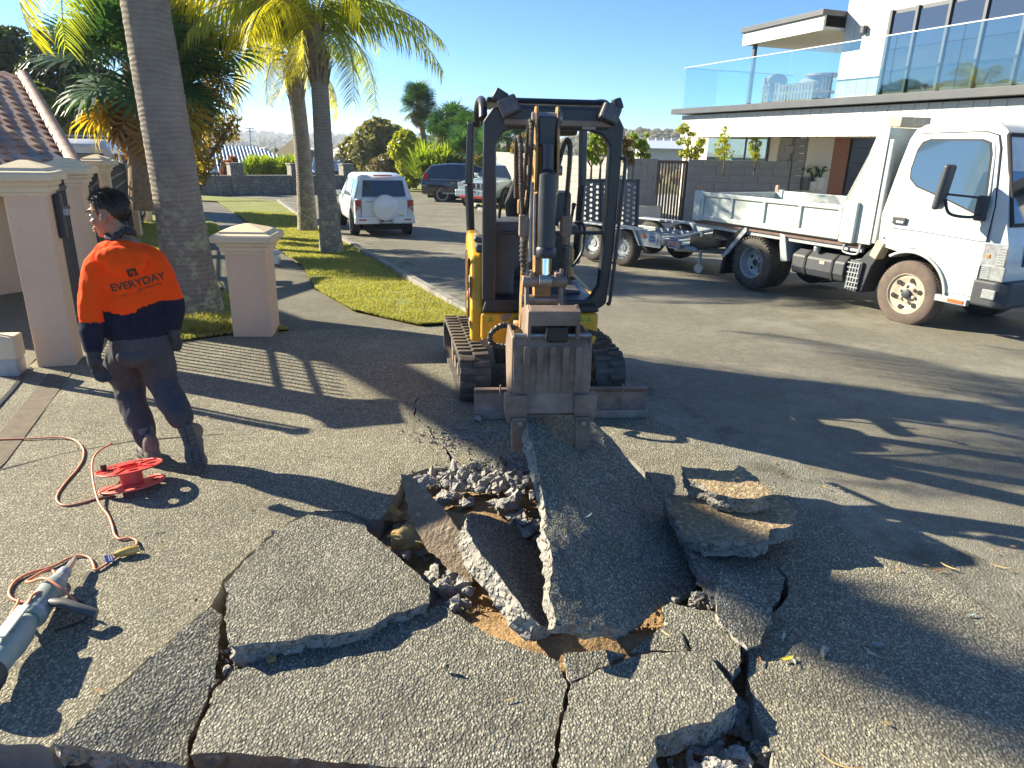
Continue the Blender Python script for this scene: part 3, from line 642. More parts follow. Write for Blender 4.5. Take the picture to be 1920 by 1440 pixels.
# local frame: x to the right, y away from the camera, z up; origin on the ground between the track fronts
def spiral(mb, path, r, turns_per_m, amp, n=8, mi=0):
    """spiral guard wrapped round a hose"""
    P = bez(path, 14); L = 0; pts = []; prev = P[0]
    for i, p in enumerate(P):
        L += (p-prev).length; prev = p
    ms = MB().tube(P, r*.75, n); mb.add(ms.v, ms.f, mi)
    # rings
    s = 0; step = 1/turns_per_m; nxt = 0; prev = P[0]
    for i in range(1, len(P)):
        a, b = P[i-1], P[i]; seg = (b-a).length
        while nxt < s+seg:
            t = (nxt-s)/seg; c = a.lerp(b, t); d = (b-a).normalized(); q = d.to_track_quat('Z', 'Y').to_matrix().to_4x4()
            mb.lathe([(r*.7, -step*.4), (r*1.05, -step*.2), (r*1.05, step*.15), (r*.7, step*.4)], n, mi=mi, T=Matrix.Translation(c) @ q @ Matrix.Rotation(.25, 4, 'X'))
            nxt += step
        s += seg
def track(xc, yaw=0):
    w = .23; L = 1.46; r = .175; zc = .19
    n = 34
    path = []
    Ls = L-2*r; per = 2*Ls+2*math.pi*r
    def pos(s):
        s %= per
        if s < Ls: return (r+s, zc+r, 0.)          # top, going back
        s -= Ls
        if s < math.pi*r: a = s/r; return (r+Ls+r*math.sin(a), zc+r*math.cos(a), a)
        s -= math.pi*r
        if s < Ls: return (r+Ls-s, zc-r, math.pi)
        s -= Ls; a = s/r; return (r-r*math.sin(a), zc-r*math.cos(a), math.pi+a)
    t = MB().build('track', None, EX) if False else None
    mb = MB(); N = 96; vs = []
    for i in range(N):
        y, z, a = pos(per*i/N); ny, nz = math.sin(a), math.cos(a)
        vs += [(xc-w/2, y, z), (xc+w/2, y, z), (xc+w/2, y-ny*.028, z-nz*.028), (xc-w/2, y-ny*.028, z-nz*.028)]
    fs = []
    for i in range(N):
        j = (i+1) % N
        for k in range(4): fs.append((4*i+k, 4*i+(k+1) % 4, 4*j+(k+1) % 4, 4*j+k))
    mb.add(vs, fs)
    tr = mb.build('track', m_rubd, EX, smooth=40)
    # lugs: one staggered bar on each half of the belt
    lug = MB(); lug.prism([(-.5*w+.002, -.022), (-.01, -.03), (.008, -.012), (.008, .018), (-.02, .012), (-.5*w+.002, .024)], -.004, .019, 'XY')
    lugL = lug.build('lug', m_rubd, tr, bevel=.005)
    lug2 = MB(); lug2.prism([(.5*w-.002, -.022), (.5*w-.002, .024), (.02, .012), (-.008, .018), (-.008, -.012), (.01, -.03)], -.004, .019, 'XY')
    lugR = lug2.build('lug', m_rubd, tr, bevel=.005)
    first = [True, True]
    for i in range(n):
        for h, src in ((0, lugL), (1, lugR)):
            y, z, a = pos(per*(i+.5*h)/n)
            o = src if first[h] else src.copy()
            if not first[h]: COL.objects.link(o); o.parent = tr
            first[h] = False
            o.matrix_local = Matrix.Translation((xc, y, z)) @ Matrix.Rotation(-a, 4, 'X')
    # rollers, idler and frame
    mb = MB()
    for y, rr in ((r, .15), (L-r, .15)): mb.lathe([(.05, -.05), (rr, -.05), (rr, -.02), (rr*.8, 0), (rr, .02), (rr, .05), (.05, .05)], 20, (xc, y, zc), 'X')
    mb.build('idler_wheel', m_rust, tr, smooth=40)
    for y in (.42, .64, .86, 1.06): MB().lathe([(.02, -.07), (.06, -.07), (.06, -.03), (.04, 0), (.06, .03), (.06, .07), (.02, .07)], 14, (xc, y, .085), 'X').build('roller', m_rust, tr, smooth=40)
    MB().box((xc, L/2, zc), (.12, .95, .13)).build('track_frame', m_blk, tr, bevel=.01)
    tr.matrix_local = Matrix.Translation((xc, .1, 0)) @ Matrix.Rotation(R(yaw), 4, 'Z') @ Matrix.Translation((-xc, -.1, 0))
track(-.64, 5); track(.38, 3)
MB().box((-.04, .72, .24), (.82, .42, .14)).lathe([(.26, .30), (.28, .31), (.28, .38), (.22, .4)], 28, (-.04, .72, 0)).box((-.04, .25, .2), (.3, .6, .08)).build('undercarriage', m_blk, EX, bevel=.01)
# dozer blade in three plates with a curved face
mb = MB(); prof = [(.0, .0), (-.02, .03), (.02, .1), (.03, .17), (.0, .205), (.03, .215), (.07, .18), (.07, .06), (.04, 0)]
bl = MB().prism([(y-.26, z+.01) for y, z in prof], -.65, .6, 'YZ').build('dozer_blade', m_rust, EX, bevel=.006)
MB().box((-.025, -.28, .03), (1.25, .02, .06)).build('cutting_edge', m_steel, bl, bevel=.003)
for x in (-.47, .41): MB().box((x, -.275, .13), (.008, .02, .25)).build('wear_strip', m_rust, bl)
for x in (-.2, .12): MB().box((x, .0, .15), (.07, .5, .09)).build('blade_arm', m_blk, EX, bevel=.01)
# house: yellow lower body, left side panel with grille, engine cover behind
body = MB()
body.prism([(-.43, .42), (.47, .42), (.5, .5), (.5, .68), (-.46, .68), (-.46, .5)], .12, 1.35, 'XZ')
hb = body.build('house_body', m_yel, EX, bevel=.025, seg=3)
side = MB(); side.prism([(.18, .44), (1.35, .44), (1.4, .7), (1.4, 1.12), (1.2, 1.2), (.62, 1.2), (.3, 1.1), (.16, .7)], -.54, -.43, 'YZ')
sp_ = side.build('side_panel', m_yel, EX, bevel=.03, seg=3)
MB().box((-.546, .78, .78), (.012, .5, .52)).build('grille', mat('grille_mesh', (.16, .08, .02), .6, col2=(.05, .03, .02), vs=90), sp_, bevel=.01)
for k in range(13): MB().box((-.554, .56+.037*k, .78), (.006, .012, .48)).build('grille_bar', m_yeld, sp_)
MB().box((-.543, .3, .78), (.012, .006, .6)).build('panel_seam', m_blackp, sp_)
MB().box((.02, 1.25, .85), (.9, .35, .45)).build('engine_cover', m_yeld, EX, bevel=.05, seg=3)
rear = MB(); rear.box((.485, .8, .72), (.05, 1.1, .14)); rear.build('right_side_panel', m_yel, EX, bevel=.015)
# printing: front triangles, number plates
def tri_decal(x, z, s=.045, parent=None):
    MB().box((x, .1165, z), (s*1.15, .003, s*1.15)).build('warning_sticker', m_yelp, parent)
    t = MB(); t.prism([(x-s*.4, z-s*.32), (x+s*.4, z-s*.32), (x, z+s*.42)], .1145, .113, 'XZ'); t.prism([(x-s*.24, z-s*.22), (x+s*.24, z-s*.22), (x, z+s*.24)], .1128, .1118, 'XZ', 1)
    t.build('warning_triangle', [m_blackp, m_yelp], parent)
for x, z in ((-.38, .635), (.3, .635), (.36, .635), (.42, .635), (.3, .59)): tri_decal(x, z, parent=hb)
for k in range(4): MB().box((-.12, .117, .645-.013*k), (.11-.02*(k % 2), .004, .006)).build('vent_slot', m_blackp, hb)
for (x, z, s) in ((-.26, .655, .05), (-.41, .47, .06)): MB().prism([(x-s, z), (x-s*.3, z-s*.9), (x+s*.6, z-s*.3), (x+s, z+s*.5), (x, z+s*.4)], .1168, .1155, 'XZ').build('rust_patch', m_rust, hb)
MB().box((-.18, .117, .47), (.035, .004, .04)).build('small_sticker', m_yelp, hb)
def txt(parent, name, body_, size, loc, rot, m, bold=.002, depth=.0015):
    me = text_mesh(body_, size, bold, depth); me.materials.append(m); o = bpy.data.objects.new(name, me); COL.objects.link(o); o.parent = parent; o.location = loc; o.rotation_euler = rot; return o
SR = (R(90), 0, R(-90))
MB().box((-.545, .24, .87), (.006, .09, .16)).build('logo_sticker', m_white, sp_); txt(sp_, 'lettering', 'CAT', .05, (-.549, .24, .88), SR, m_blackp)
MB().box((-.549, .24, .8), (.002, .08, .03)).build('logo_stripe', m_redp, sp_)
MB().box((-.5562, .42, .72), (.004, .07, .13)).build('data_sticker', m_white, sp_); txt(sp_, 'lettering', '1.7', .035, (-.5592, .42, .73), SR, m_blackp)
MB().box((-.545, .25, .58), (.005, .14, .06)).build('number_sticker', m_white, sp_); txt(sp_, 'lettering', '301.7', .045, (-.5485, .25, .58), SR, m_blackp)
# floor and dark inner bodywork
MB().prism([(-.45, .69), (.5, .69), (.47, .79), (-.42, .79)], .1, .95, 'XZ').build('cab_floor', m_blk, EX, bevel=.015)
MB().box((.03, .6, .8), (.7, .55, .02)).build('floor_mat', m_grey, EX, bevel=.004)
con = MB(); con.prism([(-.43, .8), (-.19, .8), (-.19, 1.0), (-.06, 1.12), (-.06, 1.3), (-.12, 1.38), (-.43, 1.38)], .22, .6, 'XZ'); con.build('side_console', m_grey, EX, bevel=.02)
MB().box((.03, .98, 1.0), (.72, .12, .42)).build('seat_base', m_blk, EX, bevel=.02)
MB().box((-.02, .955, .92), (.18, .01, .14)).build('instruction_sticker', m_white, EX)
for k in range(6): MB().box((-.02+.01*(k % 2), .948, .865+.02*k), (.15, .003, .005)).build('print_line', m_blackp, EX)
ys = MB().box((.24, .955, .96), (.2, .01, .17)).build('safety_sticker', m_yelp, EX)
for i in range(3):
    for j in range(3): MB().box((.18+.06*i, .948, .91+.05*j), (.028, .003, .026)).build('safety_icon', m_blackp, ys)
seat = MB(); seat.box((.02, .9, 1.2), (.42, .4, .12)); seat.build('seat_cushion', m_seat, EX, bevel=.04, seg=3)
bk = MB(); bk.prism([(-.17, 1.22), (.21, 1.22), (.21, 1.5), (.1, 1.72), (-.02, 1.76), (-.1, 1.72), (-.2, 1.45)], 1.02, 1.12, 'XZ'); bk.build('seat_back', m_seat, EX, bevel=.035, seg=3)
lev = MB(); lev.prism([(-.1, 1.36), (.04, 1.34), (.06, 1.46), (.0, 1.52), (-.1, 1.5)], .2, .34, 'XZ')
MB().prism([(-.1, 1.37), (.06, 1.34), (.08, 1.47), (.03, 1.53), (-.1, 1.49)], .86, .95, 'XZ').build('seat_side_cover', m_yeld, EX, bevel=.01)
for x in (-.3, .3):
    MB().tube([(x, .5, 1.3), (x+.01, .46, 1.45), (x+.01, .42, 1.5)], [.014, .012, .02]).build('joystick', m_blk, EX, smooth=40)
    MB().box((x, .62, 1.3), (.12, .4, .07)).build('armrest', m_grey, EX, bevel=.02)
MB().tube(bez([(-.12, .7, .98), (-.11, .7, 1.1), (-.06, .7, 1.14), (.06, .7, 1.14), (.1, .7, 1.08), (.1, .7, .98)], 5), .008).build('travel_lever', m_yel, EX, smooth=40)
MB().box((-.44, .3, 1.17), (.12, .2, .07)).box((-.46, .36, 1.22), (.1, .14, .05), e=(0, .3, 0)).build('folded_mirror', m_grey, EX, bevel=.02)
# canopy posts and roof
T_ = lambda x0, y0, z0, x1, y1, z1, w, d, top=None: None
def post(pts, w, d, name='canopy_post'):
    mb = MB()
    for (a, b) in zip(pts[:-1], pts[1:]):
        a, b = Vector(a), Vector(b); dd = (b-a); M4 = Matrix.Translation((a+b)/2) @ dd.to_track_quat('Z', 'Y').to_matrix().to_4x4()
        mb.box((0, 0, 0), (w, d, dd.length+.01), T=M4)
    return mb.build(name, m_blk, EX, bevel=.012)
def arcframe(pts, r, name, m=m_blk): return MB().tube(bez(pts, 8), r, 10).build(name, m, EX, smooth=50)
fl = MB(); fl.prism([(-.45, .78), (-.345, .78), (-.34, 1.2), (-.355, 1.95), (-.3, 2.03), (-.2, 2.06), (-.2, 2.2), (-.38, 2.2), (-.45, 2.1)], .1, .2, 'XZ'); fl.build('canopy_post', m_blk, EX, bevel=.015)
fr = MB(); fr.prism([(.5, .72), (.3, .72), (.3, .77), (.42, .8), (.48, .9), (.495, 1.2), (.5, 1.95), (.44, 2.02), (.34, 2.05), (.34, 2.2), (.53, 2.2), (.6, 2.08), (.585, 1.2), (.55, .76)], .1, .2, 'XZ'); fr.build('canopy_post', m_blk, EX, bevel=.015)
cb = MB(); cb.prism([(-.3, 2.05), (.5, 2.05), (.5, 2.2), (.44, 2.22), (-.3, 2.22)], .09, .21, 'XZ'); cb.build('canopy_crossbar', m_blk, EX, bevel=.03, seg=3)
MB().box((.1, .085, 2.1), (.8, .02, .04)).build('crossbar_lip', m_rust, EX, bevel=.005)
post([(-.49, 1.18, .9), (-.52, 1.16, 1.6), (-.5, 1.15, 2.12)], .05, .07); post([(.5, 1.18, .9), (.52, 1.16, 1.6), (.5, 1.15, 2.12)], .05, .07)
for x in (-.45, .5): arcframe([(x, .16, 2.12), (x, .3, 2.24), (x, .7, 2.27), (x, 1.05, 2.23), (x, 1.16, 2.1)], .032, 'roof_rail')
rf = MB(); rf.box((.03, .68, 2.25), (.92, 1.02, .04)); rf.build('canopy_roof', m_blk, EX, bevel=.02)
MB().box((.2, .6, 2.07), (.2, .5, .1)).build('roof_underside_box', m_grey, EX, bevel=.02)
MB().box((.33, .086, 2.09), (.1, .01, .06)).build('pale_sticker', mat('dusty_sticker', (.32, .27, .27), .6), EX)
for (x, z, a) in ((-.27, 2.2, -.45), (.47, 2.17, .4)):
    l = MB().box((0, 0, 0), (.13, .07, .12)).build('work_light', m_blk, EX, bevel=.015); l.location = (x, .05, z); l.rotation_euler = (R(-12), a, 0)
    MB().box((0, -.037, 0), (.108, .006, .098)).build('lens', m_lens, l, bevel=.002)
MB().box((-.33, .12, 2.27), (.1, .12, .08), e=(0, .5, 0)).build('light_bracket', m_blk, EX, bevel=.012)
MB().box((.54, .12, 2.24), (.06, .1, .08), e=(0, -.4, 0)).build('light_bracket', m_blk, EX, bevel=.012)
arcframe([(-.3, .15, 1.3), (-.1, .12, 1.31), (.15, .12, 1.31), (.5, .15, 1.31)], .014, 'front_rail')
arcframe([(.56, .12, 1.86), (.615, .1, 1.86), (.625, .1, 1.8), (.6, .08, 1.3), (.575, .08, .82), (.56, .1, .76)], .014, 'grab_handle')
arcframe([(.32, .6, 1.32), (.4, .58, 1.34), (.44, .56, 1.28), (.42, .54, 1.1), (.34, .52, .98)], .013, 'lever_guard')
MB().box((.3, .95, 1.42), (.14, .2, .3)).build('side_box', m_grey, EX, bevel=.03)
# swing post, boom, arm (arm hangs just in front of the blade)
bx = -.275
MB().box((bx, .0, .5), (.2, .26, .24)).lathe([(.09, .38), (.09, .66)], 18, (bx, .02, 0)).build('swing_post', m_yeld, EX, bevel=.015)
boom = MB()
bp = [(.0, .55), (-.1, .9), (-.16, 1.25), (-.32, 1.6), (-.62, 1.86)]; wB = [.13, .15, .17, .15, .12]
def boxpath(P, Wd, D, xc, mb, mi=0):
    vs = []
    for i, (y, z) in enumerate(P):
        a = Vector(P[max(0, i-1)]); b = Vector(P[min(len(P)-1, i+1)]); d = (b-a).normalized(); n = Vector((-d.y, d.x))*D[i]/2
        for sx in (-1, 1):
            for s in (-1, 1): vs.append((xc+sx*Wd/2, y+n.x*s, z+n.y*s))
    fs = []
    for i in range(len(P)-1):
        a, b = 4*i, 4*i+4
        fs += [(a, a+1, b+1, b), (a+2, b+2, b+3, a+3), (a, b, b+2, a+2), (a+1, a+3, b+3, b+1)]
    m = 4*(len(P)-1); fs += [(0, 2, 3, 1), (m, m+1, m+3, m+2)]
    return mb.add(vs, fs, mi)
boxpath(bp, .1, wB, bx, boom); boom.build('boom', m_yeld, EX, bevel=.012)
MB().tube([(bx, -.1, .62), (bx, -.24, 1.0), (bx, -.3, 1.16)], [.04, .04, .035], 14).build('boom_cylinder', m_blk, EX, smooth=40)
ay = -.86
arm = MB(); boxpath([(ay+.12, 2.0), (ay+.12, 1.7), (ay+.1, 1.4), (ay+.05, 1.0)], .1, [.06, .16, .14, .1], bx+.0, arm)
arm.build('arm', m_yeld, EX, bevel=.01)
pl = MB()
for s in (-1, 1): pl.prism([(ay-.02, 1.62), (ay+.16, 1.6), (ay+.2, 1.9), (ay+.12, 2.06), (ay+.04, 2.06), (ay-.0, 1.85)], bx+s*.06-.007, bx+s*.06+.007, 'YZ')
pl.build('arm_side_plates', m_yeld, EX, bevel=.003)
MB().lathe([(.03, -.085), (.03, .085)], 16, (bx, ay+.08, 2.0), 'X').build('pivot_pin', m_steel, EX, smooth=40)
MB().lathe([(.028, -.1), (.028, .1)], 16, (bx, ay+.1, 1.72), 'X').build('pivot_pin', m_steel, EX, smooth=40)
MB().lathe([(.03, -.12), (.03, .12)], 16, (bx, ay+.05, .98), 'X').build('pivot_pin', m_steel, EX, smooth=40)
MB().box((bx, ay+.06, 1.93), (.1, .06, .16)).build('arm_head_block', m_blk, EX, bevel=.01)
# bucket cylinder on the front of the arm
cy = MB().tube([(bx, ay-.01, 1.86), (bx, ay-.02, 1.72)], [.034, .034], 16).tube([(bx, ay-.02, 1.72), (bx, ay-.05, 1.70), (bx, ay-.07, 1.28)], [.03, .052, .052], 20).lathe([(.056, 0), (.06, .01), (.06, .05), (.052, .06)], 20, (bx, ay-.07, 1.25)).build('bucket_cylinder', m_blk, EX, smooth=40)
MB().tube([(bx, ay-.07, 1.27), (bx, ay-.085, 1.13)], .024, 16).build('rod', m_chrome, cy, smooth=40)
MB().lathe([(.038, -.035), (.038, .035)], 18, (bx, ay-.088, 1.12), 'X').build('rod_eye', m_steel, cy, smooth=40)
MB().tube([(bx-.085, ay-.03, 1.66), (bx-.09, ay-.05, 1.22)], .011).tube([(bx-.065, ay-.04, 1.6), (bx-.066, ay-.07, 1.26)], .008).build('hydraulic_pipe', m_steel, EX, smooth=40)
lk = MB()
for s in (-1, 1):
    lk.box((bx+s*.1, ay-.05, 1.03), (.022, .06, .3), e=(R(-8), 0, 0)); lk.box((bx+s*.075, ay-.02, 1.12), (.03, .12, .08))
lk.lathe([(.034, -.13), (.034, .13)], 16, (bx, ay-.06, 1.11), 'X'); lk.lathe([(.03, -.13), (.03, .13)], 16, (bx, ay-.08, .93), 'X')
lk.build('bucket_linkage', m_rust, EX, bevel=.006)
# hoses with spiral guards
for (path, rr, tp, nm) in (
    ([(bx-.13, -.45, 1.55), (bx-.15, -.62, 1.86), (bx-.15, ay+.02, 1.86), (bx-.14, ay, 1.6), (bx-.13, ay, 1.46)], .015, 90, 'hydraulic_hose'),
    ([(bx-.08, -.45, 1.6), (bx-.085, -.66, 1.95), (bx-.09, ay+.02, 1.93), (bx-.1, ay, 1.6), (bx-.12, ay, 1.44)], .015, 90, 'hydraulic_hose'),
    ([(bx+.1, -.45, 1.6), (bx+.13, -.6, 1.86), (bx+.13, ay+.03, 1.85), (bx+.12, ay, 1.6), (bx+.115, ay, 1.44)], .015, 90, 'hydraulic_hose'),
    ([(bx-.12, ay, 1.38), (bx-.125, ay-.03, 1.25), (bx-.11, ay-.04, 1.12)], .021, 38, 'hydraulic_hose'),
    ([(bx+.12, ay, 1.38), (bx+.12, ay-.03, 1.2), (bx+.11, ay-.04, 1.05), (bx+.17, -.6, .86)], .019, 42, 'hydraulic_hose'),
    ([(-.17, -.06, .6), (-.3, -.16, .66), (-.4, -.18, .6), (-.38, -.16, .52), (-.26, -.12, .49)], .022, 30, 'spiral_hose_loop'),
    ([(.06, -.2, .6), (.2, -.3, .66), (.38, -.38, .65), (.47, -.38, .6), (.38, -.36, .56), (.22, -.3, .6), (.08, -.2, .7)], .02, 48, 'spiral_hose_loop')):
    mb = MB(); spiral(mb, path, rr, tp, 0); mb.build(nm, m_hose, EX, smooth=45)
for s in (-1, 1): MB().box((bx+s*.12, ay-.0, 1.42), (.06, .06, .12)).tube([(bx+s*.12, ay-.005, 1.38), (bx+s*.12, ay-.01, 1.28)], [.026, .018]).build('hose_clamp', m_rust, EX, bevel=.008)
# bucket seen from behind its floor: hanging plate with wear ribs, two long teeth
BZ = Matrix.Translation((bx-.0, ay-.46, -.05))
bk = MB(); W2 = .21
prof = [(.02, .93), (-.01, .86), (-.03, .7), (-.02, .56), (.02, .475), (.05, .47), (.01, .56), (.0, .7), (.02, .85), (.06, .93)]
bk.prism([(y, z) for y, z in prof], -W2, W2, 'YZ', 0, BZ)
for s in (-1, 1):
    bk.prism([(.0, .93), (-.02, .7), (.02, .48), (.3, .56), (.42, .8), (.3, .93)], s*W2-.008, s*W2+.008, 'YZ', 0, BZ)
bkt = bk.build('bucket', m_rust, EX, bevel=.005)
for x in (-.14, -.07, .0, .07, .14): MB().box((x, -.035, .76), (.034, .006, .26), T=BZ, e=(R(3), 0, 0)).build('wear_rib', m_rust, bkt, bevel=.003)
MB().box((0, -.03, .565), (.36, .014, .11), T=BZ, e=(R(-12), 0, 0)).build('wear_plate', m_rust, bkt, bevel=.003)
MB().tube([(-W2, -.0, .94), (W2, -.0, .94)], .014, T=BZ).build('bucket_lip', m_steel, bkt, smooth=40)
for s in (-1, 1):
    a = MB().prism([(s*.19-.065, .62), (s*.19+.06, .62), (s*.19+.06, .52), (s*.19+.045, .46), (s*.19-.05, .46), (s*.19-.065, .52)], -.06, .02, 'XZ', 0, BZ).build('tooth_adapter', m_rust, bkt, bevel=.008)
    MB().prism([(s*.175-.04, .5), (s*.175+.035, .5), (s*.175+.045, .46), (s*.175+.036, .3), (s*.175-.04, .3), (s*.175-.045, .46)], -.085, -.05, 'XZ', 0, BZ).build('bucket_tooth', m_rust, bkt, bevel=.008)
    MB().lathe([(.014, -.01), (.014, .01)], 10, (s*.175, -.095, .475), 'Y', T=BZ).build('tooth_pin', m_steel, bkt)
# coupler box above the bucket
cp = MB()
for s in (-1, 1): cp.prism([(-.02, .92), (-.04, 1.08), (.05, 1.1), (.3, 1.02), (.3, .9)], s*.13-.01, s*.13+.01, 'YZ', 0, BZ)
cp.prism([(-.035, 1.0), (-.04, 1.08), (.03, 1.1), (.12, 1.08), (.1, 1.0)], -.13, .13, 'YZ', 0, BZ); cp.box((.0, .12, .95), (.24, .06, .1), T=BZ)
cp.build('bucket_coupler', m_rust, EX, bevel=.006)
MB().box((.02, -.005, .955), (.11, .09, .085), T=BZ).build('coupler_opening_shade', m_blackp, EX, bevel=.01)  # solid black box painted in for the shade inside the opening
MB().tube([(-.04, -.01, .93), (-.03, -.02, .99), (.0, -.02, .99), (.01, -.01, .93)], .01, T=BZ).build('lifting_eye', m_steel, EX, smooth=40)

UPPER = ('house_body side_panel engine_cover right_side_panel cab_floor floor_mat side_console seat_base instruction_sticker print_line safety_sticker seat_cushion seat_back seat_side_cover joystick armrest travel_lever folded_mirror canopy_post canopy_crossbar crossbar_lip roof_rail canopy_roof roof_underside_box pale_sticker work_light light_bracket front_rail grab_handle lever_guard side_box spiral_hose_loop').split()
done = set()
def fit(o):
    f = lambda p: Vector((-.115+(p[0]-.06)*.92, p[1], p[2] if p[2] < .7 else .7+(p[2]-.7)*.93))
    if o.location.length > 1e-6: o.location = f(o.location); return
    if o.data.name not in done:
        done.add(o.data.name)
        for v in o.data.vertices: v.co = f(v.co)
    for c in o.children: fit(c)
for o in list(EX.children):
    if o.name.split('.')[0] in UPPER: fit(o)
# ================================================================== vehicles
m_wpaint = mat('white_paint', (.72, .74, .76), .28, col2=(.66, .68, .7), vs=2, coat=.6)
m_wpaint2 = mat('truck_white', (.62, .65, .65), .35, col2=(.5, .53, .52), vs=2.2, coat=.3, spots=(.4, .37, .32), ss=4, spos=(.56, .8), rvar=.2)
m_bed = mat('scuffed_bed_paint', (.55, .6, .56), .5, col2=(.45, .49, .45), vs=4, spots=(.2, .19, .16), ss=22, spos=(.66, .7), rvar=.2)
m_cglass = mat('car_glass', (.015, .02, .025), .04, spec=1.0, coat=1.)
m_wglass = NT('cab_window_glass'); _b = m_wglass.bsdf((.05, .09, .14), .04, 0, None, 1., 1.); m_wglass = m_wglass.m
m_tyre = mat('tyre', (.035, .033, .03), .85, col2=(.09, .08, .068), vs=7, bump=.002, bs=40)
m_tyre_b = mat('brown_dusty_tyre', (.15, .11, .09), .9, col2=(.08, .065, .055), vs=6, bump=.002, bs=40)
m_rimc = mat('cream_rim', (.5, .44, .34), .55, col2=(.36, .3, .22), vs=12, spots=(.14, .1, .07), ss=16, spos=(.6, .7))
m_rims = mat('alloy_rim', (.5, .5, .5), .3, .8)
m_galv = mat('galvanised_steel', (.42, .45, .47), .5, .35, col2=(.3, .33, .35), vs=9, rvar=.2, spots=(.2, .2, .2), ss=14, spos=(.64, .76))
m_dark = mat('underbody_black', (.02, .02, .021), .8)
m_bpl = mat('bumper_plastic', (.03, .036, .045), .55, col2=(.05, .055, .065), vs=5)
m_red = mat('tail_light_red', (.45, .01, .01), .2, spec=.8, coat=1)
m_clear = mat('headlamp_glass', (.5, .52, .54), .12, .4, coat=1, col2=(.3, .32, .35), vs=25)
m_amber = mat('amber_lens', (.8, .2, .02), .25, coat=1)
m_refl = mat('orange_reflector', (.75, .14, .04), .3, coat=.8)
m_seam = mat('panel_gap', (.03, .03, .03), .8)
m_cream = mat('cream_plastic', (.55, .48, .34), .6, col2=(.4, .34, .24), vs=10)
m_rustp = mat('reddish_tray', (.2, .12, .1), .8, col2=(.1, .07, .06), vs=8)

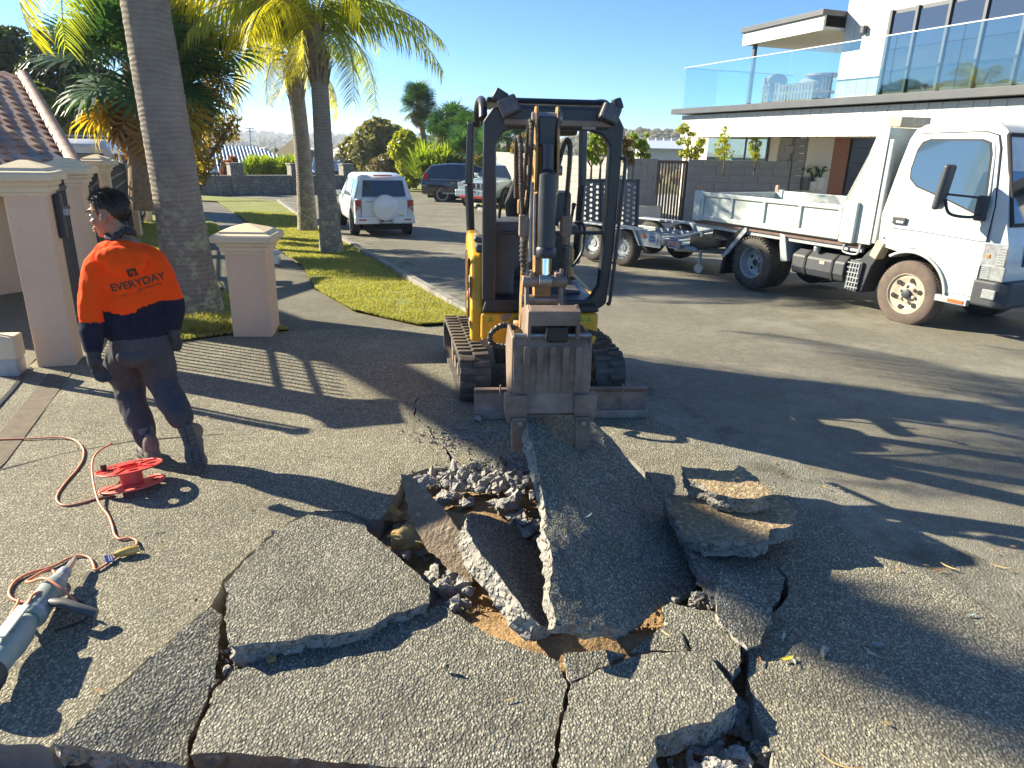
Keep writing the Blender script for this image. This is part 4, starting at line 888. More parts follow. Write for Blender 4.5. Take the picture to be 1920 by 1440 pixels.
def wheel(parent, c, r, w, rim, out=-1, tyre=None, rimr=.6, truck=False, chunky=False, nm='wheel', lug=None):
    """wheel lying on the y axis; out = -1 shows its face towards -y"""
    wr = bpy.data.objects.new(nm, None); COL.objects.link(wr); wr.parent = parent; wr.location = c
    mb = MB(); y0 = -w/2; s = out
    prof = [(r*rimr, -w/2), (r*(rimr+.06), -w/2-.004), (r*.9, -w/2-.006), (r*.975, -w*.42), (r, -w*.3), (r, w*.3), (r*.975, w*.42), (r*.9, w/2), (r*rimr, w/2)]
    mb.lathe(prof, 40, axis='Y', cap=False)
    t = mb.build('tyre', tyre or m_tyre, wr, smooth=45)
    if chunky:
        mb = MB(); n = 44
        for k in range(n):
            a = 2*math.pi*k/n
            for o_ in (-1, 1): mb.box((0, o_*w*.27, r+.001), (r*.09, w*.38, .022), T=Matrix.Rotation(a+(.07 if o_ > 0 else 0), 4, 'Y'))
            mb.box((0, -s*-w*.49, r*.975), (r*.08, .02, .03), T=Matrix.Rotation(a, 4, 'Y'))
        tag(mb.build('tread', tyre or m_tyre, t), kind='stuff')
    else:
        mb = MB(); n = 60
        for k in range(n): mb.box((0, 0, r+.0005), (r*.05, w*.7, .006), T=Matrix.Rotation(2*math.pi*k/n, 4, 'Y'))
        tag(mb.build('tread', tyre or m_tyre, t), kind='stuff')
    f = s*w/2
    rm = MB()
    if truck == 'front':
        rm.lathe([(.0, f*.72), (r*.2, f*.72), (r*.3, f*.55), (r*.34, f*.55), (r*.48, f*.85), (r*rimr*.93, f*.8), (r*rimr, f*1.02), (r*rimr*1.04, f*1.0), (r*rimr*1.03, f*.2)], 40, axis='Y', cap=False)
        o = rm.build('rim', rim, wr, smooth=40)
        for k in range(6):
            a = 2*math.pi*k/6+.25
            MB().lathe([(.0, f*.915), (r*.075, f*.91), (r*.08, f*.86)], 16, (r*.43*math.cos(a), 0, r*.43*math.sin(a)), 'Y').build('vent_hole', m_dark, o)
            MB().lathe([(.016, f*.6), (.02, f*.85), (.012, f*.9), (0, f*.9)], 8, (r*.24*math.cos(a+.5), 0, r*.24*math.sin(a+.5)), 'Y').build('wheel_nut', rim, o)
        MB().lathe([(.055, f*.6), (.055, f*1.0), (.04, f*1.1), (0, f*1.1)], 20, axis='Y').build('hub_cap', m_bpl, o, smooth=40)
    elif truck == 'rear':
        rm.lathe([(r*rimr, f*.98), (r*rimr*1.04, f*1.02), (r*rimr*.96, f*.95), (r*rimr*.85, f*-.1), (r*.3, f*-.45), (r*.26, f*-.3), (r*.0, f*-.3)], 40, axis='Y', cap=False)
        o = rm.build('rim', rim, wr, smooth=40)
        for k in range(5):
            a = 2*math.pi*k/5+.1
            MB().lathe([(.0, f*-.22), (r*.07, f*-.22), (r*.07, f*-.4)], 14, (r*.4*math.cos(a), 0, r*.4*math.sin(a)), 'Y').build('vent_hole', m_dark, o)
            MB().lathe([(.018, f*-.3), (.018, f*-.05), (0, f*-.05)], 8, (r*.2*math.cos(a), 0, r*.2*math.sin(a)), 'Y').build('wheel_nut', m_galv, o)
        MB().lathe([(.06, f*-.4), (.06, f*.1), (.045, f*.2), (0, f*.2)], 20, axis='Y').build('hub_cap', m_galv, o, smooth=40)
    elif truck == 'trailer':
        rm.lathe([(.0, f*.5), (r*.2, f*.5), (r*.22, f*.3), (r*.45, f*.6), (r*rimr*.95, f*.5), (r*rimr*1.02, f*1.0), (r*rimr*1.02, f*.2)], 32, axis='Y', cap=False)
        o = rm.build('rim', rim, wr, smooth=40)
        for k in range(14):
            a = 2*math.pi*k/14; MB().lathe([(.0, f*.66), (r*.04, f*.66), (r*.04, f*.5)], 10, (r*.5*math.cos(a), 0, r*.5*math.sin(a)), 'Y').build('vent_hole', m_dark, o)
    else:
        rm.lathe([(r*rimr*1.02, f*.2), (r*rimr*1.04, f*1.02), (r*rimr*.93, f*1.0), (r*rimr*.9, f*.4)], 32, axis='Y', cap=False)
        rm.lathe([(0, f*.95), (r*.13, f*.92), (r*.14, f*.3)], 16, axis='Y')
        for k in range(7):
            rm.box((r*rimr*.55, f*.84, 0), (r*rimr*.85, .015, r*.09), T=Matrix.Rotation(2*math.pi*k/7, 4, 'Y'))
        o = rm.build('rim', rim, wr, smooth=40)
        MB().lathe([(0, f*.35), (r*rimr*.95, f*.35), (r*rimr*.95, f*.2)], 24, axis='Y').build('brake_disc', m_dark, wr)
    return wr

# ---------------------------------------------------------------- tip truck
TK = thing('tip_truck', 'white light truck with a scuffed tipping tray, parked at the right edge of the road', 'truck', (3.49, 10.36, -.085), math.atan2(-.892, .454))
# local: x forward, y = 0 on the near side and growing away from the camera, z up
TW = 1.72
def tumble(v): return Vector((v[0], v[1]+(.1*max(0, v[2]-1.25)*(1 if v[1] < TW/2 else -1)), v[2]))
def arc(cx, cz, r, a0, a1, n=10): return [(cx+r*math.cos(R(a0+(a1-a0)*i/n)), cz+r*math.sin(R(a0+(a1-a0)*i/n))) for i in range(n+1)]
cab = MB()
prof = [(1.95, .92), (1.93, 1.26), (2.0, 1.8), (2.05, 2.1), (2.1, 2.2), (2.2, 2.255), (2.6, 2.285), (2.98, 2.27), (3.1, 2.2), (3.16, 2.08), (3.28, 1.62), (3.36, 1.28), (3.42, 1.1), (3.44, .72), (3.43, .45), (2.86, .45)]+arc(2.42, .4, .475, 8, 110, 10)+[(2.05, .88)]
cab.prism(prof, 0.0, TW, 'XZ')
cb_ = cab.build('cab', m_wpaint2, TK, bevel=.055, seg=4, smooth=40)
for v in cb_.data.vertices: v.co = tumble(v.co)
def sidepanel(name, poly, y0, y1, m, bevel=.004, parent=cb_, tum=True):
    o = MB().prism(poly, y0, y1, 'XZ').build(name, m, parent, bevel=bevel, smooth=40)
    if tum:
        for v in o.data.vertices: v.co = tumble(v.co)
    return o
win = [(2.2, 1.98), (2.24, 2.06), (2.32, 2.09), (2.88, 2.09), (2.97, 2.06), (3.01, 1.95), (3.1, 1.4), (3.02, 1.37), (2.7, 1.48), (2.3, 1.6), (2.2, 1.68), (2.18, 1.78)]
cx_, cz_ = 2.6, 1.8
big = [(cx_+(x-cx_)*1.1, cz_+(z-cz_)*1.13) for x, z in win]; mid = [(cx_+(x-cx_)*1.045, cz_+(z-cz_)*1.06) for x, z in win]
dr = sidepanel('cab_door', [(2.02, 1.0), (2.0, 1.26), (2.07, 1.85), (2.12, 2.08), (2.2, 2.16), (2.9, 2.175), (3.03, 2.14), (3.08, 2.02), (3.19, 1.45), (3.2, 1.1), (3.19, .5), (2.88, .5)]+arc(2.42, .4, .52, 12, 100, 8)+[(2.1, .96)], -.012, .05, m_wpaint2, .01)
sidepanel('door_seam', big, -.016, -.005, m_wpaint2, .006, dr); sidepanel('window_rubber', mid, -.0195, -.01, m_seam, .003, dr); sidepanel('side_window', win, -.022, -.012, m_wglass, .001, dr)
def seam(pts, y, parent, r=.0035, m=m_seam, name='panel_seam'):
    o = MB().tube([(x, y, z) for x, z in pts], r, 6, cap=True).build(name, m, parent)
    for v in o.data.vertices: v.co = tumble(v.co)
    return o
seam([(2.02, .98), (2.0, 1.26), (2.07, 1.85), (2.12, 2.08), (2.2, 2.165), (2.9, 2.18), (3.035, 2.145), (3.09, 2.02), (3.195, 1.45), (3.205, 1.1), (3.195, .48)], -.0045, cb_, .0065)
seam([(2.01, 1.12), (2.6, 1.12), (3.2, 1.1)], -.0135, dr, .004, m_wpaint2, 'door_crease'); seam([(2.9, .62), (3.19, .61)], -.0135, dr, .006, m_wpaint2, 'door_crease')
MB().box((2.18, -.014, 1.205), (.17, .02, .085)).build('door_handle', m_bpl, dr, bevel=.012); MB().box((2.2, -.026, 1.19), (.09, .012, .025)).build('handle_lever', m_wpaint, dr, bevel=.005)
# arch liner, flare, splash guards
MB().prism(arc(2.42, .4, .49, 5, 125, 14)+arc(2.42, .4, .46, 125, 5, 14), -.03, .35, 'XZ').build('wheel_arch', m_galv, cb_, bevel=.004)
MB().prism(arc(2.42, .4, .46, 0, 150, 14)+[(2.3, .5)], .3, .5, 'XZ').build('arch_liner', m_dark, cb_)
MB().prism([(1.62, .3), (1.82, .28), (1.9, .62), (2.02, .84), (1.92, .9), (1.74, .7), (1.66, .68)], .02, .3, 'XZ').build('front_mudguard', m_bpl, TK, bevel=.01)
st = MB().box((1.7, .0, .48), (.19, .03, .38), e=(0, R(5), 0)).build('step_panel', m_bpl, TK, bevel=.01)
for k in range(6): MB().box((1.7+.005*(2-k), -.02, .34+.06*k), (.17, .012, .012)).build('step_rib', m_galv, st)
for k in range(4): MB().box((1.64+.04*k, -.02, .48), (.01, .01, .34), e=(0, R(5), 0)).build('step_rib', m_galv, st)
MB().box((1.96, .06, .84), (.11, .16, .22), e=(0, R(22), 0)).lathe([(.04, 0), (.045, .06), (.02, .08)], 14, (2.0, .04, .94)).build('washer_bottle', m_cream, TK, bevel=.02, seg=3)
# lamps and bumper
MB().box((3.325, -.012, .96), (.25, .03, .25)).build('headlight', m_clear, cb_, bevel=.012); MB().box((3.27, -.03, .95), (.035, .012, .04)).build('indicator_bulb', m_amber, cb_, bevel=.006)
MB().box((3.405, -.026, .96), (.09, .02, .2)).build('indicator_lens', m_clear, cb_, bevel=.006)
for k in range(7): MB().box((3.405, -.038, .88+.027*k), (.085, .006, .006)).build('lens_ridge', m_galv, cb_)
MB().box((3.345, -.012, .78), (.24, .035, .16)).build('lower_headlight', m_clear, cb_, bevel=.012)
for k in range(8): MB().box((3.27, -.033, .715+.018*k), (.09, .008, .005)).build('lens_ridge', m_galv, cb_)
MB().prism([(3.42, -.03), (3.52, .05), (3.52, TW-.05), (3.42, TW+.03), (3.17, TW+.03), (3.17, -.03)], .42, .7, 'XY').build('bumper', m_bpl, cb_, bevel=.03, seg=3)
MB().box((3.36, -.035, .56), (.14, .02, .1)).build('fog_lamp', m_clear, cb_, bevel=.02)
MB().box((2.98, -.01, .425), (.36, .06, .07)).build('sill', m_galv, cb_, bevel=.006); MB().box((3.04, -.044, .425), (.17, .008, .035)).build('side_reflector', m_refl, cb_)
# windscreen and front face
ws = MB(); ws.add([(3.125, .12, 2.12), (3.125, TW-.12, 2.12), (3.375, TW-.08, 1.3), (3.375, .08, 1.3)], [(0, 1, 2, 3)])
wso = ws.build('windscreen', m_cglass, cb_); so_ = wso.modifiers.new('s', 'SOLIDIFY'); so_.thickness = .02; so_.offset = 0
wf = MB().tube([(3.13, .08, 2.15), (3.13, TW-.08, 2.15), (3.385, TW-.05, 1.27), (3.385, .05, 1.27), (3.13, .08, 2.15)], .022, 8).build('windscreen_rubber', m_seam, cb_, smooth=40)
MB().box((3.43, TW/2, .95), (.04, 1.1, .22)).build('grille', m_bpl, cb_, bevel=.01); MB().box((3.02, TW/2, 1.35), (.3, TW-.3, .2)).build('dashboard', m_grey, cb_)
MB().box((3.02, .3, 1.75), (.06, .4, .6), e=(0, .1, 0)).build('cab_seat', m_cream, cb_, bevel=.05)
# mirror on its bracket
mi = MB().box((2.84, -.34, 1.62), (.07, .2, .46), e=(0, R(6), R(12))).build('mirror', m_bpl, TK, bevel=.03, seg=3)
MB().tube(bez([(3.13, -.02, 1.36), (3.06, -.16, 1.33), (2.93, -.3, 1.36), (2.87, -.32, 1.5)], 6), .016).tube([(3.12, -.0, 1.52), (2.86, -.3, 1.55)], .012).build('mirror_arm', m_bpl, mi, smooth=40)
MB().box((3.09, -.03, 1.42), (.12, .06, .26)).build('mirror_base', m_bpl, mi, bevel=.02)
# wheels
wheel(TK, (2.42, .11, .385), .385, .2, m_rimc, truck='front', tyre=m_tyre_b, rimr=.6); wheel(TK, (2.42, TW-.11, .385), .385, .2, m_rimc, 1, truck='rear', tyre=m_tyre_b, rimr=.6)
wheel(TK, (-.06, .12, .38), .38, .2, m_rimc if False else m_galv, truck='rear', chunky=True, rimr=.58); wheel(TK, (-.06, .36, .38), .38, .2, m_galv, truck='rear', rimr=.58)
wheel(TK, (-.06, TW-.36, .38), .38, .2, m_galv, 1, truck='rear', rimr=.58); wheel(TK, (-.06, TW-.12, .38), .38, .2, m_galv, 1, truck='rear', chunky=True, rimr=.58)
# chassis
for y in (.48, 1.22): MB().box((.8, y, .66), (4.4, .07, .16)).build('chassis_rail', m_dark, TK)
MB().lathe([(.05, .1), (.05, TW-.1)], 12, (-.06, 0, .38), 'Y').build('axle', m_dark, TK)
MB().lathe([(.04, .1), (.04, TW-.1)], 12, (2.42, 0, .36), 'Y').build('axle', m_dark, TK)
MB().box((1.1, .9, .5), (1.0, .5, .3)).build('gearbox', m_dark, TK, bevel=.03)
tk = MB().prism([(z*1., y) for z, y in []] or [(.08, .36), (.2, .33), (.44, .34), (.5, .42), (.5, .62), (.42, .69), (.16, .69), (.06, .6), (.05, .45)], .64, 1.5, 'YZ').build('fuel_tank', m_bpl, TK, bevel=.02, seg=3)
for x in (.86, 1.3): MB().prism([(.07, .35), (.2, .32), (.45, .33), (.51, .42), (.51, .62), (.43, .7), (.16, .7), (.05, .61), (.04, .45)], x, x+.03, 'YZ').build('tank_strap', m_dark, tk)
MB().lathe([(.04, 0), (.045, .05), (.03, .07)], 14, (1.0, .1, .69)).build('fuel_cap', m_galv, tk)
MB().box((1.15, .055, .56), (.08, .01, .04)).build('tank_label', m_cream, tk)
MB().tube(bez([(1.5, -.0, .86), (1.5, -.02, .76), (1.7, -.02, .75), (1.72, 0, .86)], 5), .012).build('tie_rail', m_galv, TK, smooth=40)
MB().prism([(-.68, .12), (-.64, .12), (-.5, .62), (-.2, .88), (-.3, .88), (-.58, .64)], .0, .48, 'XZ').build('mudflap', m_dark, TK); MB().prism([(-.66, .4), (-.24, .87), (-.2, .87), (-.2, .82), (-.6, .38)], -.01, .03, 'XZ').build('mudguard_bracket', m_galv, TK)
MB().prism([(.42, .86), (.52, .84), (.62, .5), (.5, .48), (.44, .7)], .0, .3, 'XZ').build('inner_mudguard', m_galv, TK, bevel=.01)
# tray: drop sides with pressed panels
tray = MB().box((.17, TW/2, .85), (3.1, TW-.02, .05)).build('tray_floor', m_rustp, TK)
MB().box((.17, .06, .8), (3.1, .05, .06)).build('tray_edge_rail', m_galv, TK)
def dropside(y, s):
    d = MB().box((.1, y, 1.1), (2.62, .03, .42)).build('drop_side', m_bed, TK, bevel=.004)
    MB().box((.1, y+s*.028, 1.285), (2.62, .035, .06)).build('side_rail', m_bed, d, bevel=.01); MB().box((.1, y+s*.028, .93), (2.62, .035, .07)).build('side_rail', m_bed, d, bevel=.01)
    for k in range(5): MB().box((-1.18+.64*k, y+s*.026, 1.11), (.06 if k in (0, 4) else .05, .033, .32)).build('side_rib', m_bed, d, bevel=.008)
    return d
dropside(.0, -1); dropside(TW, 1)
MB().box((-1.29, -.015, 1.1), (.16, .07, .46)).build('rear_corner_post', m_bed, TK, bevel=.012); MB().box((-1.29, TW, 1.1), (.16, .07, .46)).build('rear_corner_post', m_bed, TK, bevel=.012)
MB().box((1.52, -.015, 1.12), (.2, .07, .5)).build('front_corner_post', m_bed, TK, bevel=.012); MB().box((-1.36, TW/2, 1.08), (.04, TW, .42)).build('tailgate', m_bed, TK, bevel=.006)
for y in (0.02, TW-.02): MB().lathe([(.035, -.03), (.035, .03)], 14, (-1.33, y, 1.37), 'Y').box((-1.33, y, 1.33), (.08, .05, .06)).build('tailgate_hinge', m_rust, TK, bevel=.006)
MB().prism([(1.36, 1.34), (1.42, 1.34), (1.7, 2.2), (1.74, 2.235), (1.84, 2.235), (1.84, .88), (1.62, .88), (1.62, 1.34)], .0, .035, 'XZ').build('headboard_gusset', m_bed, TK, bevel=.006)
MB().prism([(1.36, 1.34), (1.42, 1.34), (1.7, 2.2), (1.84, 2.235), (1.84, .88), (1.62, .88)], TW-.035, TW, 'XZ').build('headboard_gusset', m_bed, TK, bevel=.006)
MB().box((1.8, TW/2, 1.56), (.05, TW-.08, 1.34)).build('headboard', m_bed, TK, bevel=.006)
MB().box((1.88, .04, 1.5), (.06, .06, 1.2)).build('headboard_brace', m_galv, TK, bevel=.01)
tb = MB().box((0, 0, 0), (.4, .22, .11)).build('timber_block', mat('old_cut_stone', (.46, .4, .3), .9, col2=(.3, .26, .2), vs=8, bump=.01, bs=40), None, bevel=.015)
tb.matrix_world = TK.matrix_basis.copy() if False else Matrix.Identity(4)
bpy.context.view_layer.update()
tb.matrix_world = TK.matrix_world @ Matrix.Translation((1.82, .34, 2.295)) @ Matrix.Rotation(R(75), 4, 'Z')
tag(tb, 'weathered pale block lying across the top of the truck headboard', 'block')
# ---------------------------------------------------------------- plant trailer hitched behind
TR = thing('plant_trailer', 'galvanised tandem plant trailer with a raised perforated loading ramp, hitched behind the truck', 'trailer', (2.02, 13.2, -.2), math.atan2(-.892, .454)+R(14))
# local: x towards the truck, y away from the camera
bpy.context.view_layer.update()
TRW = 1.45
for y in (0, TRW): MB().box((.0, y+(.02 if y == 0 else -.02), .5), (2.5, .05, .12)).build('side_rail', m_galv, TR, bevel=.006)
MB().box((0, TRW/2, .47), (2.5, TRW, .03)).build('deck', m_galv, TR)
for k in range(8): MB().box((-.9+.26*k, TRW/2, .495), (.05, TRW-.1, .015)).build('deck_strip', m_galv, TR)
for k in range(6): MB().tube([(-1.1+.42*k, .0, .56), (-1.06+.42*k, .0, .61), (-1.0+.42*k, .0, .61), (-.96+.42*k, .0, .56)], .008).build('tie_hook', m_galv, TR)
for x in (-.62, .12):
    wheel(TR, (x, -.12, .33), .33, .19, m_galv, truck='trailer', rimr=.6); wheel(TR, (x, TRW+.12, .33), .33, .19, m_galv, 1, truck='trailer', rimr=.6)
for (y0, y1) in ((-.26, 0), (TRW, TRW+.26)):
    MB().prism([(-1.05, .45), (-.9, .68), (.38, .68), (.55, .42), (.58, .42), (.42, .71), (-.93, .71), (-1.09, .45)], y0, y1, 'XZ').build('mudguard', m_galv, TR, bevel=.004)
    MB().prism([(.42, .68), (.55, .42), (1.0, .42), (1.0, .66), (.6, .7)], y0+.04, y0+.06, 'XZ').build('guard_plate', m_galv, TR, bevel=.004)
MB().lathe([(.03, 0), (.03, .012), (0, .014)], 16, (.62, -.23, .6), e=(R(90), 0, 0)).build('amber_reflector', m_refl, TR)
m_blue = mat('blue_print', (.03, .08, .35), .4)
stk = MB().box((.82, -.226, .56), (.2, .004, .16)).build('blue_sticker', m_white, TR)
for k, dz in enumerate((.05, .02, -.02, -.05)): MB().box((.82, -.2295, .56+dz), (.16-.03*(k % 2), .002, .014)).build('print_line', m_blue, stk)
wst = MB().box((1.12, -.02, .52), (.2, .01, .2)).build('notice_sticker', m_white, TR)
for k, (dz, mm) in enumerate(((.07, m_blue), (.035, m_blue), (0, m_redp), (-.035, m_redp), (-.07, m_blue))): MB().box((1.12, -.0265, .52+dz), (.17, .002, .02)).build('print_line', mm, wst)
# drawbar
MB().tube([(1.1, .05, .42), (2.35, TRW/2, .42)], .05, 4).build('drawbar', m_galv, TR); MB().tube([(1.1, TRW-.05, .42), (2.35, TRW/2, .42)], .05, 4).build('drawbar', m_galv, TR)
MB().box((2.35, TRW/2, .44), (.5, .1, .09)).build('coupling', m_galv, TR, bevel=.01)
MB().tube([(1.5, .25, .16), (1.5, .25, .75)], .03).lathe([(.08, -.025), (.08, .025)], 14, (1.5, .25, .1), 'Y').build('jockey_wheel', m_galv, TR, smooth=40)
MB().tube([(2.3, .7, .38), (2.3, .66, .2), (2.34, .64, .1)], .012, 6).build('safety_chain', m_dark, TR)
sp2 = MB().prism([(.3, .02), (.9, .2), (.92, .28), (.8, .3), (.3, .3)], .2, 1.2, 'XZ').build('toolbox', m_dark, TR, loc=(1.0, 0, .35))
MB().tube([(1.0, .06, .56), (1.5, .5, .74), (1.5, 1.0, .74), (1.0, TRW-.06, .56)], .03, 6).build('front_rail', m_galv, TR, smooth=40)
# ramp: real round holes punched in three panels
def punched(w, h, cols, rows, r, mh):
    outer = [Vector(p) for p in ((0, 0), (w, 0), (w, h), (0, h))]; holes = []
    for i in range(cols):
        for j in range(rows):
            cx, cy = w*(i+.5)/cols, h*(j+.5+(.5 if i % 2 else 0))/(rows+.5)
            if cy+r > h-.01: continue
            holes.append([Vector((cx+r*math.cos(a*math.pi/5), cy+r*math.sin(a*math.pi/5))) for a in range(10)])
    v, f = tri_fill(outer, holes); mb = MB(); mb.add([(p.x, 0, p.y) for p in v], f)
    return mb
RP = bpy.data.objects.new('loading_ramp', None); COL.objects.link(RP); RP.parent = TR; RP.location = (-1.2, .05, .55); RP.rotation_euler = (0, 0, R(90))
rw_, rh = 1.24, .9
RP.rotation_euler = (R(-5), 0, R(67))
for x in (0, rw_*.36, rw_*.66, rw_): MB().box((x, 0, rh/2), (.05, .05, rh+.04)).build('ramp_post', m_bpl, RP, bevel=.006)
for z in (0, rh): MB().box((rw_/2, 0, z), (rw_+.05, .05, .05)).build('ramp_rail', m_bpl, RP, bevel=.006)
m_ramp = mat('ramp_sheet', (.1, .115, .14), .5, .3, col2=(.07, .08, .1), vs=8)
for (a, b, c_) in ((0, .36, 3), (.36, .66, 3), (.66, 1, 3)):
    o = punched((b-a)*rw_-.05, rh-.05, c_, 8, .032, 0).build('ramp_sheet', m_ramp, RP, recalc=False); o.location = (a*rw_+.025, 0, .025); sm_ = o.modifiers.new('s', 'SOLIDIFY'); sm_.thickness = .012

# ---------------------------------------------------------------- cars
def car(name, label, loc, rz, L, W_, Hh, paint, st, gl, wheels, wr_, lights, extra=None, cat='car', rim=m_rims):
    """st: stations (x, z bottom, z belt, z top, half width, half roof width); gl: list of (station a, station b) glazed between belt and roof"""
    o = thing(name, label, cat, loc, rz); rows = []
    for (x, zb, zt, zr, w, wr) in st:
        rows.append([(w*.86, zb), (w*.97, zb+.06), (w, zb+.28*(zt-zb)), (w*1.0, zb+.7*(zt-zb)), (w*.965, zt), (wr+(w*.965-wr)*.12, zr-.07*(zr > zt+.05)), (wr*.86, zr-.012), (0, zr)])
    mb = MB(); n = len(rows[0])*2-1; vs = []
    for (x, *_), row in zip(st, rows):
        full = [(x, -y, z) for y, z in row]+[(x, y, z) for y, z in row[::-1][1:]]
        vs += full
    fs = [(i*n+k, i*n+k+1, (i+1)*n+k+1, (i+1)*n+k) for i in range(len(st)-1) for k in range(n-1)]+[(i*n+n-1, i*n, (i+1)*n, (i+1)*n+n-1) for i in range(len(st)-1)]
    fs += [tuple(range(n))[::-1], tuple(range((len(st)-1)*n, len(st)*n))]
    mb.add(vs, fs); body = mb.build('body', paint, o, bevel=.02, smooth=35, seg=2)
    # side glazing, following the loft
    for s in (-1, 1):
        for (a, b, t0, t1) in gl:
            g = MB(); q = []
            def P(t, k, u):
                i = min(int(t), len(st)-2); f = t-i; r0, r1 = rows[i], rows[i+1]
                A = [r0[k][j]+(r1[k][j]-r0[k][j])*f for j in (0, 1)]; B = [r0[k+1][j]+(r1[k+1][j]-r0[k+1][j])*f for j in (0, 1)]
                x = st[i][0]+(st[i+1][0]-st[i][0])*f; return (x, s*(A[0]+(B[0]-A[0])*u+.006), A[1]+(B[1]-A[1])*u)
            N_ = 4
            for i in range(N_+1):
                t = a+(b-a)*i/N_; q += [P(t, 4, t0), P(t, 4, t1)]
            g.add(q, [(2*i, 2*i+1, 2*i+3, 2*i+2) for i in range(N_)]); gg = g.build('side_window', m_cglass, body); md = gg.modifiers.new('s', 'SOLIDIFY'); md.thickness = .006; md.offset = 0
    for x in wheels:
        for s in (-1, 1):
            MB().lathe([(0, 0), (wr_*1.16, 0), (wr_*1.16, .012), (0, .012)], 28, (x, s*(W_/2-.006)-(.006 if s > 0 else .006), wr_*1.03), 'Y').build('wheel_arch', m_dark, body)
            wheel(o, (x, s*(W_/2-.1), wr_), wr_, .21, rim, s, rimr=.66)
    MB().box((0, 0, .28), (L*.9, W_*.7, .18)).build('underbody', m_dark, o)
    for (nm, c, d, m_) in lights: MB().box(c, d).build(nm, m_, body, bevel=min(d)*.35)
    if extra: extra(o, body)
    return o
# white small four wheel drive, seen from behind; local x forward
L1, W1 = 3.9, 1.66
st1 = [(-1.86, .42, .9, .98, .76, .7), (-1.9, .4, .98, 1.02, .8, .72), (-1.84, .36, 1.02, 1.1, .815, .69), (-1.72, .34, 1.02, 1.56, .82, .62), (-1.6, .33, 1.02, 1.64, .825, .61), (-.9, .32, 1.0, 1.68, .83, .62), (.1, .32, .98, 1.66, .83, .62), (.55, .32, .97, 1.52, .83, .6), (1.05, .32, .96, 1.0, .825, .68), (1.6, .34, .88, .93, .8, .64), (1.9, .4, .74, .8, .72, .55)]
def x1(o, body):
    g = MB(); g.add([(-1.865, -.6, 1.08), (-1.865, .6, 1.08), (-1.735, .54, 1.5), (-1.735, -.54, 1.5)], [(0, 1, 2, 3)]); gg = g.build('rear_window', m_cglass, body); gg.modifiers.new('s', 'SOLIDIFY').thickness = .012
    MB().prism([(-.63, .52), (.63, .52), (.63, 1.02), (-.63, 1.02)], -1.91, -1.9, 'YZ').build('tailgate_panel', m_wpaint, body, bevel=.006)
    for y in (-.635, .635): MB().box((-1.908, y, .77), (.01, .006, .52)).build('panel_seam', m_seam, body)
    MB().box((-1.908, 0, .515), (.01, 1.27, .006)).build('panel_seam', m_seam, body)
    MB().lathe([(0, -.2), (.3, -.2), (.335, -.18), (.345, -.14), (.345, .0), (0, .0)], 40, (-1.9, 0, .8), 'X').build('spare_wheel_cover', m_wpaint, o, smooth=40)
    MB().prism([(-.84, .36), (.84, .36), (.82, .56), (-.82, .56)], -1.96, -1.82, 'YZ').build('rear_bumper', m_wpaint, body, bevel=.03, seg=3)
    pt = MB().box((-1.972, -.02, .44), (.01, .36, .125)).build('number_plate', m_white, body, bevel=.002); MB().box((-1.969, -.02, .44), (.01, .385, .15)).build('plate_frame', m_seam, body)
    txt(pt, 'lettering', 'JBT793', .105, (-1.98, -.02, .44), (R(90), 0, R(-90)), m_blackp, .003)
    for s in (-1, 1):
        MB().box((-1.965, s*.62, .47), (.01, .2, .035)).build('bumper_reflector', m_red, body)
        MB().prism([(s*.8, 1.0), (s*.63, .98), (s*.66, .8), (s*.8, .68)], -1.92, -1.8, 'YZ').build('tail_light', m_red, body, bevel=.01)
        MB().prism([(s*.78, .82), (s*.67, .84), (s*.68, .79), (s*.77, .74)], -1.93, -1.9, 'YZ').build('reversing_lamp', m_clear, body)
        MB().box((.48, s*.93, 1.05), (.12, .2, .13)).build('wing_mirror', m_wpaint, body, bevel=.03)
    MB().box((-1.74, 0, 1.63), (.06, .5, .03)).build('high_brake_light', m_red, body); MB().tube([(-1.3, 0, 1.68), (-1.42, 0, 1.8)], .008).build('aerial', m_seam, body)
    MB().box((-1.915, .42, .95), (.006, .2, .025)).build('badge', m_galv, body); MB().box((-1.915, -.45, .585), (.006, .13, .03)).build('badge', m_yelp, body)
    MB().box((-1.0, -.3, 1.2), (.12, .3, .4)).build('headrest', m_seat, o)
car('parked_car', 'small white four wheel drive seen from behind with a white spare wheel cover', (-3.85, 19.4, G(17.8)-.02), math.atan2(.93, -.36), L1, W1, 1.68, m_wpaint, st1, [(3.1, 4.6, .1, .9), (4.75, 5.9, .08, .9), (5.98, 7.2, .08, .86)], (-1.2, 1.22), .34, [], x1).scale = (.9, .9, .9)
m_bpaint = mat('black_paint', (.008, .01, .022), .12, coat=1, spec=.8)
st2 = [(-2.2, .45, .95, 1.0, .78, .68), (-2.25, .35, .96, 1.06, .86, .7), (-2.12, .32, .98, 1.3, .88, .64), (-1.85, .3, .98, 1.58, .9, .62), (-1.0, .29, .97, 1.67, .91, .64), (.0, .29, .95, 1.64, .91, .63), (.6, .29, .94, 1.4, .91, .62), (1.15, .29, .93, 1.04, .9, .7), (1.8, .32, .86, .93, .87, .66), (2.25, .4, .7, .76, .74, .55)]
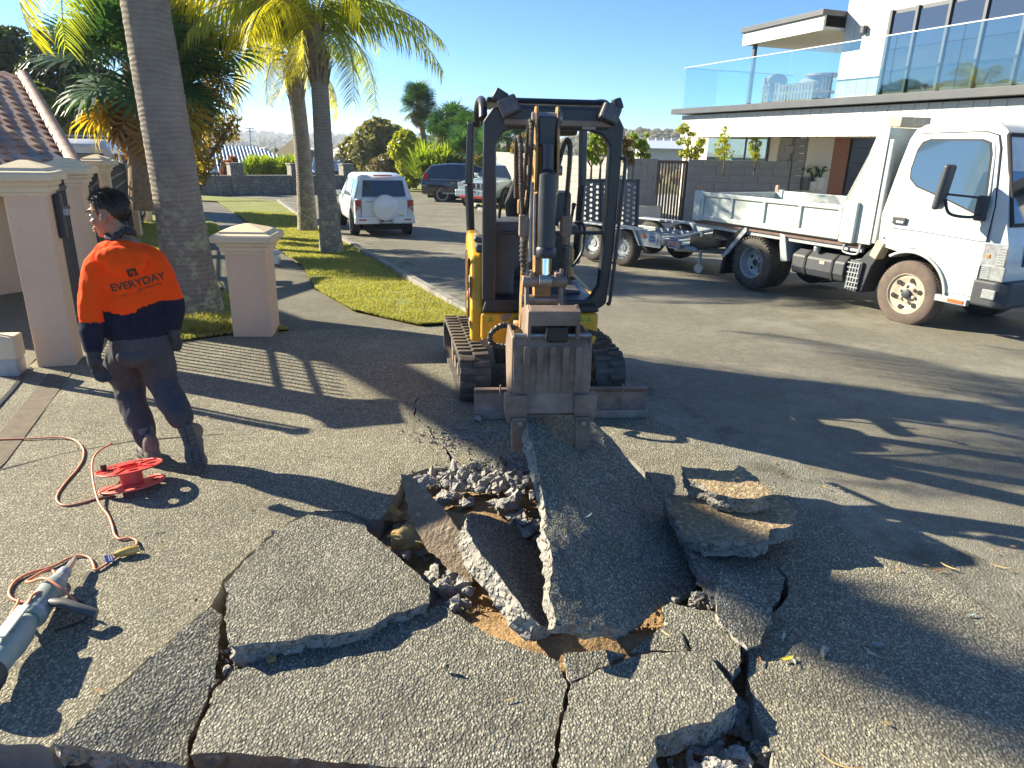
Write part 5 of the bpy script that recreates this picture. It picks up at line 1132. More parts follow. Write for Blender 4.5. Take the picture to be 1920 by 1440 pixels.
def x2(o, body):
    for s in (-1, 1):
        MB().prism([(-2.2, .98), (-1.95, .94), (-1.93, 1.18), (-2.06, 1.3)], s*.8, s*.9, 'XZ').build('tail_light', m_red, body, bevel=.015)
        MB().box((.6, s*1.0, 1.05), (.14, .2, .15)).build('wing_mirror', m_bpaint, body, bevel=.03); MB().box((0, s*.93, .42), (2.6, .03, .05)).build('sill_trim', m_galv, body)
        MB().prism([(2.0, .72), (2.2, .74), (1.9, .86)], s*.78, s*.88, 'XZ').build('headlight', m_clear, body)
        for x in (-.85, .1): MB().box((x, s*.92, .86), (.18, .03, .03)).build('door_handle', m_galv, body)
        MB().tube([(.75, s*.895, .96), (-1.9, s*.9, .99)], .01).build('window_trim', m_galv, body)
car('parked_car', 'glossy black sports utility car seen side on, parked across the end of the street', (-1.85, 32.6, G(33)-.04), R(-6), 4.5, 1.8, 1.66, m_bpaint, st2, [(2.5, 3.3, .12, .86), (3.4, 4.4, .08, .88), (4.5, 6.2, .08, .86)], (-1.3, 1.35), .36, [], x2)
m_spaint = mat('silver_blue_paint', (.45, .55, .55), .25, .3, coat=.8)
st3 = [(-2.4, .45, 1.0, 1.06, .8, .75), (-2.42, .4, 1.05, 1.7, .88, .66), (-1.2, .36, 1.05, 1.76, .9, .68), (.0, .36, 1.04, 1.72, .9, .66), (.5, .36, 1.04, 1.55, .9, .63), (.95, .36, 1.04, 1.12, .9, .74), (1.7, .36, 1.0, 1.05, .88, .7), (2.2, .4, .92, .97, .84, .66), (2.35, .5, .8, .86, .76, .6)]
def x3(o, body):
    g = MB(); g.add([(.5, -.62, 1.56), (.5, .62, 1.56), (.97, .76, 1.13), (.97, -.76, 1.13)], [(0, 1, 2, 3)]); g.build('windscreen', m_cglass, body).modifiers.new('s', 'SOLIDIFY').thickness = .02
    MB().box((2.36, 0, .84), (.05, .8, .2)).build('grille', m_bpl, body)
    for k in range(4): MB().box((2.395, -.3+.2*k, .84), (.02, .08, .18)).build('grille_bar', m_chrome, body, bevel=.004)
    pt = MB().box((2.46, 0, .62), (.01, .36, .11)).build('number_plate', m_white, body); txt(pt, 'lettering', 'FKH22', .09, (2.468, 0, .62), (R(90), 0, R(90)), m_blackp, .002)
    MB().box((2.34, 0, .55), (.22, 1.7, .26)).build('front_bumper', m_spaint, body, bevel=.04); MB().box((2.46, 0, .42), (.02, 1.2, .09)).build('red_strip', m_redp, body)
    for s in (-1, 1):
        MB().box((2.28, s*.66, .86), (.14, .26, .18)).build('headlight', m_clear, body, bevel=.03); MB().box((.6, s*1.0, 1.16), (.12, .2, .16)).build('wing_mirror', m_spaint, body, bevel=.03)
        MB().tube([(-2.0, s*.6, 1.78), (-1.9, s*.6, 1.83), (-.2, s*.6, 1.82), (-.1, s*.6, 1.76)], .02).build('roof_rail', m_galv, body)
car('parked_car', 'pale silver sports utility car facing the camera behind the digger, nose over the berm', (-.45, 29.9, G(29)+.05), math.atan2(-.9, -.5), 4.7, 1.8, 1.78, m_spaint, st3, [(1.1, 2.0, .08, .9), (2.08, 3.1, .08, .9), (3.2, 4.7, .08, .88)], (-1.45, 1.5), .37, [], x3)
# light coloured van beyond the pillars on the left: only its roof and upper side show
VN = thing('parked_van', 'white van roof with a rack showing above the gate pillars beside the tiled roof', 'van', (-10.35, 17.6, -.47), R(112))
st4 = [(-2.5, .4, 1.3, 2.15, .9, .82), (-2.2, .35, 1.3, 2.25, .95, .84), (1.2, .35, 1.3, 2.25, .95, .84), (1.7, .35, 1.25, 1.9, .95, .8), (2.3, .4, 1.0, 1.15, .9, .75)]
rows = [[(w, zb), (w, zt), (wr+.03, zr-.12), (wr*.85, zr), (0, zr+.01)] for x, zb, zt, zr, w, wr in st4]; mb = MB(); n = 9; vs = []
for (x, *_), row in zip(st4, rows): vs += [(x, -y, z) for y, z in row]+[(x, y, z) for y, z in row[::-1][1:]]
mb.add(vs, [(i*n+k, i*n+k+1, (i+1)*n+k+1, (i+1)*n+k) for i in range(4) for k in range(8)]+[tuple(range(9))[::-1], tuple(range(36, 45))])
mb.build('body', m_wpaint, VN, bevel=.04, smooth=40)
for s in (-1, 1): MB().box((-.5, s*.93, 1.72), (3.2, .06, .5)).build('side_window', m_cglass, VN, bevel=.02, smooth=30)
MB().box((-2.46, 0, 1.72), (.16, 1.5, .52)).build('rear_window', m_cglass, VN, bevel=.02)
for x in (-1.6, .4): MB().box((x, 0, 2.32), (.05, 1.6, .04)).build('roof_bar', m_galv, VN)
for s in (-1, 1): MB().tube([(-2.0, s*.7, 2.3), (-2.0, s*.7, 2.42), (1.0, s*.7, 2.42), (1.0, s*.7, 2.3)], .02).build('rack_rail', m_wpaint, VN)
for x in (-1.5, 1.5):
    for s in (-1, 1): wheel(VN, (x, s*.82, .34), .34, .2, m_galv, s)
# ================================================================== the worker
m_skin = mat('skin', (.34, .19, .12), .5, col2=(.28, .14, .09), vs=14, spec=.4)
m_orange = mat('orange_fleece', (1., .085, .006), .9, col2=(.96, .072, .005), vs=8, bump=.002, bs=160, spec=.15)
m_navy = mat('navy_fleece', (.012, .014, .03), .92, col2=(.02, .022, .04), vs=8, bump=.002, bs=160, spec=.2)
m_trs = mat('charcoal_trousers', (.055, .052, .062), .9, col2=(.085, .08, .085), vs=7, bump=.002, bs=120, spec=.2)
m_glove = mat('black_glove', (.018, .018, .02), .7, col2=(.05, .05, .05), vs=20)
m_hair = mat('black_hair', (.012, .01, .009), .55, col2=(.03, .025, .02), vs=40)
m_boot = mat('tan_boot', (.2, .17, .13), .8, col2=(.12, .1, .08), vs=14)
m_sole = mat('boot_sole', (.05, .048, .045), .7, col2=(.11, .1, .09), vs=20)
m_scarf = mat('patterned_scarf', (.02, .02, .025), .9, col2=(.03, .03, .03), spots=(.3, .27, .28), ss=60, spos=(.58, .62))
m_eye = mat('eye_white', (.6, .57, .53), .2)
m_lip = mat('lips', (.32, .11, .09), .45)
PX, PY = -2.16, 3.88
PN = thing('person', 'worker in an orange and navy hooded top walking away beside the gate pillar, looking left', 'person', (PX, PY, 0))
def pw(x, y, z): return Vector((x-PX, y-PY, z))
def crease(me, amp, fr, seed=0):
    me.update()
    for v in me.vertices:
        c = v.co; n = noise.noise(Vector((c.x*fr, c.y*fr, c.z*fr*.45+seed)))+.5*noise.noise(Vector((c.x*fr*2.3, c.y*fr*2.3, c.z*fr+seed)))
        v.co += v.normal*(amp*(-abs(n)*2+.5))
# --- body core (neck, wrists, ankles) with head, one continuous skin
hd = Vector((-.97, -.02, -.12)).normalized(); HL = Vector((hd.y*-1, hd.x, 0)).normalized(); HU = hd.cross(HL).normalized()
if HU.z < 0: HU = -HU
HL = HU.cross(hd).normalized()
HC = pw(-2.235, 3.95, 1.445)
HT = Matrix(((hd.x, HL.x, HU.x, HC.x), (hd.y, HL.y, HU.y, HC.y), (hd.z, HL.z, HU.z, HC.z), (0, 0, 0, 1)))
b = MB()
for c, r in (((-.012, 0, .032), (.1, .078, .09)), ((.03, 0, -.03), (.062, .062, .085)), ((.032, 0, -.078), (.05, .05, .036)), ((.07, 0, -.1), (.021, .026, .02)),
             ((.089, 0, -.002), (.013, .011, .034)), ((.102, 0, -.03), (.016, .015, .014)), ((.088, 0, .03), (.012, .05, .014)), ((.09, 0, -.062), (.016, .026, .012)),
             ((.096, 0, -.066), (.012, .022, .0065)), ((.093, 0, -.08), (.012, .02, .0075)), ((.066, .04, -.03), (.022, .02, .022)), ((.066, -.04, -.03), (.022, .02, .022)), ((-.02, .0, -.06), (.06, .058, .06))):
    b.ell(c, r, T=HT)
for s in (-1, 1): b.ell((-.004, s*.079, -.018), (.02, .009, .034), (0, R(-12), s*R(18)), T=HT)
limb(b, [HT @ Vector((-.02, 0, -.06)), HT @ Vector((-.04, 0, -.14)), pw(-2.15, 3.92, 1.24)], [.055, .056, .07])
limb(b, [pw(-2.15, 3.92, 1.24), pw(-2.16, 3.92, 1.0), pw(-2.15, 3.92, .8)], [.09, .1, .1])
for sh, el, ha in (((-2.28, 3.86, 1.18), (-2.32, 3.8, .93), (-2.32, 3.74, .7)), ((-2.02, 3.97, 1.18), (-1.98, 4.0, .98), (-1.99, 3.99, .79))):
    limb(b, [pw(-2.15, 3.92, 1.18), pw(*sh), pw(*el), pw(*ha)], [.06, .05, .04, .03])
for kn, an in (((-2.31, 4.0, .43), (-2.17, 3.88, .08)), ((-2.08, 3.93, .46), (-1.9, 3.78, .25))):
    limb(b, [pw(-2.15, 3.92, .8), pw(*kn), pw(*an)], [.07, .035, .03])
me = remeshed(b, .0065, 3); body = link('body', me, m_skin, PN)
for s in (-1, 1):
    e = MB().ell((.078, s*.031, .004), (.012, .014, .009), T=HT); eo = e.build('eye', m_eye, body, smooth=60)
    MB().ell((.088, s*.031, .004), (.004, .0065, .0065), T=HT).build('iris', m_hair, body, smooth=60)
    MB().box((.093, s*.032, .028), (.01, .034, .006), e=(0, 0, 0), T=HT).build('eyebrow', m_hair, body, bevel=.002)
MB().ell((.1, 0, -.067), (.01, .02, .0055), T=HT).ell((.098, 0, -.08), (.01, .018, .0065), T=HT).build('lips', m_lip, body, smooth=60)
# --- hair: a cap grown from the skull plus short tufts
Hi = HT.inverted(); hb_ = MB(); rr_ = random.Random(4)
def hline(x): 
    P = [(-.2, -.075), (-.075, -.07), (-.05, -.02), (-.025, .03), (.01, .03), (.018, .0), (.03, .0), (.04, .05), (.065, .07), (.08, .085), (.2, .09)]
    for (a, za), (c, zc) in zip(P[:-1], P[1:]):
        if a <= x <= c: return za+(zc-za)*(x-a)/(c-a)
    return 1
hv = {}; capv = []; capf = []
for p in me.polygons:
    q = [Hi @ me.vertices[i].co for i in p.vertices]
    if all(v.z > hline(v.x)+.004*noise.noise(v*60) and (abs(v.y) < .0815) for v in q):
        ids = []
        for i in p.vertices:
            if i not in hv:
                v = me.vertices[i]; l = Hi @ v.co; t = .002+.004*max(0, min(1, (l.z-.0)/.1))+.004*noise.noise(l*70); hv[i] = len(capv); capv.append(v.co+v.normal*t)
            ids.append(hv[i])
        capf.append(tuple(ids)); 
        for k in range(2):
            if rr_.random() < .55:
                v = me.vertices[p.vertices[0]]; l = Hi @ v.co; n = v.normal; d = (n*.9+HT.to_3x3() @ Vector((.5 if l.x > .0 else -.2, 0, .5))+Vector((rr_.uniform(-.3, .3),)*3)).normalized()
                ln = (.008+.014*max(0, l.z)/.12)*rr_.uniform(.6, 1.3); s_ = d.orthogonal().normalized()*.0018; a = v.co+n*.008
                hb_.add([a-s_, a+s_, a+d*ln], [(0, 1, 2)])
hb_.add(capv, capf); link('hair', hb_.mesh('hair'), m_hair, PN, smooth=60)
# --- hooded top
h = MB(); cd = Vector((-.42, .9, 0)).normalized(); sd = Vector((.9, .42, 0)).normalized()   # chest direction, his right-hand side
rz_ = math.atan2(sd.y, sd.x)
for (x, y, z, a, c, hh) in ((-2.165, 3.92, 1.2, .14, .1, .1), (-2.16, 3.92, 1.1, .165, .12, .14), (-2.16, 3.92, .98, .165, .125, .14), (-2.165, 3.92, .86, .17, .12, .12), (-2.165, 3.92, .79, .168, .12, .07)):
    h.ell(pw(x, y, z), (a, c, hh), (0, 0, rz_), n=28)
limb(h, [pw(-2.23, 3.88, 1.21), pw(-2.285, 3.86, 1.165), pw(-2.32, 3.81, 1.0), pw(-2.33, 3.775, .86), pw(-2.33, 3.745, .74)], [.08, .078, .072, .066, .05])
limb(h, [pw(-2.09, 3.95, 1.21), pw(-2.035, 3.97, 1.17), pw(-1.995, 3.99, 1.02), pw(-1.98, 4.0, .93), pw(-1.99, 3.995, .82)], [.08, .077, .072, .066, .05])
# hood folded on the back, collar round the neck
for (x, y, z, r, e) in ((-2.13, 3.83, 1.235, (.13, .06, .055), (R(25), 0, rz_)), (-2.11, 3.815, 1.19, (.1, .05, .06), (R(20), 0, rz_)), (-2.17, 3.9, 1.28, (.1, .08, .04), (0, 0, rz_)), (-2.24, 3.9, 1.265, (.07, .07, .04), (0, 0, rz_))):
    h.ell(pw(x, y, z), r, e, n=24)
me = remeshed(h, .0085, 3); crease(me, .007, 13, 2)
hood = link('hooded_top', me, [m_orange, m_navy], PN)
for p in me.polygons:
    c = p.center; w = Vector((c.x+PX, c.y+PY, c.z)); along = (w-Vector((-2.16, 3.92, 0))).dot(sd); armL = along < -.15 and w.z < 1.12; armR = along > .15 and w.z < 1.12
    # hem of the orange part: rises to both sides of a shallow dip
    lim = .915+.03*abs(along+.05)/.15+(.02 if along > .02 else 0)
    if armL: lim = .885-.1*(along+.2)
    if armR: lim = .975
    p.material_index = 1 if w.z < lim+.004*noise.noise(w*30) else 0
bv = BVHTree.FromPolygons([v.co for v in me.vertices], [tuple(p.vertices) for p in me.polygons])
def printed(src, C, right, up, name, m, size=1., off=.0025):
    nb = right.cross(up).normalized(); mb = MB(); vs = []
    for v in src.vertices:
        P = C+right*v.co.x*size+up*v.co.y*size; hit = bv.ray_cast(P+nb*.4, -nb)
        vs.append((hit[0] if hit[0] is not None else P)+nb*off)
    mb.add(vs, [tuple(p.vertices) for p in src.polygons]); return mb.build(name, m, hood, recalc=False)
rt = (sd+Vector((0, 0, .2))).normalized(); up_ = (Vector((-.2*sd.x, -.2*sd.y, 1))).normalized()
TC = Vector((-2.075-PX, 3.84-PY, 1.09))
def flat(body_, size, bold=0):
    me = text_mesh(body_, size, bold, 0); bm = bmesh.new(); bm.from_mesh(me); bmesh.ops.subdivide_edges(bm, edges=[e for e in bm.edges if e.calc_length() > .012], cuts=2); bmesh.ops.triangulate(bm, faces=bm.faces); bm.to_mesh(me); bm.free(); return me
printed(flat('EVERYDAY', .058, .0012), TC, rt, up_, 'lettering', m_blackp); printed(flat('CONTRACTORS', .017, .0002), TC+rt*.05-up_*.038, rt, up_, 'lettering', m_blackp)
bmq = MB(); bmq.add([(-.11, -.05, 0), (.0, -.05, 0), (.0, -.047, 0), (-.11, -.047, 0)], [(0, 1, 2, 3)]); q = bmq.mesh('q'); printed(q, TC, rt, up_, 'print_line', m_blackp)
sq = MB(); sq.add([(-.024+.012*i, -.024+.012*j, 0) for j in range(5) for i in range(5)], [(j*5+i, j*5+i+1, j*5+i+6, j*5+i+5) for j in range(4) for i in range(4)]); printed(sq.mesh('q'), TC-rt*.005+up_*.065, rt, up_, 'emblem', m_blackp)
dm = MB(); dm.add([(0, -.006, 0), (.013, .006, 0), (.006, .016, 0), (-.006, .016, 0), (-.013, .006, 0), (0, -.018, 0)], [(0, 1, 2, 3, 4), (0, 4, 5), (0, 5, 1)]); printed(dm.mesh('q'), TC-rt*.003+up_*.06, rt, up_, 'emblem_mark', m_orange, off=.004)
sc_ = MB(); N_ = 28
for i in range(N_):
    a = 2*math.pi*i/N_; sc_.ell(HT @ Vector((-.03+.062*math.cos(a), .064*math.sin(a), -.115+.012*math.sin(a*3)+(.01 if math.cos(a) < 0 else -.01))), (.022, .022, .02+.006*math.sin(5*a)))
link('neck_scarf', remeshed(sc_, .006, 2), m_scarf, PN)
# --- trousers
t = MB(); t.ell(pw(-2.16, 3.92, .74), (.155, .12, .1), (0, 0, rz_), n=24); t.ell(pw(-2.15, 3.91, .66), (.15, .125, .08), (0, 0, rz_), n=24)
limb(t, [pw(-2.22, 3.91, .7), pw(-2.3, 3.95, .56), pw(-2.31, 4.0, .43), pw(-2.255, 3.94, .27), pw(-2.185, 3.88, .14)], [.105, .1, .085, .08, .062])
limb(t, [pw(-2.1, 3.93, .7), pw(-2.09, 3.95, .58), pw(-2.08, 3.95, .48), pw(-2.0, 3.88, .38), pw(-1.925, 3.81, .31)], [.105, .098, .085, .082, .068])
me = remeshed(t, .0085, 3); crease(me, .011, 10, 7); link('trousers', me, m_trs, PN)
# --- boots
def boot(heel, toe, up3, nm='boot'):
    heel, toe = pw(*heel), pw(*toe); f = (toe-heel).normalized(); u = Vector(up3).normalized(); l = u.cross(f).normalized(); u = f.cross(l).normalized()
    S12 = 1.14; T = Matrix(((f.x*S12, l.x*S12, u.x*S12, heel.x), (f.y*S12, l.y*S12, u.y*S12, heel.y), (f.z*S12, l.z*S12, u.z*S12, heel.z), (0, 0, 0, 1)))
    b = MB(); b.ell((.04, 0, .05), (.05, .04, .045), T=T); b.ell((.13, 0, .045), (.075, .045, .035), T=T); b.ell((.2, 0, .04), (.055, .047, .032), T=T); b.ell((.05, 0, .1), (.045, .04, .07), T=T); b.ell((.1, 0, .08), (.055, .038, .035), T=T)
    o = link(nm, remeshed(b, .007, 3), m_boot, PN)
    pr = [(.0, -.0), (.01, -.03), (.06, -.035), (.11, -.032), (.17, -.048), (.23, -.04), (.262, -.012), (.262, .012), (.23, .04), (.17, .048), (.11, .032), (.06, .035), (.01, .03)]
    so_ = MB().prism(pr, -.0, .022, 'XY', 0, T).build('sole', m_sole, o, bevel=.003)
    for k in range(9):
        if k == 4: continue
        for s in (-1, 1): MB().box((.025+.026*k, s*.017, -.004), (.015, .026, .01), T=T, e=(0, 0, s*.3)).build('sole_lug', m_sole, so_)
    return o
boot((-2.1, 3.79, .002), (-2.27, 3.98, .004), (0, 0, 1)); boot((-1.885, 3.76, .29), (-1.82, 3.70, .07), (-.2, .95, .2))
# sock above the rear boot
MB().tube([pw(-1.935, 3.82, .33), pw(-1.885, 3.785, .22)], [.045, .042], 14).build('sock', mat('grey_sock', (.12, .12, .13), .9), PN, smooth=60)
MB().tube([pw(-2.2, 3.89, .2), pw(-2.15, 3.85, .06)], [.052, .045], 14).build('sock', bpy.data.materials['grey_sock'], PN, smooth=60)
# --- gloves
def glove(wrist, palm, tips, thumb):
    g = MB(); w, p = pw(*wrist), pw(*palm); limb(g, [w, (w+p)/2, p], [.036, .037, .036])
    for i, (a, c, e) in enumerate(tips): limb(g, [p.lerp(pw(*a), .3), pw(*a), pw(*c), pw(*e)], [.014, .013, .0115, .009], 10, 3)
    a, c = thumb; limb(g, [w.lerp(p, .4), pw(*a), pw(*c)], [.016, .014, .011], 10, 3)
    return link('glove', remeshed(g, .0045, 2), m_glove, PN)
glove((-2.33, 3.745, .75), (-2.32, 3.725, .655), [((-2.325+.014*i, 3.71+.012*i, .615-.004*abs(i-1)), (-2.31+.014*i, 3.705+.012*i, .575-.006*(2-abs(i-1.5))), (-2.28+.012*i, 3.71+.012*i, .555)) for i in range(4)], ((-2.295, 3.71, .68), (-2.275, 3.71, .635)))
glove((-1.99, 3.995, .83), (-1.985, 3.985, .755), [((-2.005+.016*i, 3.975+.006*i, .715), (-2.01+.016*i, 3.965+.006*i, .685-.004*(2-abs(i-1.5))), (-2.02+.016*i, 3.975+.006*i, .665)) for i in range(4)], ((-2.015, 3.965, .755), (-2.03, 3.96, .72)))

# ================================================================== reel, leads and breaker
m_reel = mat('red_plastic', (.72, .06, .045), .4, col2=(.6, .05, .04), vs=9)
m_reelf = mat('faded_red_plastic', (.72, .14, .11), .5, col2=(.62, .1, .08), vs=9)
m_lead = mat('orange_lead', (.72, .27, .14), .5, col2=(.6, .22, .12), vs=30)
RL = thing('cable_reel', 'empty red plastic cable reel lying on its side on the driveway near the boots', 'cable reel', gp(250, 912)+Vector((0, 0, .012)))
RL.rotation_euler = (R(-9), R(-8), 0)
def disc(z, r, m):
    outer = [Vector((r*math.cos(a*math.pi/28), r*math.sin(a*math.pi/28))) for a in range(56)]; holes = []
    for k in range(5):
        a = 2*math.pi*k/5+.4; cx, cy = r*.68*math.cos(a), r*.68*math.sin(a); holes.append([Vector((cx+r*.17*math.cos(b*math.pi/8), cy+r*.17*math.sin(b*math.pi/8))) for b in range(16)])
    holes.append([Vector((r*.36*math.cos(b*math.pi/12), r*.36*math.sin(b*math.pi/12))) for b in range(24)])
    v, f = tri_fill(outer, holes); mb = MB(); mb.add([(p.x, p.y, z) for p in v], f); o = mb.build('flange', m, RL, recalc=False); s = o.modifiers.new('s', 'SOLIDIFY'); s.thickness = .006; s.offset = 0
    ring = MB().tube([(r*math.cos(a*math.pi/28), r*math.sin(a*math.pi/28), z) for a in range(57)], .005, 8, cap=False).build('flange_rim', m, RL, smooth=60); return o
disc(.004, .165, m_reelf); disc(.1, .165, m_reel)
MB().lathe([(.058, .0), (.058, .11), (.052, .11), (.052, .0)], 32, cap=False).build('hub', m_reel, RL, smooth=50)
for k in range(5):
    a = 2*math.pi*k/5+.4+math.pi/5; MB().box((.11*math.cos(a), .11*math.sin(a), .106), (.1, .007, .008), e=(0, 0, a)).build('stiffening_rib', m_reel, RL)
MB().lathe([(.014, 0), (.017, .035), (.01, .035)], 14, (-.115, -.045, .104)).build('winding_knob', m_blackp, RL)
def lead(px, label, r=.0058, z=.007, m=None, name='extension_lead', zs=None):
    pts = [gp(*p)+Vector((0, 0, z+(zs[i] if zs else 0))) for i, p in enumerate(px)]
    return tag(MB().tube(bez(pts, 8), r, 8).build(name, m or m_lead, None, smooth=60), label, 'extension lead')
lead([(-40, 830), (0, 826), (60, 824), (110, 822), (140, 827), (156, 843), (156, 862), (145, 882), (125, 905), (109, 928), (108, 942), (122, 950), (150, 946), (178, 938), (215, 930)], 'orange lead running from the gate channel across the driveway to the reel')
lead([(215, 862), (190, 878), (179, 895), (178, 918), (186, 948), (203, 968), (211, 988), (215, 1004), (225, 1013), (243, 1011), (256, 1016), (257, 1028)], 'orange lead looping from the reel down to the yellow connector', zs=[.1, .1, .09, .05, .02, 0, 0, 0, 0, 0, 0, .01])
lead([(222, 1044), (200, 1060), (180, 1071), (176, 1062), (168, 1048), (150, 1044), (128, 1050), (100, 1064), (60, 1076), (32, 1090), (18, 1110), (22, 1124), (40, 1131), (62, 1130), (92, 1112), (105, 1094), (100, 1076), (90, 1078), (62, 1098), (54, 1112), (66, 1124), (95, 1134), (125, 1146), (146, 1151), (146, 1160), (128, 1163), (92, 1154), (74, 1166), (64, 1184), (46, 1192), (30, 1184), (28, 1170), (34, 1150), (38, 1134)],
     'tangled orange lead of the breaker, looped over its barrel', zs=[0]*13+[.0, .02, .03, .01, .02, .03, .05, .08, .12, .1, .05, .04, .05, .1, .12, .12, .1, .08, .05, .03, .02])
CN = thing('lead_connector', 'yellow see-through connector with a blue tag joining two orange leads', 'connector', gp(240, 1042)+Vector((0, 0, .022)), R(30))
m_ycl = NT('yellow_clear_plastic'); m_ycl.bsdf((.75, .52, .12), .25, 0, None, .6, .5, .3); m_ycl = m_ycl.m
MB().tube([(-.05, 0, 0), (-.03, 0, 0), (0, 0, 0), (.035, 0, 0), (.05, 0, 0)], [.008, .017, .021, .02, .012], 16).build('connector_body', m_ycl, CN, smooth=50)
MB().tube([(-.055, 0, 0), (-.02, 0, 0), (-.005, 0, 0)], [.008, .016, .019], 14).build('plug', mat('orange_plug', (.7, .32, .05), .4), CN, smooth=50)
MB().box((-.075, -.02, -.004), (.034, .05, .002), e=(.2, .3, .2)).build('tag', m_blue, CN); 
for k in range(3): MB().box((-.075+.009*(k-1), -.02, -.0025), (.003, .04, .0012), e=(.2, .3, .2)).build('print_line', m_white, CN)
# electric breaker lying at the left edge
A0 = gp(147, 1062)+Vector((0, 0, .05)); B0 = gp(-10, 1300)+Vector((0, 0, .09)); ax = (B0-A0).normalized(); Ltot = (B0-A0).length
BT = thing('electric_breaker', 'grey green electric breaker with a chisel bit lying at the left edge', 'power tool', A0)
l_ = Vector((0, 0, 1)).cross(ax).normalized(); u_ = ax.cross(l_)
if u_.z < 0: u_ = -u_
l2, u2 = l_*.86, u_*.86; BT.matrix_world = Matrix(((ax.x, l2.x, u2.x, A0.x), (ax.y, l2.y, u2.y, A0.y), (ax.z, l2.z, u2.z, A0.z), (0, 0, 0, 1)))
m_tool = mat('grey_green_casting', (.3, .36, .33), .45, .1, col2=(.2, .24, .22), vs=9, spots=(.1, .1, .09), ss=18, spos=(.6, .7)); m_toolg = mat('pale_green_plastic', (.34, .4, .36), .5, col2=(.25, .3, .27), spots=(.14, .13, .11), ss=14, spos=(.6, .7), vs=8)
MB().prism([(0, -.003), (.0, .003), (.05, .012), (.12, .013), (.12, -.013), (.05, -.012)], -.013, .013, 'XY').build('chisel_bit', m_steel, BT, bevel=.003)
MB().lathe([(.016, .11), (.03, .125), (.034, .15), (.028, .17), (.036, .18), (.044, .22), (.05, .24)], 24, axis='X').build('nose', m_galv, BT, smooth=40)
MB().lathe([(.05, .24), (.056, .28), (.056, .4), (.06, .42), (.06, .47), (.05, .49)], 28, axis='X').build('barrel', m_tool, BT, smooth=40)
MB().lathe([(.057, .44), (.062, .445), (.062, .465), (.057, .47)], 28, axis='X').build('clamp_ring', m_galv, BT, smooth=40)
mh = MB(); mh.ell((.62, 0, -.0), (.16, .064, .07), n=24); mh.ell((.72, 0, .0), (.13, .058, .062), n=24); link('motor_housing', remeshed(mh, .007, 3), m_toolg, BT)
MB().box((.6, 0, .083), (.2, .05, .01)).build('label_plate', m_white, BT, bevel=.003); MB().lathe([(.07, .8), (.075, .82), (.075, .86), (.06, .88)], 24, axis='X').build('end_cap', m_bpl, BT, smooth=40)
sd_ = 1 if (BT.matrix_world.to_3x3() @ Vector((0, 1, 0))).x > 0 else -1
MB().tube([(.4, sd_*.055, .02), (.43, sd_*.12, .03), (.45, sd_*.26, -.03)], [.018, .022, .021], 14).build('side_handle', m_grey, BT, smooth=50)
MB().tube(bez([(.36, sd_*.05, -.05), (.3, sd_*.13, -.06), (.42, sd_*.2, -.07), (.5, sd_*.1, -.06)], 6), .006).build('handle_wire', m_seam, BT, smooth=50)
# fallen leaves, each where the photograph has it
def fallen(px, py, L, w, a, col, label, z=.008, curl=.3):
    m = bpy.data.materials.get('leaf_'+col) or mat('leaf_'+col, {'yellow': (.75, .6, .04), 'pale': (.5, .55, .45), 'tan': (.6, .42, .18), 'brown': (.22, .1, .05), 'red': (.45, .13, .06)}[col], .6, vs=30)
    mb = MB(); n = 8; vs = []
    for i in range(n+1):
        t = i/n; ww = w*math.sin(math.pi*min(1, t*.96+.02))**.8; x = (t-.5)*L; y = curl*L*(t-.5)**2; z_ = .004+.02*L*8*(t-.5)**2
        vs += [(x, y-ww/2, z_), (x, y, z_-.002), (x, y+ww/2, z_)]
    mb.add(vs, [(3*i+k, 3*i+k+1, 3*i+k+4, 3*i+k+3) for i in range(n) for k in (0, 1)])
    o = mb.build('fallen_leaf', m); s = o.modifiers.new('s', 'SOLIDIFY'); s.thickness = .0008; o.location = atz(px, py, z); o.rotation_euler = (0, 0, a); tag(o, label, 'leaf')
fallen(1476, 1236, .07, .016, .3, 'yellow', 'bright yellow curved leaf by the right hand crack'); fallen(1488, 1240, .05, .007, 1.6, 'pale', 'pale curled leaf crossing the yellow one'); fallen(1470, 1193, .06, .012, 1.1, 'pale', 'pale narrow leaf in the shade above the yellow one')
fallen(1434, 1210, .03, .01, 1.5, 'red', 'short reddish leaf beside the crack'); fallen(1424, 1240, .05, .01, 1.2, 'brown', 'brown leaf on the edge of the shadow by the crack'); fallen(1634, 1226, .07, .008, -1., 'pale', 'thin pale leaf in the shadow at the right')
fallen(955, 1312, .06, .008, .35, 'tan', 'short tan stick lying on the widest slab', z=.016); fallen(1104, 968, .07, .01, .9, 'pale', 'pale narrow leaf on the big lifted slab', z=.3); fallen(1745, 1018, .07, .012, -.6, 'tan', 'tan leaf beside the road channel'); fallen(1778, 1064, .08, .012, -.9, 'tan', 'yellowish leaf near the channel edge', z=.01)
fallen(1760, 1070, .07, .008, -.1, 'red', 'thin red leaf next to the yellowish leaf'); fallen(1875, 1064, .09, .01, -.5, 'tan', 'long tan leaf on the road at the right edge'); fallen(1549, 956, .07, .008, -.1, 'red', 'red leaf beyond the flipped stack'); fallen(1572, 1436, .14, .006, -.5, 'tan', 'long dry stem at the bottom right', curl=.8)
fallen(1820, 1154, .06, .012, .2, 'pale', 'grey leaf on the channel near the right edge'); fallen(1246, 1188, .05, .008, -.9, 'tan', 'tan leaf lying against the kite shaped piece', z=.06)
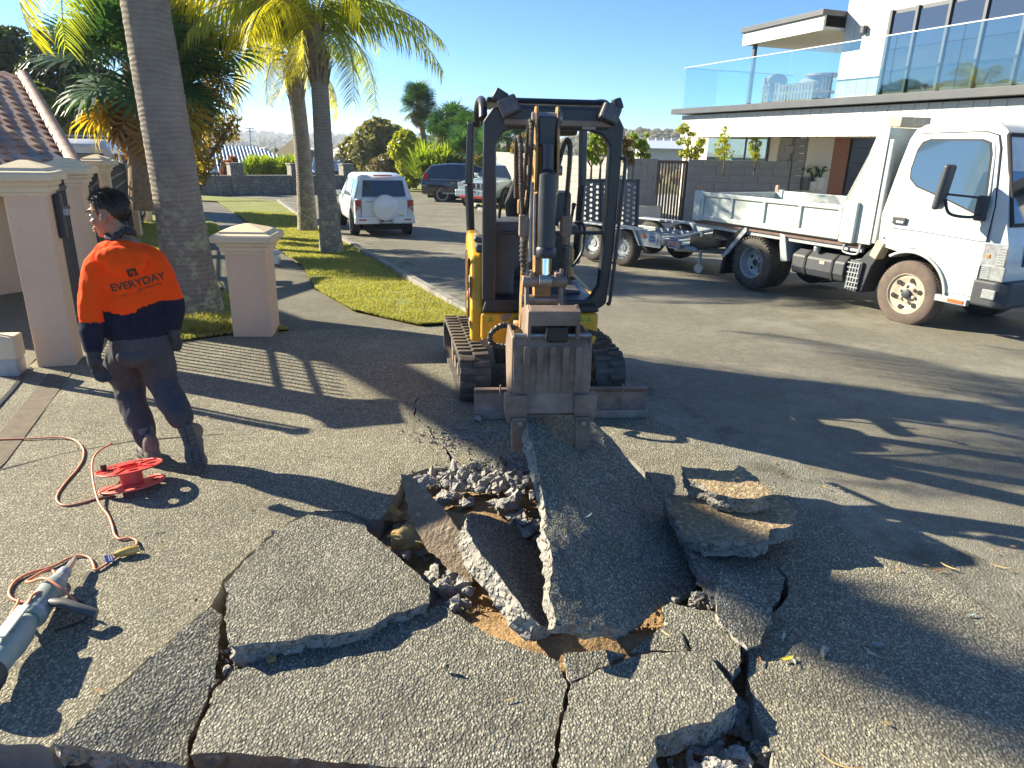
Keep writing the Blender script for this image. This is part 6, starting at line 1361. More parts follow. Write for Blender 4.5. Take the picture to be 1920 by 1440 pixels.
# ================================================================== pillars, fence and the things behind them
m_stucco = mat('peach_stucco', (.76, .54, .36), .9, col2=(.64, .46, .32), vs=1.2, bump=.004, bs=55, spots=(.4, .3, .22), ss=3, spos=(.6, .8))
m_cap = mat('cream_cap', (.74, .62, .43), .85, col2=(.62, .51, .35), vs=3, bump=.003, bs=60, spots=(.35, .3, .22), ss=9, spos=(.64, .76))
m_iron = mat('black_ironwork', (.018, .02, .026), .45, col2=(.04, .042, .05), vs=12)
def pillar(x, y, zt, label, rz=R(19), w=.28, base=None):
    z0 = G(y)-.02 if base is None else base; hgt = zt-z0
    p = thing('gate_pillar', label, 'pillar', (x, y, z0), rz, 'cream capped stucco pillars')
    MB().box((0, 0, hgt/2-.13), (w, w, hgt-.26)).build('shaft', m_stucco, p, bevel=.006)
    c = MB(); z = hgt
    lv = [(w/2+.012, z-.27), (w/2+.012, z-.24), (w/2+.035, z-.235), (w/2+.035, z-.2), (w/2+.055, z-.185), (w/2+.055, z-.16), (w/2+.095, z-.15), (w/2+.1, z-.1), (w/2+.085, z-.085), (w/2+.035, z-.07), (w/2+.03, z-.055), (.03, z)]
    vs = []
    for r, zz in lv: vs += [(-r, -r, zz), (r, -r, zz), (r, r, zz), (-r, r, zz)]
    fs = [(4*i+k, 4*i+(k+1) % 4, 4*i+4+(k+1) % 4, 4*i+4+k) for i in range(len(lv)-1) for k in range(4)]+[(0, 3, 2, 1), tuple(range(4*len(lv)-4, 4*len(lv)))]
    c.add(vs, fs); c.build('cap', m_cap, p, bevel=.004); return p
P1 = (-3.9, 5.8); P2 = (-4.52, 7.35); P3 = (-6.35, 11.1); P4 = (-8.75, 16.4); P5 = (-10.6, 20.6)
pillar(*P1, 1.66, 'tall pink stucco pillar with cream cap nearest the camera, left of the worker')
pillar(*P2, 1.64, 'second pillar, its cap right above the worker and the first picket panel')
pillar(*P3, 1.59, 'third pillar of the row, tallest looking cap left of the big palm trunk')
pillar(*P4, 1.3, 'fourth pillar, narrow and partly behind the big palm trunk')
pillar(*P5, 1.25, 'last pillar of the row, only its cap edge beside the palm trunk')
pillar(-2.6, 6.93, 1.08, 'short square pillar with a pyramid cap standing alone on the path edge', R(6), .37)
def panel(a, b, top, label, n, low=.12):
    a, b = Vector(a), Vector(b); d = (b-a).normalized(); a2 = a+d*.22; b2 = b-d*.22; L = (b2-a2).length; y0 = (a2.y+b2.y)/2; z0 = G(y0)
    p = thing('fence_panel', label, 'fence panel', (a2.x, a2.y, z0), math.atan2(d.y, d.x), 'black picket panels between the pillars')
    for z in (low+.05, top-.32, top-.13): MB().box((L/2, 0, z), (L, .03, .035)).build('rail', m_iron, p, bevel=.004)
    pk = MB().box((0, 0, (top-.02-low)/2), (.017, .017, top-.02-low)); pk.prism([(-.016, top-low-.03), (.016, top-low-.03), (0, top-low+.03)], -.006, .006, 'XZ'); me = pk.mesh('picket'); me.materials.append(m_iron)
    for k in range(n):
        o = bpy.data.objects.new('picket', me); COL.objects.link(o); o.parent = p; o.location = (L*(k+.5)/n, 0, low)
    return p
panel(P1, P2, 1.5, 'black picket panel nearest the camera, seen edge on behind the worker', 12); panel(P2, P3, 1.42, 'black picket panel between the second and third pillars', 38)
panel(P3, P4, 1.5, 'black picket panel between the third and fourth pillars', 56); panel(P4, P5, 1.45, 'black picket panel beyond the fourth pillar', 40)
# gate hanging gear on the first pillar, gate end post, ground track and motor box
gpst = thing('sliding_gate', 'black steel gate end post leaning against the first pillar, with rollers', 'gate', (-4.22, 5.42, 0), R(19))
MB().box((0, 0, .78), (.06, .05, 1.5)).build('end_post', m_iron, gpst, bevel=.005); MB().box((.075, .02, .78), (.02, .03, 1.5)).build('guide_channel', m_galv, gpst, bevel=.003)
for z in (.12, .5, .62): MB().lathe([(.025, -.02), (.025, .02)], 14, (.05, -.02, z), 'Y').build('roller', m_galv, gpst)
MB().box((.0, -.0, 1.52), (.1, .06, .05)).build('stop_bracket', m_iron, gpst)
hg = thing('gate_latch', 'black latch plate on the side of the first pillar', 'latch', (-3.76, 5.93, 1.05), R(19)); MB().box((0, 0, .17), (.05, .08, .36)).build('plate', m_iron, hg, bevel=.01); MB().box((.03, 0, .2), (.06, .03, .05)).build('bolt', m_galv, hg)
mx = thing('gate_motor', 'cream gate motor box on a grey plinth at the left edge', 'gate motor', gp(22, 700), R(12)); mx.scale = (1.1, 1.1, 1.1)
MB().box((0, 0, .06), (.16, .14, .14)).build('plinth', m_galv, mx, bevel=.006); MB().box((0, 0, .21), (.18, .16, .17)).build('motor_cover', m_cap, mx, bevel=.012)
strip('gate_track', [gp(58, 690), gp(20, 735), gp(-60, 820)], .03, m_iron, .012, step=.1)
# broken bits and hose by the palm foot
tag(MB().tube(bez([gp(345, 606), gp(370, 603), gp(402, 599)], 4), .018).build('terracotta_edging', mat('terracotta', (.3, .12, .07), .8)), 'reddish strip lying in the soil at the foot of the big palm', 'edging')
tag(MB().box(gp(405, 548)+Vector((0, 0, .03)), (.24, .12, .09), e=(0, .2, .4)).build('grey_bin', m_bpl, bevel=.02), 'dark grey plastic lid lying between the palm and the short pillar', 'plastic lid')
# letterbox behind the short pillar
lb = thing('letterbox', 'small white letterbox peeping out behind the short pillar', 'letterbox', gp(516, 497), R(10)); MB().box((0, 0, .12), (.16, .3, .17)).build('box', m_wpaint, lb, bevel=.01); MB().box((.0, 0, .215), (.2, .34, .02), e=(0, .1, 0)).build('lid', m_galv, lb)
tag(MB().ell((gp(371, 352).x, 22, .9), (.5, .3, .75), n=12).build('blue_sheet', mat('blue_patterned_sheet', (.1, .25, .7), .8, col2=(.4, .5, .8), vs=6, spots=(.75, .8, .85), ss=9, spos=(.55, .6)), smooth=60), 'blue and white patterned sheet bundled behind the big palm trunk', 'sheet')
# ---------------------------------------------------------------- tiled roof house at the left edge
m_tiles = [mat('clay_tile_%s' % n, c, .75, col2=tuple(k*.65 for k in c), vs=7, bump=.003, bs=60) for n, c in (('pink', (.58, .38, .3)), ('red', (.5, .27, .2)), ('brown', (.4, .27, .22)), ('grey', (.28, .27, .29)), ('orange', (.6, .38, .26)))]
HS = thing('tiled_house', 'house corner with a pink and grey clay tile roof at the left edge', 'house', (0, 0, 0))
E1, R1, E0 = at(155, 345, 9.6), at(44, 152, 12.4), at(-330, 330, 7.0)
E0.z = E1.z
nrm = (E0-E1).cross(R1-E1).normalized()
if nrm.z < 0: nrm = -nrm
uu = (E1-E0).normalized(); vv = nrm.cross(uu).normalized()
if vv.z < 0: vv = -vv
def pl_(u, v, h=0): return E1+uu*u+vv*v+nrm*h
Rv = (R1-E1).dot(vv); Ru = (R1-E1).dot(uu); Lu = -(E1-E0).length
MB().add([pl_(Lu, 0), pl_(0, 0), pl_(Ru, Rv), pl_(Lu, Rv)], [(0, 1, 2, 3)]).build('roof_deck', m_tiles[2], HS)
tm = MB(); vs = []; nx = 10
for j, (v, z) in enumerate(((0, .05), (.0, .03), (.21, .012), (.26, .006))):
    for i in range(nx+1):
        x = -.13+.26*i/nx; w = .5+.5*math.sin((i/nx)*2*math.pi-1.2); vs.append((x, v, z-.0+.035*w if j else .0+.035*w))
tm.add(vs, [(j*(nx+1)+i, j*(nx+1)+i+1, (j+1)*(nx+1)+i+1, (j+1)*(nx+1)+i) for j in range(3) for i in range(nx)])
tmesh = []
for m in m_tiles:
    me = tm.mesh('tile'); me.materials.append(m); me.shade_smooth(); me.set_sharp_from_angle(angle=R(40)); tmesh.append(me)
rt_ = random.Random(9); k = 0; Mr = Matrix(((uu.x, vv.x, nrm.x, 0), (uu.y, vv.y, nrm.y, 0), (uu.z, vv.z, nrm.z, 0), (0, 0, 0, 1)))
v = 0
row = 0
while v < Rv:
    u = (Ru*v/Rv)-.14+(.0 if row % 2 else 0)
    while u > Ru*v/Rv-2.6 and k < 290:
        o = bpy.data.objects.new('tile', rt_.choices(tmesh, (4, 3, 3, 2, 2))[0]); COL.objects.link(o); o.parent = HS
        o.matrix_world = Matrix.Translation(pl_(u, v, .01+rt_.uniform(0, .006))) @ Mr @ Matrix.Rotation(R(rt_.uniform(1, 3)), 4, 'X'); u -= .245; k += 1
    v += .2; row += 1
for i in range(14):
    a = pl_(Ru*i/14, Rv*i/14, .06); b_ = pl_(Ru*(i+1.15)/14, Rv*(i+1.15)/14, .085)
    MB().tube([a, b_], [.1, .085], 10).build('ridge_tile', m_tiles[0], HS, smooth=50)
MB().tube([pl_(Lu, -.06, -.03), pl_(.05, -.06, -.03)], .06, 8).build('gutter', m_cap, HS, smooth=50)
# its walls, behind the pillars
wv = MB(); eo = nrm.copy(); eo.z = 0; eo.normalize(); wd = eo*-.35
a, b_ = pl_(Lu, 0)+wd, pl_(-.35, 0)+wd; c_ = b_+(R1-E1)*1.2; c_.z = b_.z
for p, q in ((a, b_),): wv.add([(p.x, p.y, -.5), (q.x, q.y, -.5), (q.x, q.y, q.z), (p.x, p.y, p.z)], [(0, 1, 2, 3)])
w_ = wv.build('wall', m_stucco, HS); w_.modifiers.new('s', 'SOLIDIFY').thickness = .12
gd = thing('garage_door', 'pale ribbed garage door glimpsed at the left edge behind the gate', 'garage door', at(-60, 550, 8.6)-Vector((0, 0, .05)), R(40))
for k in range(3): MB().box((0, 0, .2+.4*k), (2.6, .05, .385)).build('door_panel', mat('garage_door_paint', (.5, .47, .46), .6, col2=(.44, .41, .4), vs=2) if k == 0 else bpy.data.materials['garage_door_paint'], gd, bevel=.01)
# ---------------------------------------------------------------- stone wall across the end of the street
m_stone = mat('field_stone', (.3, .27, .22), .9, col2=(.17, .155, .13), vs=1.6, bump=.02, bs=14, spots=(.44, .4, .32), ss=4, spos=(.55, .65)); m_mort = mat('mortar', (.3, .28, .24), .95)
SW = thing('stone_wall', 'low field stone garden wall with square piers across the end of the street', 'wall', (0, 0, 0))
w0, w1 = gp(372, 366), gp(660, 361); dw = (w1-w0).normalized(); nw = Vector((dw.y, -dw.x, 0)).normalized(); Lw = (w1-w0).length; zb = min(w0.z, w1.z)-.1
TW_ = Matrix(((dw.x, -nw.x, 0, w0.x), (dw.y, -nw.y, 0, w0.y), (dw.z, 0, 1, zb), (0, 0, 0, 1))) @ Matrix.Translation((0, 0, 0))
MB().box((Lw/2, .2, .5), (Lw, .34, 1.0), T=TW_).build('core', m_mort, SW)
rs = random.Random(2); sm = MB()
def stones(mb, x0, x1, z0, z1, y):
    z = z0
    while z < z1-.05:
        h_ = rs.uniform(.1, .17); h_ = min(h_, z1-z); x = x0
        while x < x1-.04:
            w = min(rs.uniform(.12, .32), x1-x); q = rs.uniform(-.012, .02)
            mb.box((x+w/2, y-q, z+h_/2+rs.uniform(-.01, .01)), (w-.02, .08, h_-.018), taper=1, e=(0, rs.uniform(-.06, .06), 0), T=TW_); x += w
        z += h_
stones(sm, 0, Lw, 0, .98, .03); tag(sm.build('wall_stone', m_stone, SW, bevel=.02, seg=1), kind='stuff')
for f in (.24, .62, .98):
    x = Lw*f; MB().box((x, .2, .75), (.6, .5, 1.5), T=TW_).build('pier', m_mort, SW); s2 = MB(); stones(s2, x-.31, x+.31, 0, 1.48, -.04); tag(s2.build('pier_stone', m_stone, SW, bevel=.02, seg=1), kind='stuff')
    MB().box((x, .2, 1.52), (.68, .56, .06), T=TW_).build('pier_cap', m_stone, SW, bevel=.01)
# ---------------------------------------------------------------- blue ribbed roof beyond it
m_ribr = mat('blue_steel_roof', (.05, .075, .12), .35, .2, col2=(.07, .09, .13), vs=1); m_ribh = mat('roof_rib_highlight', (.42, .5, .58), .3, .3)  # pale rib colour paints in the sun highlights along the ribs
def ribroof(name, label, px, Y, zdrop, n, wallh=2.2):
    o = thing(name, label, 'house', (0, 0, 0)); A, B, C_, D = [at(x, y, Yy) for x, y, Yy in px]   # eave left, eave right, ridge right, ridge left
    mb = MB(); mb.add([A, B, C_, D], [(0, 1, 2, 3)]); rfo = mb.build('roof', m_ribr, o); rfo.modifiers.new('s', 'SOLIDIFY').thickness = .08
    rb = MB(); nn = (B-A).cross(D-A).normalized(); nn = nn if nn.z > 0 else -nn
    for k in range(n):
        t = (k+.5)/n; p = A.lerp(B, t)
        # ribs run straight up the fall and stop at the hip or ridge
        up = (D-A)-(B-A).normalized()*((D-A).dot((B-A).normalized())); L0 = (D-A).dot((B-A).normalized())/(B-A).length; L1_ = ((C_-A).dot((B-A).normalized()))/(B-A).length
        f = 1. if L0 <= t <= L1_ else (t/L0 if t < L0 else (1-t)/(1-L1_))
        q = p+up*f; s_ = (B-A).normalized()*.05
        rb.add([p-s_+nn*.02, p+s_+nn*.02, q+s_+nn*.02, q-s_+nn*.02, p+nn*.09, q+nn*.09], [(0, 4, 5, 3), (4, 1, 2, 5)])
    tag(rb.build('roof_rib', m_ribh, o), kind='stuff')
    MB().tube([A, D, C_, B], .09, 6).build('ridge_capping', m_ribr, o); MB().tube([A-Vector((0, 0, .08)), B-Vector((0, 0, .08))], .1, 6).build('gutter', m_ribr, o)
    for (p, q) in ((A, B),): w = MB(); w.add([p+Vector((.5, .5, -wallh)), q+Vector((-.5, .5, -wallh)), q+Vector((-.5, .5, -.1)), p+Vector((.5, .5, -.1))], [(0, 1, 2, 3)]); w.build('wall', m_cap, o).modifiers.new('s', 'SOLIDIFY').thickness = .2
    return o
rh1 = ribroof('ribbed_roof_house', 'house with a blue ribbed steel roof and aerial beyond the stone wall', [(362, 326, 44), (606, 326, 47), (478, 276, 53), (408, 275, 51)], 45, 0, 34)
MB().tube([at(470, 276, 52), at(468, 240, 52)], .04, 6).tube([at(456, 240, 52), at(476, 241, 52)], .03, 6).tube([at(460, 246, 52), at(474, 246, 52)], .02, 6).build('aerial', m_galv, rh1)
ribroof('ribbed_roof_house', 'lower blue ribbed roof right of the twin palm trunks', [(585, 324, 50), (658, 322, 50), (640, 306, 54), (590, 296, 54)], 45, 0, 9)
# ================================================================== modern house on the right
m_clad = mat('white_cladding', (.6, .585, .535), .55, col2=(.55, .535, .49), vs=1.5); m_dgrey = mat('charcoal_trim', (.06, .065, .075), .4, col2=(.08, .085, .09), vs=3)
m_soff = mat('soffit', (.6, .58, .53), .7); m_creamw = mat('cream_render', (.66, .61, .5), .85, col2=(.62, .57, .46), vs=1.5, bump=.002, bs=60); m_cedar = mat('cedar', (.42, .16, .07), .55, col2=(.3, .11, .05), vs=14)
m_bal = glass('balustrade_glass', (.86, .95, .93), .9); m_void = mat('garage_dark', (.04, .042, .05), .6); m_blockw = mat('concrete_block', (.36, .35, .32), .9, col2=(.28, .275, .26), vs=2.2, bump=.004, bs=60); m_blockd = mat('concrete_block_shade', (.26, .255, .25), .9, col2=(.2, .2, .2), vs=2, bump=.004, bs=60); m_mor = mat('block_joint', (.24, .235, .225), .95)  # darker block colour carries the shade of faces turned from the sun
m_wing = NT('big_window_glass'); m_wing.bsdf((.05, .06, .08), .05, .35, None, 1., .8); m_wing = m_wing.m; m_teal = mat('pale_blind', (.35, .45, .42), .6)
C0 = at(1278, 203, 23); lo, hi = 9., 20.
for _ in range(40):
    md_ = (lo+hi)/2
    if at(1920, 158, md_).z > C0.z: hi = md_
    else: lo = md_
C1 = at(1920, 158, md_); fd = (C1-C0); fd.z = 0; Lf = fd.length; fd.normalize(); fn = Vector((fd.y, -fd.x, 0))    # along the front towards the camera; outward normal
if fn.x > 0: fn = -fn
HX = thing('modern_house', 'two storey white clad house with glass balcony, dark windows and a cedar lined entry', 'house', (0, 0, 0))
TH_ = Matrix(((fd.x, -fn.x, 0, C0.x), (fd.y, -fn.y, 0, C0.y), (0, 0, 1, C0.z), (0, 0, 0, 1)))   # x along the front, y into the house, z from the balcony edge
THi = TH_.inverted()
def hpx(px, py, y=0):   # photograph pixel onto the plane y = const of the house frame
    p = onplane(px, py, TH_ @ Vector((0, y, 0)), fn); return THi @ p
def hb(name, c, d, m, parent=HX, bevel=.004): return MB().box(c, d, T=TH_).build(name, m, parent, bevel=bevel)
Lx = Lf+6
hb('balcony_edge', (Lx/2-.1, .25, -.1), (Lx+.3, .9, .15), m_dgrey)
nb_ = int(Lx/.32)
fas = hb('balcony_beam', (Lx/2, 2.2, -.5), (Lx, 4.2, .56), m_soff)
for k in range(nb_): hb('cladding_board', (.17+.32*k, .06, -.52), (.308, .03, .62), m_clad, fas, .003)
for k in range(12): hb('cladding_board', (-.015, .22+.32*k, -.52), (.03, .308, .62), m_clad, fas, .003)
hb('balcony_floor', (Lx/2, 2.3, -.03), (Lx, 4.4, .06), m_conc)
bal = bpy.data.objects.new('balustrade', None); COL.objects.link(bal); bal.parent = HX
edges = [hpx(x, 160).x for x in (1338, 1402, 1478, 1559, 1668, 1790)]
edges = [0.02]+[max(.1, e) for e in edges]+[Lf+1.6, Lf+4]
for a, b_ in zip(edges[:-1], edges[1:]): MB().box(((a+b_)/2, -.02, .56), (b_-a-.02, .012, 1.1), T=TH_).build('glass_pane', m_bal, bal)
MB().box((.0, 2.0, .56), (.012, 3.9, 1.1), T=TH_).build('glass_pane', m_bal, bal); MB().box((Lx/2, -.02, 1.12), (Lx, .03, .02), T=TH_).build('top_rail', m_galv, bal); MB().box((0, 2.0, 1.12), (.03, 4, .02), T=TH_).build('top_rail', m_galv, bal)
# upper storey block, set back
ys_ = .85; xa = hpx(1563, 150, ys_).x; z_bt = 0
hb('upper_wall_core', (xa+5.1, ys_+2.15, 1.75), (9.9, 3.9, 3.5), m_soff)
winx0, winx1 = hpx(1662, 60, ys_).x, hpx(1990, 60, ys_).x; wz1 = hpx(1662, 22, ys_).z
k = 0; x = xa
while x < xa+9.5:
    xm = x+.16
    if xm < winx0 or xm > winx1+.0: hb('cladding_board', (xm, ys_+.12, 1.75), (.308, .04, 3.5), m_clad, HX, .003)
    else: hb('cladding_board', (xm, ys_+.12, (wz1+3.5)/2), (.308, .04, 3.5-wz1), m_clad, HX, .003)
    x += .32
for k in range(12): hb('cladding_board', (xa, ys_+.3+.32*k, 1.75), (.04, .308, 3.5), m_clad, HX, .003)
wf_ = hb('upper_window', ((winx0+winx1)/2, ys_+.06, wz1/2+.02), (winx1-winx0, .12, wz1-.04), m_dgrey, HX, .004)
mul = [winx0+.1]+[hpx(px, 60, ys_).x for px in (1716, 1776, 1843, 1920)]+[winx1-.1]
for a, b_ in zip(mul[:-1], mul[1:]): hb('pane', ((a+b_)/2, ys_-.005, wz1/2+.03), (b_-a-.09, .02, wz1-.22), m_wing, wf_, .002)
for a in mul: hb('mullion', (a, ys_-.03, wz1/2+.03), (.07, .06, wz1-.06), m_dgrey, wf_, .004)
wl = MB().box((hpx(1617, 55, ys_).x, ys_+.04, hpx(1617, 55, ys_).z), (.1, .12, .16), T=TH_).build('wall_light', m_dgrey, HX, bevel=.01)
# balcony roof: sloping slab with white fascia and slim post
r0 = hpx(1394, 62, .3); r1 = hpx(1572, 22, .3); ro = MB()
ang = math.atan2(r1.z-r0.z, r1.x-r0.x)
ra = bpy.data.objects.new('balcony_roof', None); COL.objects.link(ra); ra.parent = HX
MB().prism([(r0.x, r0.z-.32), (xa, r0.z-.32+(r1.z-r0.z)), (xa, r1.z), (r0.x, r0.z)], .3, .36, 'XZ', 0, TH_).build('fascia', m_clad, ra, bevel=.004)
MB().prism([(r0.x-.06, r0.z), (xa, r1.z), (xa, r1.z+.12), (r0.x-.06, r0.z+.12)], .24, 4.4, 'XZ', 0, TH_).build('roof_edge', m_dgrey, ra, bevel=.004)
MB().prism([(r0.x, r0.z-.3), (xa, r1.z-.3), (xa, r1.z-.24), (r0.x, r0.z-.24)], .37, 4.2, 'XZ', 0, TH_).build('ceiling', m_soff, ra)
pp = hpx(1424, 70, .6); MB().box((pp.x, .5, (r0.z-.3)/2), (.09, .09, r0.z-.25), T=TH_).build('slim_post', m_dgrey, ra, bevel=.005)
g1_ = MB().prism([(xa-.0, 3.4), (xa+1.2, 2.9), (xa+2.4, 3.4), (xa+2.4, 3.6), (xa, 3.6)], ys_-.3, ys_+.1, 'XZ', 0, TH_).build('gable_trim', m_dgrey, HX)
# ground floor: rendered wall with window, block column, render pier, cedar and dark entry
GZ = -.08
q1 = at(1482, 300, 20.6); q1.z = 0; q0 = q1-fd*5.2
ztop = C0.z-.75
def wall(name, a, b, z0, z1, th, m, parent=HX):
    d = (b-a); L = d.length; d.normalize(); n = Vector((-d.y, d.x, 0)); T = Matrix(((d.x, n.x, 0, a.x), (d.y, n.y, 0, a.y), (0, 0, 1, 0), (0, 0, 0, 1)))
    return MB().box((L/2, 0, (z0+z1)/2), (L, th, z1-z0), T=T).build(name, m, parent, bevel=.003), T, L
gf, TG, LG = wall('render_wall', q0, q1-fd*.45, GZ-.4, ztop, .2, m_creamw)
TGi = TG.inverted(); nG = TG.to_3x3() @ Vector((0, 1, 0))
def gpx(px, py): return TGi @ onplane(px, py, TG @ Vector((0, 0, 0)), nG)
sgn = 1 if (Vector((0, 0, 0))-TG.translation).dot(nG) > 0 else -1
a, b_ = gpx(1337, 247), gpx(1452, 246); wx0, wx1, wz = min(a.x, b_.x), max(a.x, b_.x), a.z
wq = MB().box(((wx0+wx1)/2, sgn*.1, wz-.65), (wx1-wx0, .1, 1.3), T=TG).build('ground_window', m_dgrey, HX, bevel=.004)
for k in range(3):
    L_ = (wx1-wx0)/3; MB().box((wx0+L_*(k+.5), sgn*.155, wz-.66), (L_-.1, .02, 1.2), T=TG).build('pane', m_wing if k == 0 else m_teal, wq)
    MB().box((wx0+L_*(k+.5), sgn*.17, wz-.66), (L_-.1, .008, 1.2), T=TG).build('pane', m_bal, wq)
MB().box((LG-.3 if False else .25, sgn*.13, ztop/2), (.07, .07, ztop), T=TG).build('downpipe', m_creamw, HX)
# block column: pale face along the front, street face coloured darker for its shade
def blockwork(parent, a, b, z0, z1, m, bl=.39, bh=.19, th=.09, side=1, off=0, stag=True):
    d = (b-a); L = d.length; d.normalize(); n = Vector((-d.y, d.x, 0))*side; rows = int(round((z1-z0)/(bh+.01))); meshes = {}
    for r in range(rows):
        x = -(bl+.01)/2 if r % 2 and stag else 0.
        while x < L-.01:
            x0, x1 = max(0, x), min(L, x+bl); w = round(x1-x0, 3)
            if w > .05:
                if w not in meshes:
                    mm = MB().box((0, 0, 0), (w, th, bh)).mesh('block'); mm.materials.append(m); meshes[w] = mm
                o = bpy.data.objects.new('block', meshes[w]); COL.objects.link(o); o.parent = parent
                p = a+d*((x0+x1)/2)+n*off; o.location = (p.x, p.y, z0+(bh+.01)*(r+.5)); o.rotation_euler = (0, 0, math.atan2(d.y, d.x))
            x += bl+.01
cn0 = q1-fd*.45; cn1 = q1.copy(); inn = -fn
wall('column_core', cn0+inn*.15, cn1+inn*.15-fd*.04, GZ-.3, ztop, .25, m_mor); blockwork(HX, cn0, cn1, GZ-.3, ztop, m_blockw)
blockwork(HX, cn1+inn*.05, cn1+inn*.45, GZ-.3, ztop, m_blockd, stag=False)
s0 = cn1+inn*.5
def entry(f0, f1, name, m, depth=.0):
    a_ = s0+inn*f0-fd*depth; b2 = s0+inn*f1-fd*depth; return wall(name, a_, b2, GZ-.3, ztop, .12, m)[0]
entry(0, .9, 'render_pier', m_creamw)
# entry set back: dark recess, cedar lining, doorway
e0 = s0+inn*.95
wall('cedar_lining', e0-fd*.05, e0+inn*.55-fd*.0, GZ-.3, ztop, .08, m_cedar); wall('entry_recess', e0+inn*.1-fd*.8, e0+inn*6.5-fd*.8, GZ-.3, ztop, .1, m_void); wall('cedar_lining', e0+inn*3.2+fd*.4, e0+inn*7.5+fd*.4, ztop-.35, ztop, .08, m_cedar)
dk = wall('garage_door', e0+inn*.6+fd*.0, e0+inn*6+fd*.0, GZ-.3, ztop-.02, .08, mat('dark_garage_door', (.07, .075, .085), .5, col2=(.06, .065, .07), vs=2))[0]
for k in range(7): hbx = wall('garage_slat', e0+inn*.6+fd*.06, e0+inn*6+fd*.06, GZ+.0+.42*k, GZ+.39+.42*k, .03, bpy.data.materials['dark_garage_door'], dk)
wall('far_block', e0+inn*6, e0+inn*6+fd*9, GZ-.3, ztop, .2, m_creamw)
# ---------------------------------------------------------------- street wall of blocks and slatted gate
BW = thing('block_wall', 'long pale grey block wall behind the trailer, its shaded end coloured darker towards the gate', 'wall', (0, 0, 0))
k0 = at(1188, 298, 20); ktop = k0.z; k0.z = 0; far = k0-fd*11.5; kz = -.15
wall('wall_core', far, k0-fd*.02, kz-.3, ktop-.03, .14, m_mor, BW); blockwork(BW, far, k0, kz-.25, ktop-.02, m_blockw, th=.16)
k1 = at(1231, 299, 20.2); k1.z = 0; wall('wall_core', k0+(k1-k0)*.05, k1, kz-.3, ktop-.03, .12, m_mor, BW); blockwork(BW, k0, k1, kz-.25, ktop-.02, m_blockd, th=.16)
k2 = at(1290, 298, 20.5); k2.z = 0; k3 = q1.copy(); k3.z = 0
BW2 = thing('block_wall', 'grey block wall, its shade put into the colour, between the slatted gate and the house', 'wall', (0, 0, 0))
wall('wall_core', k2, k3, kz-.3, ktop-.03, .12, m_mor, BW2); blockwork(BW2, k2, k3, kz-.25, ktop-.02, m_blockd, bl=.79, th=.16)
dcap = (k3-k2).normalized(); GTm = thing('slatted_gate', 'dark brown gate of narrow vertical slats in the block wall', 'gate', (k1.x, k1.y, kz), math.atan2((k2-k1).y, (k2-k1).x))
Lg = (k2-k1).length; m_slat = mat('dark_brown_slat', (.055, .035, .028), .5, col2=(.08, .05, .04), vs=9); hgt = ktop-kz-.02
for x in (.03, Lg-.03): MB().box((x, 0, hgt/2), (.06, .05, hgt)).build('stile', m_slat, GTm, bevel=.004)
for z in (.06, hgt-.04): MB().box((Lg/2, 0, z), (Lg-.12, .045, .08)).build('rail', m_slat, GTm, bevel=.004)
for k in range(9): MB().box((.06+(Lg-.12)*(k+.5)/9, 0, hgt/2), (.052, .03, hgt-.15)).build('slat', m_slat, GTm, bevel=.003)
MB().box((Lg-.03, -.05, hgt-.25), (.05, .05, .1)).build('lock_case', m_iron, GTm, bevel=.006)
tag(MB().box(at(1210, 404, 19.6), (.9, .08, .5), e=(0, 0, math.atan2(.3, .9))).build('concrete_panel', m_conc, bevel=.01), 'pale concrete panel leaning at the foot of the wall left of the slatted gate', 'panel')
# timber fence panel and the pots by the entry
def pot(px, py, Y, r, h_, m, label, plant=True, n=9):
    p = at(px, py, Y); o = thing('potted_plant', label, 'potted plant', (p.x, p.y, p.z)); MB().lathe([(r*.8, 0), (r, h_*.5), (r, h_), (r*.85, h_), (r*.8, h_*.8), (0, h_*.8)], 20).build('pot', m, o, smooth=40)
    rp = random.Random(int(px)); 
    for k in range(n):
        a = rp.uniform(0, 6.28); l = rp.uniform(.2, .42); bnd = [Vector((0, 0, h_*.8)), Vector((math.cos(a)*l*.25, math.sin(a)*l*.25, h_+l*.6)), Vector((math.cos(a)*l*.7, math.sin(a)*l*.7, h_+l*.85)), Vector((math.cos(a)*l, math.sin(a)*l, h_+l*.7))]
        mb = MB(); vs = []; ww = [.01, .03, .05, .004]; s_ = Vector((-math.sin(a), math.cos(a), 0))
        for q, w in zip(bnd, ww): vs += [q-s_*w, q+s_*w]
        mb.add(vs, [(2*i, 2*i+1, 2*i+3, 2*i+2) for i in range(3)]); mb.build('leaf', m_plant, o)
    return o
m_plant = leaf('pot_plant_leaf', (.03, .09, .03), (.05, .13, .04), .25)
YP = (e0+inn*.0).y-.3
pot(1506, 356, YP, .2, .34, m_dgrey, 'dark pot with large leaves against the rendered pier', n=7); pot(1522, 358, YP-.1, .13, .26, m_clad, 'small white pot standing between two larger pots', n=5); pot(1534, 356, YP-.1, .17, .34, m_clad, 'larger white pot with spiky plant next to the cedar panel', n=10)
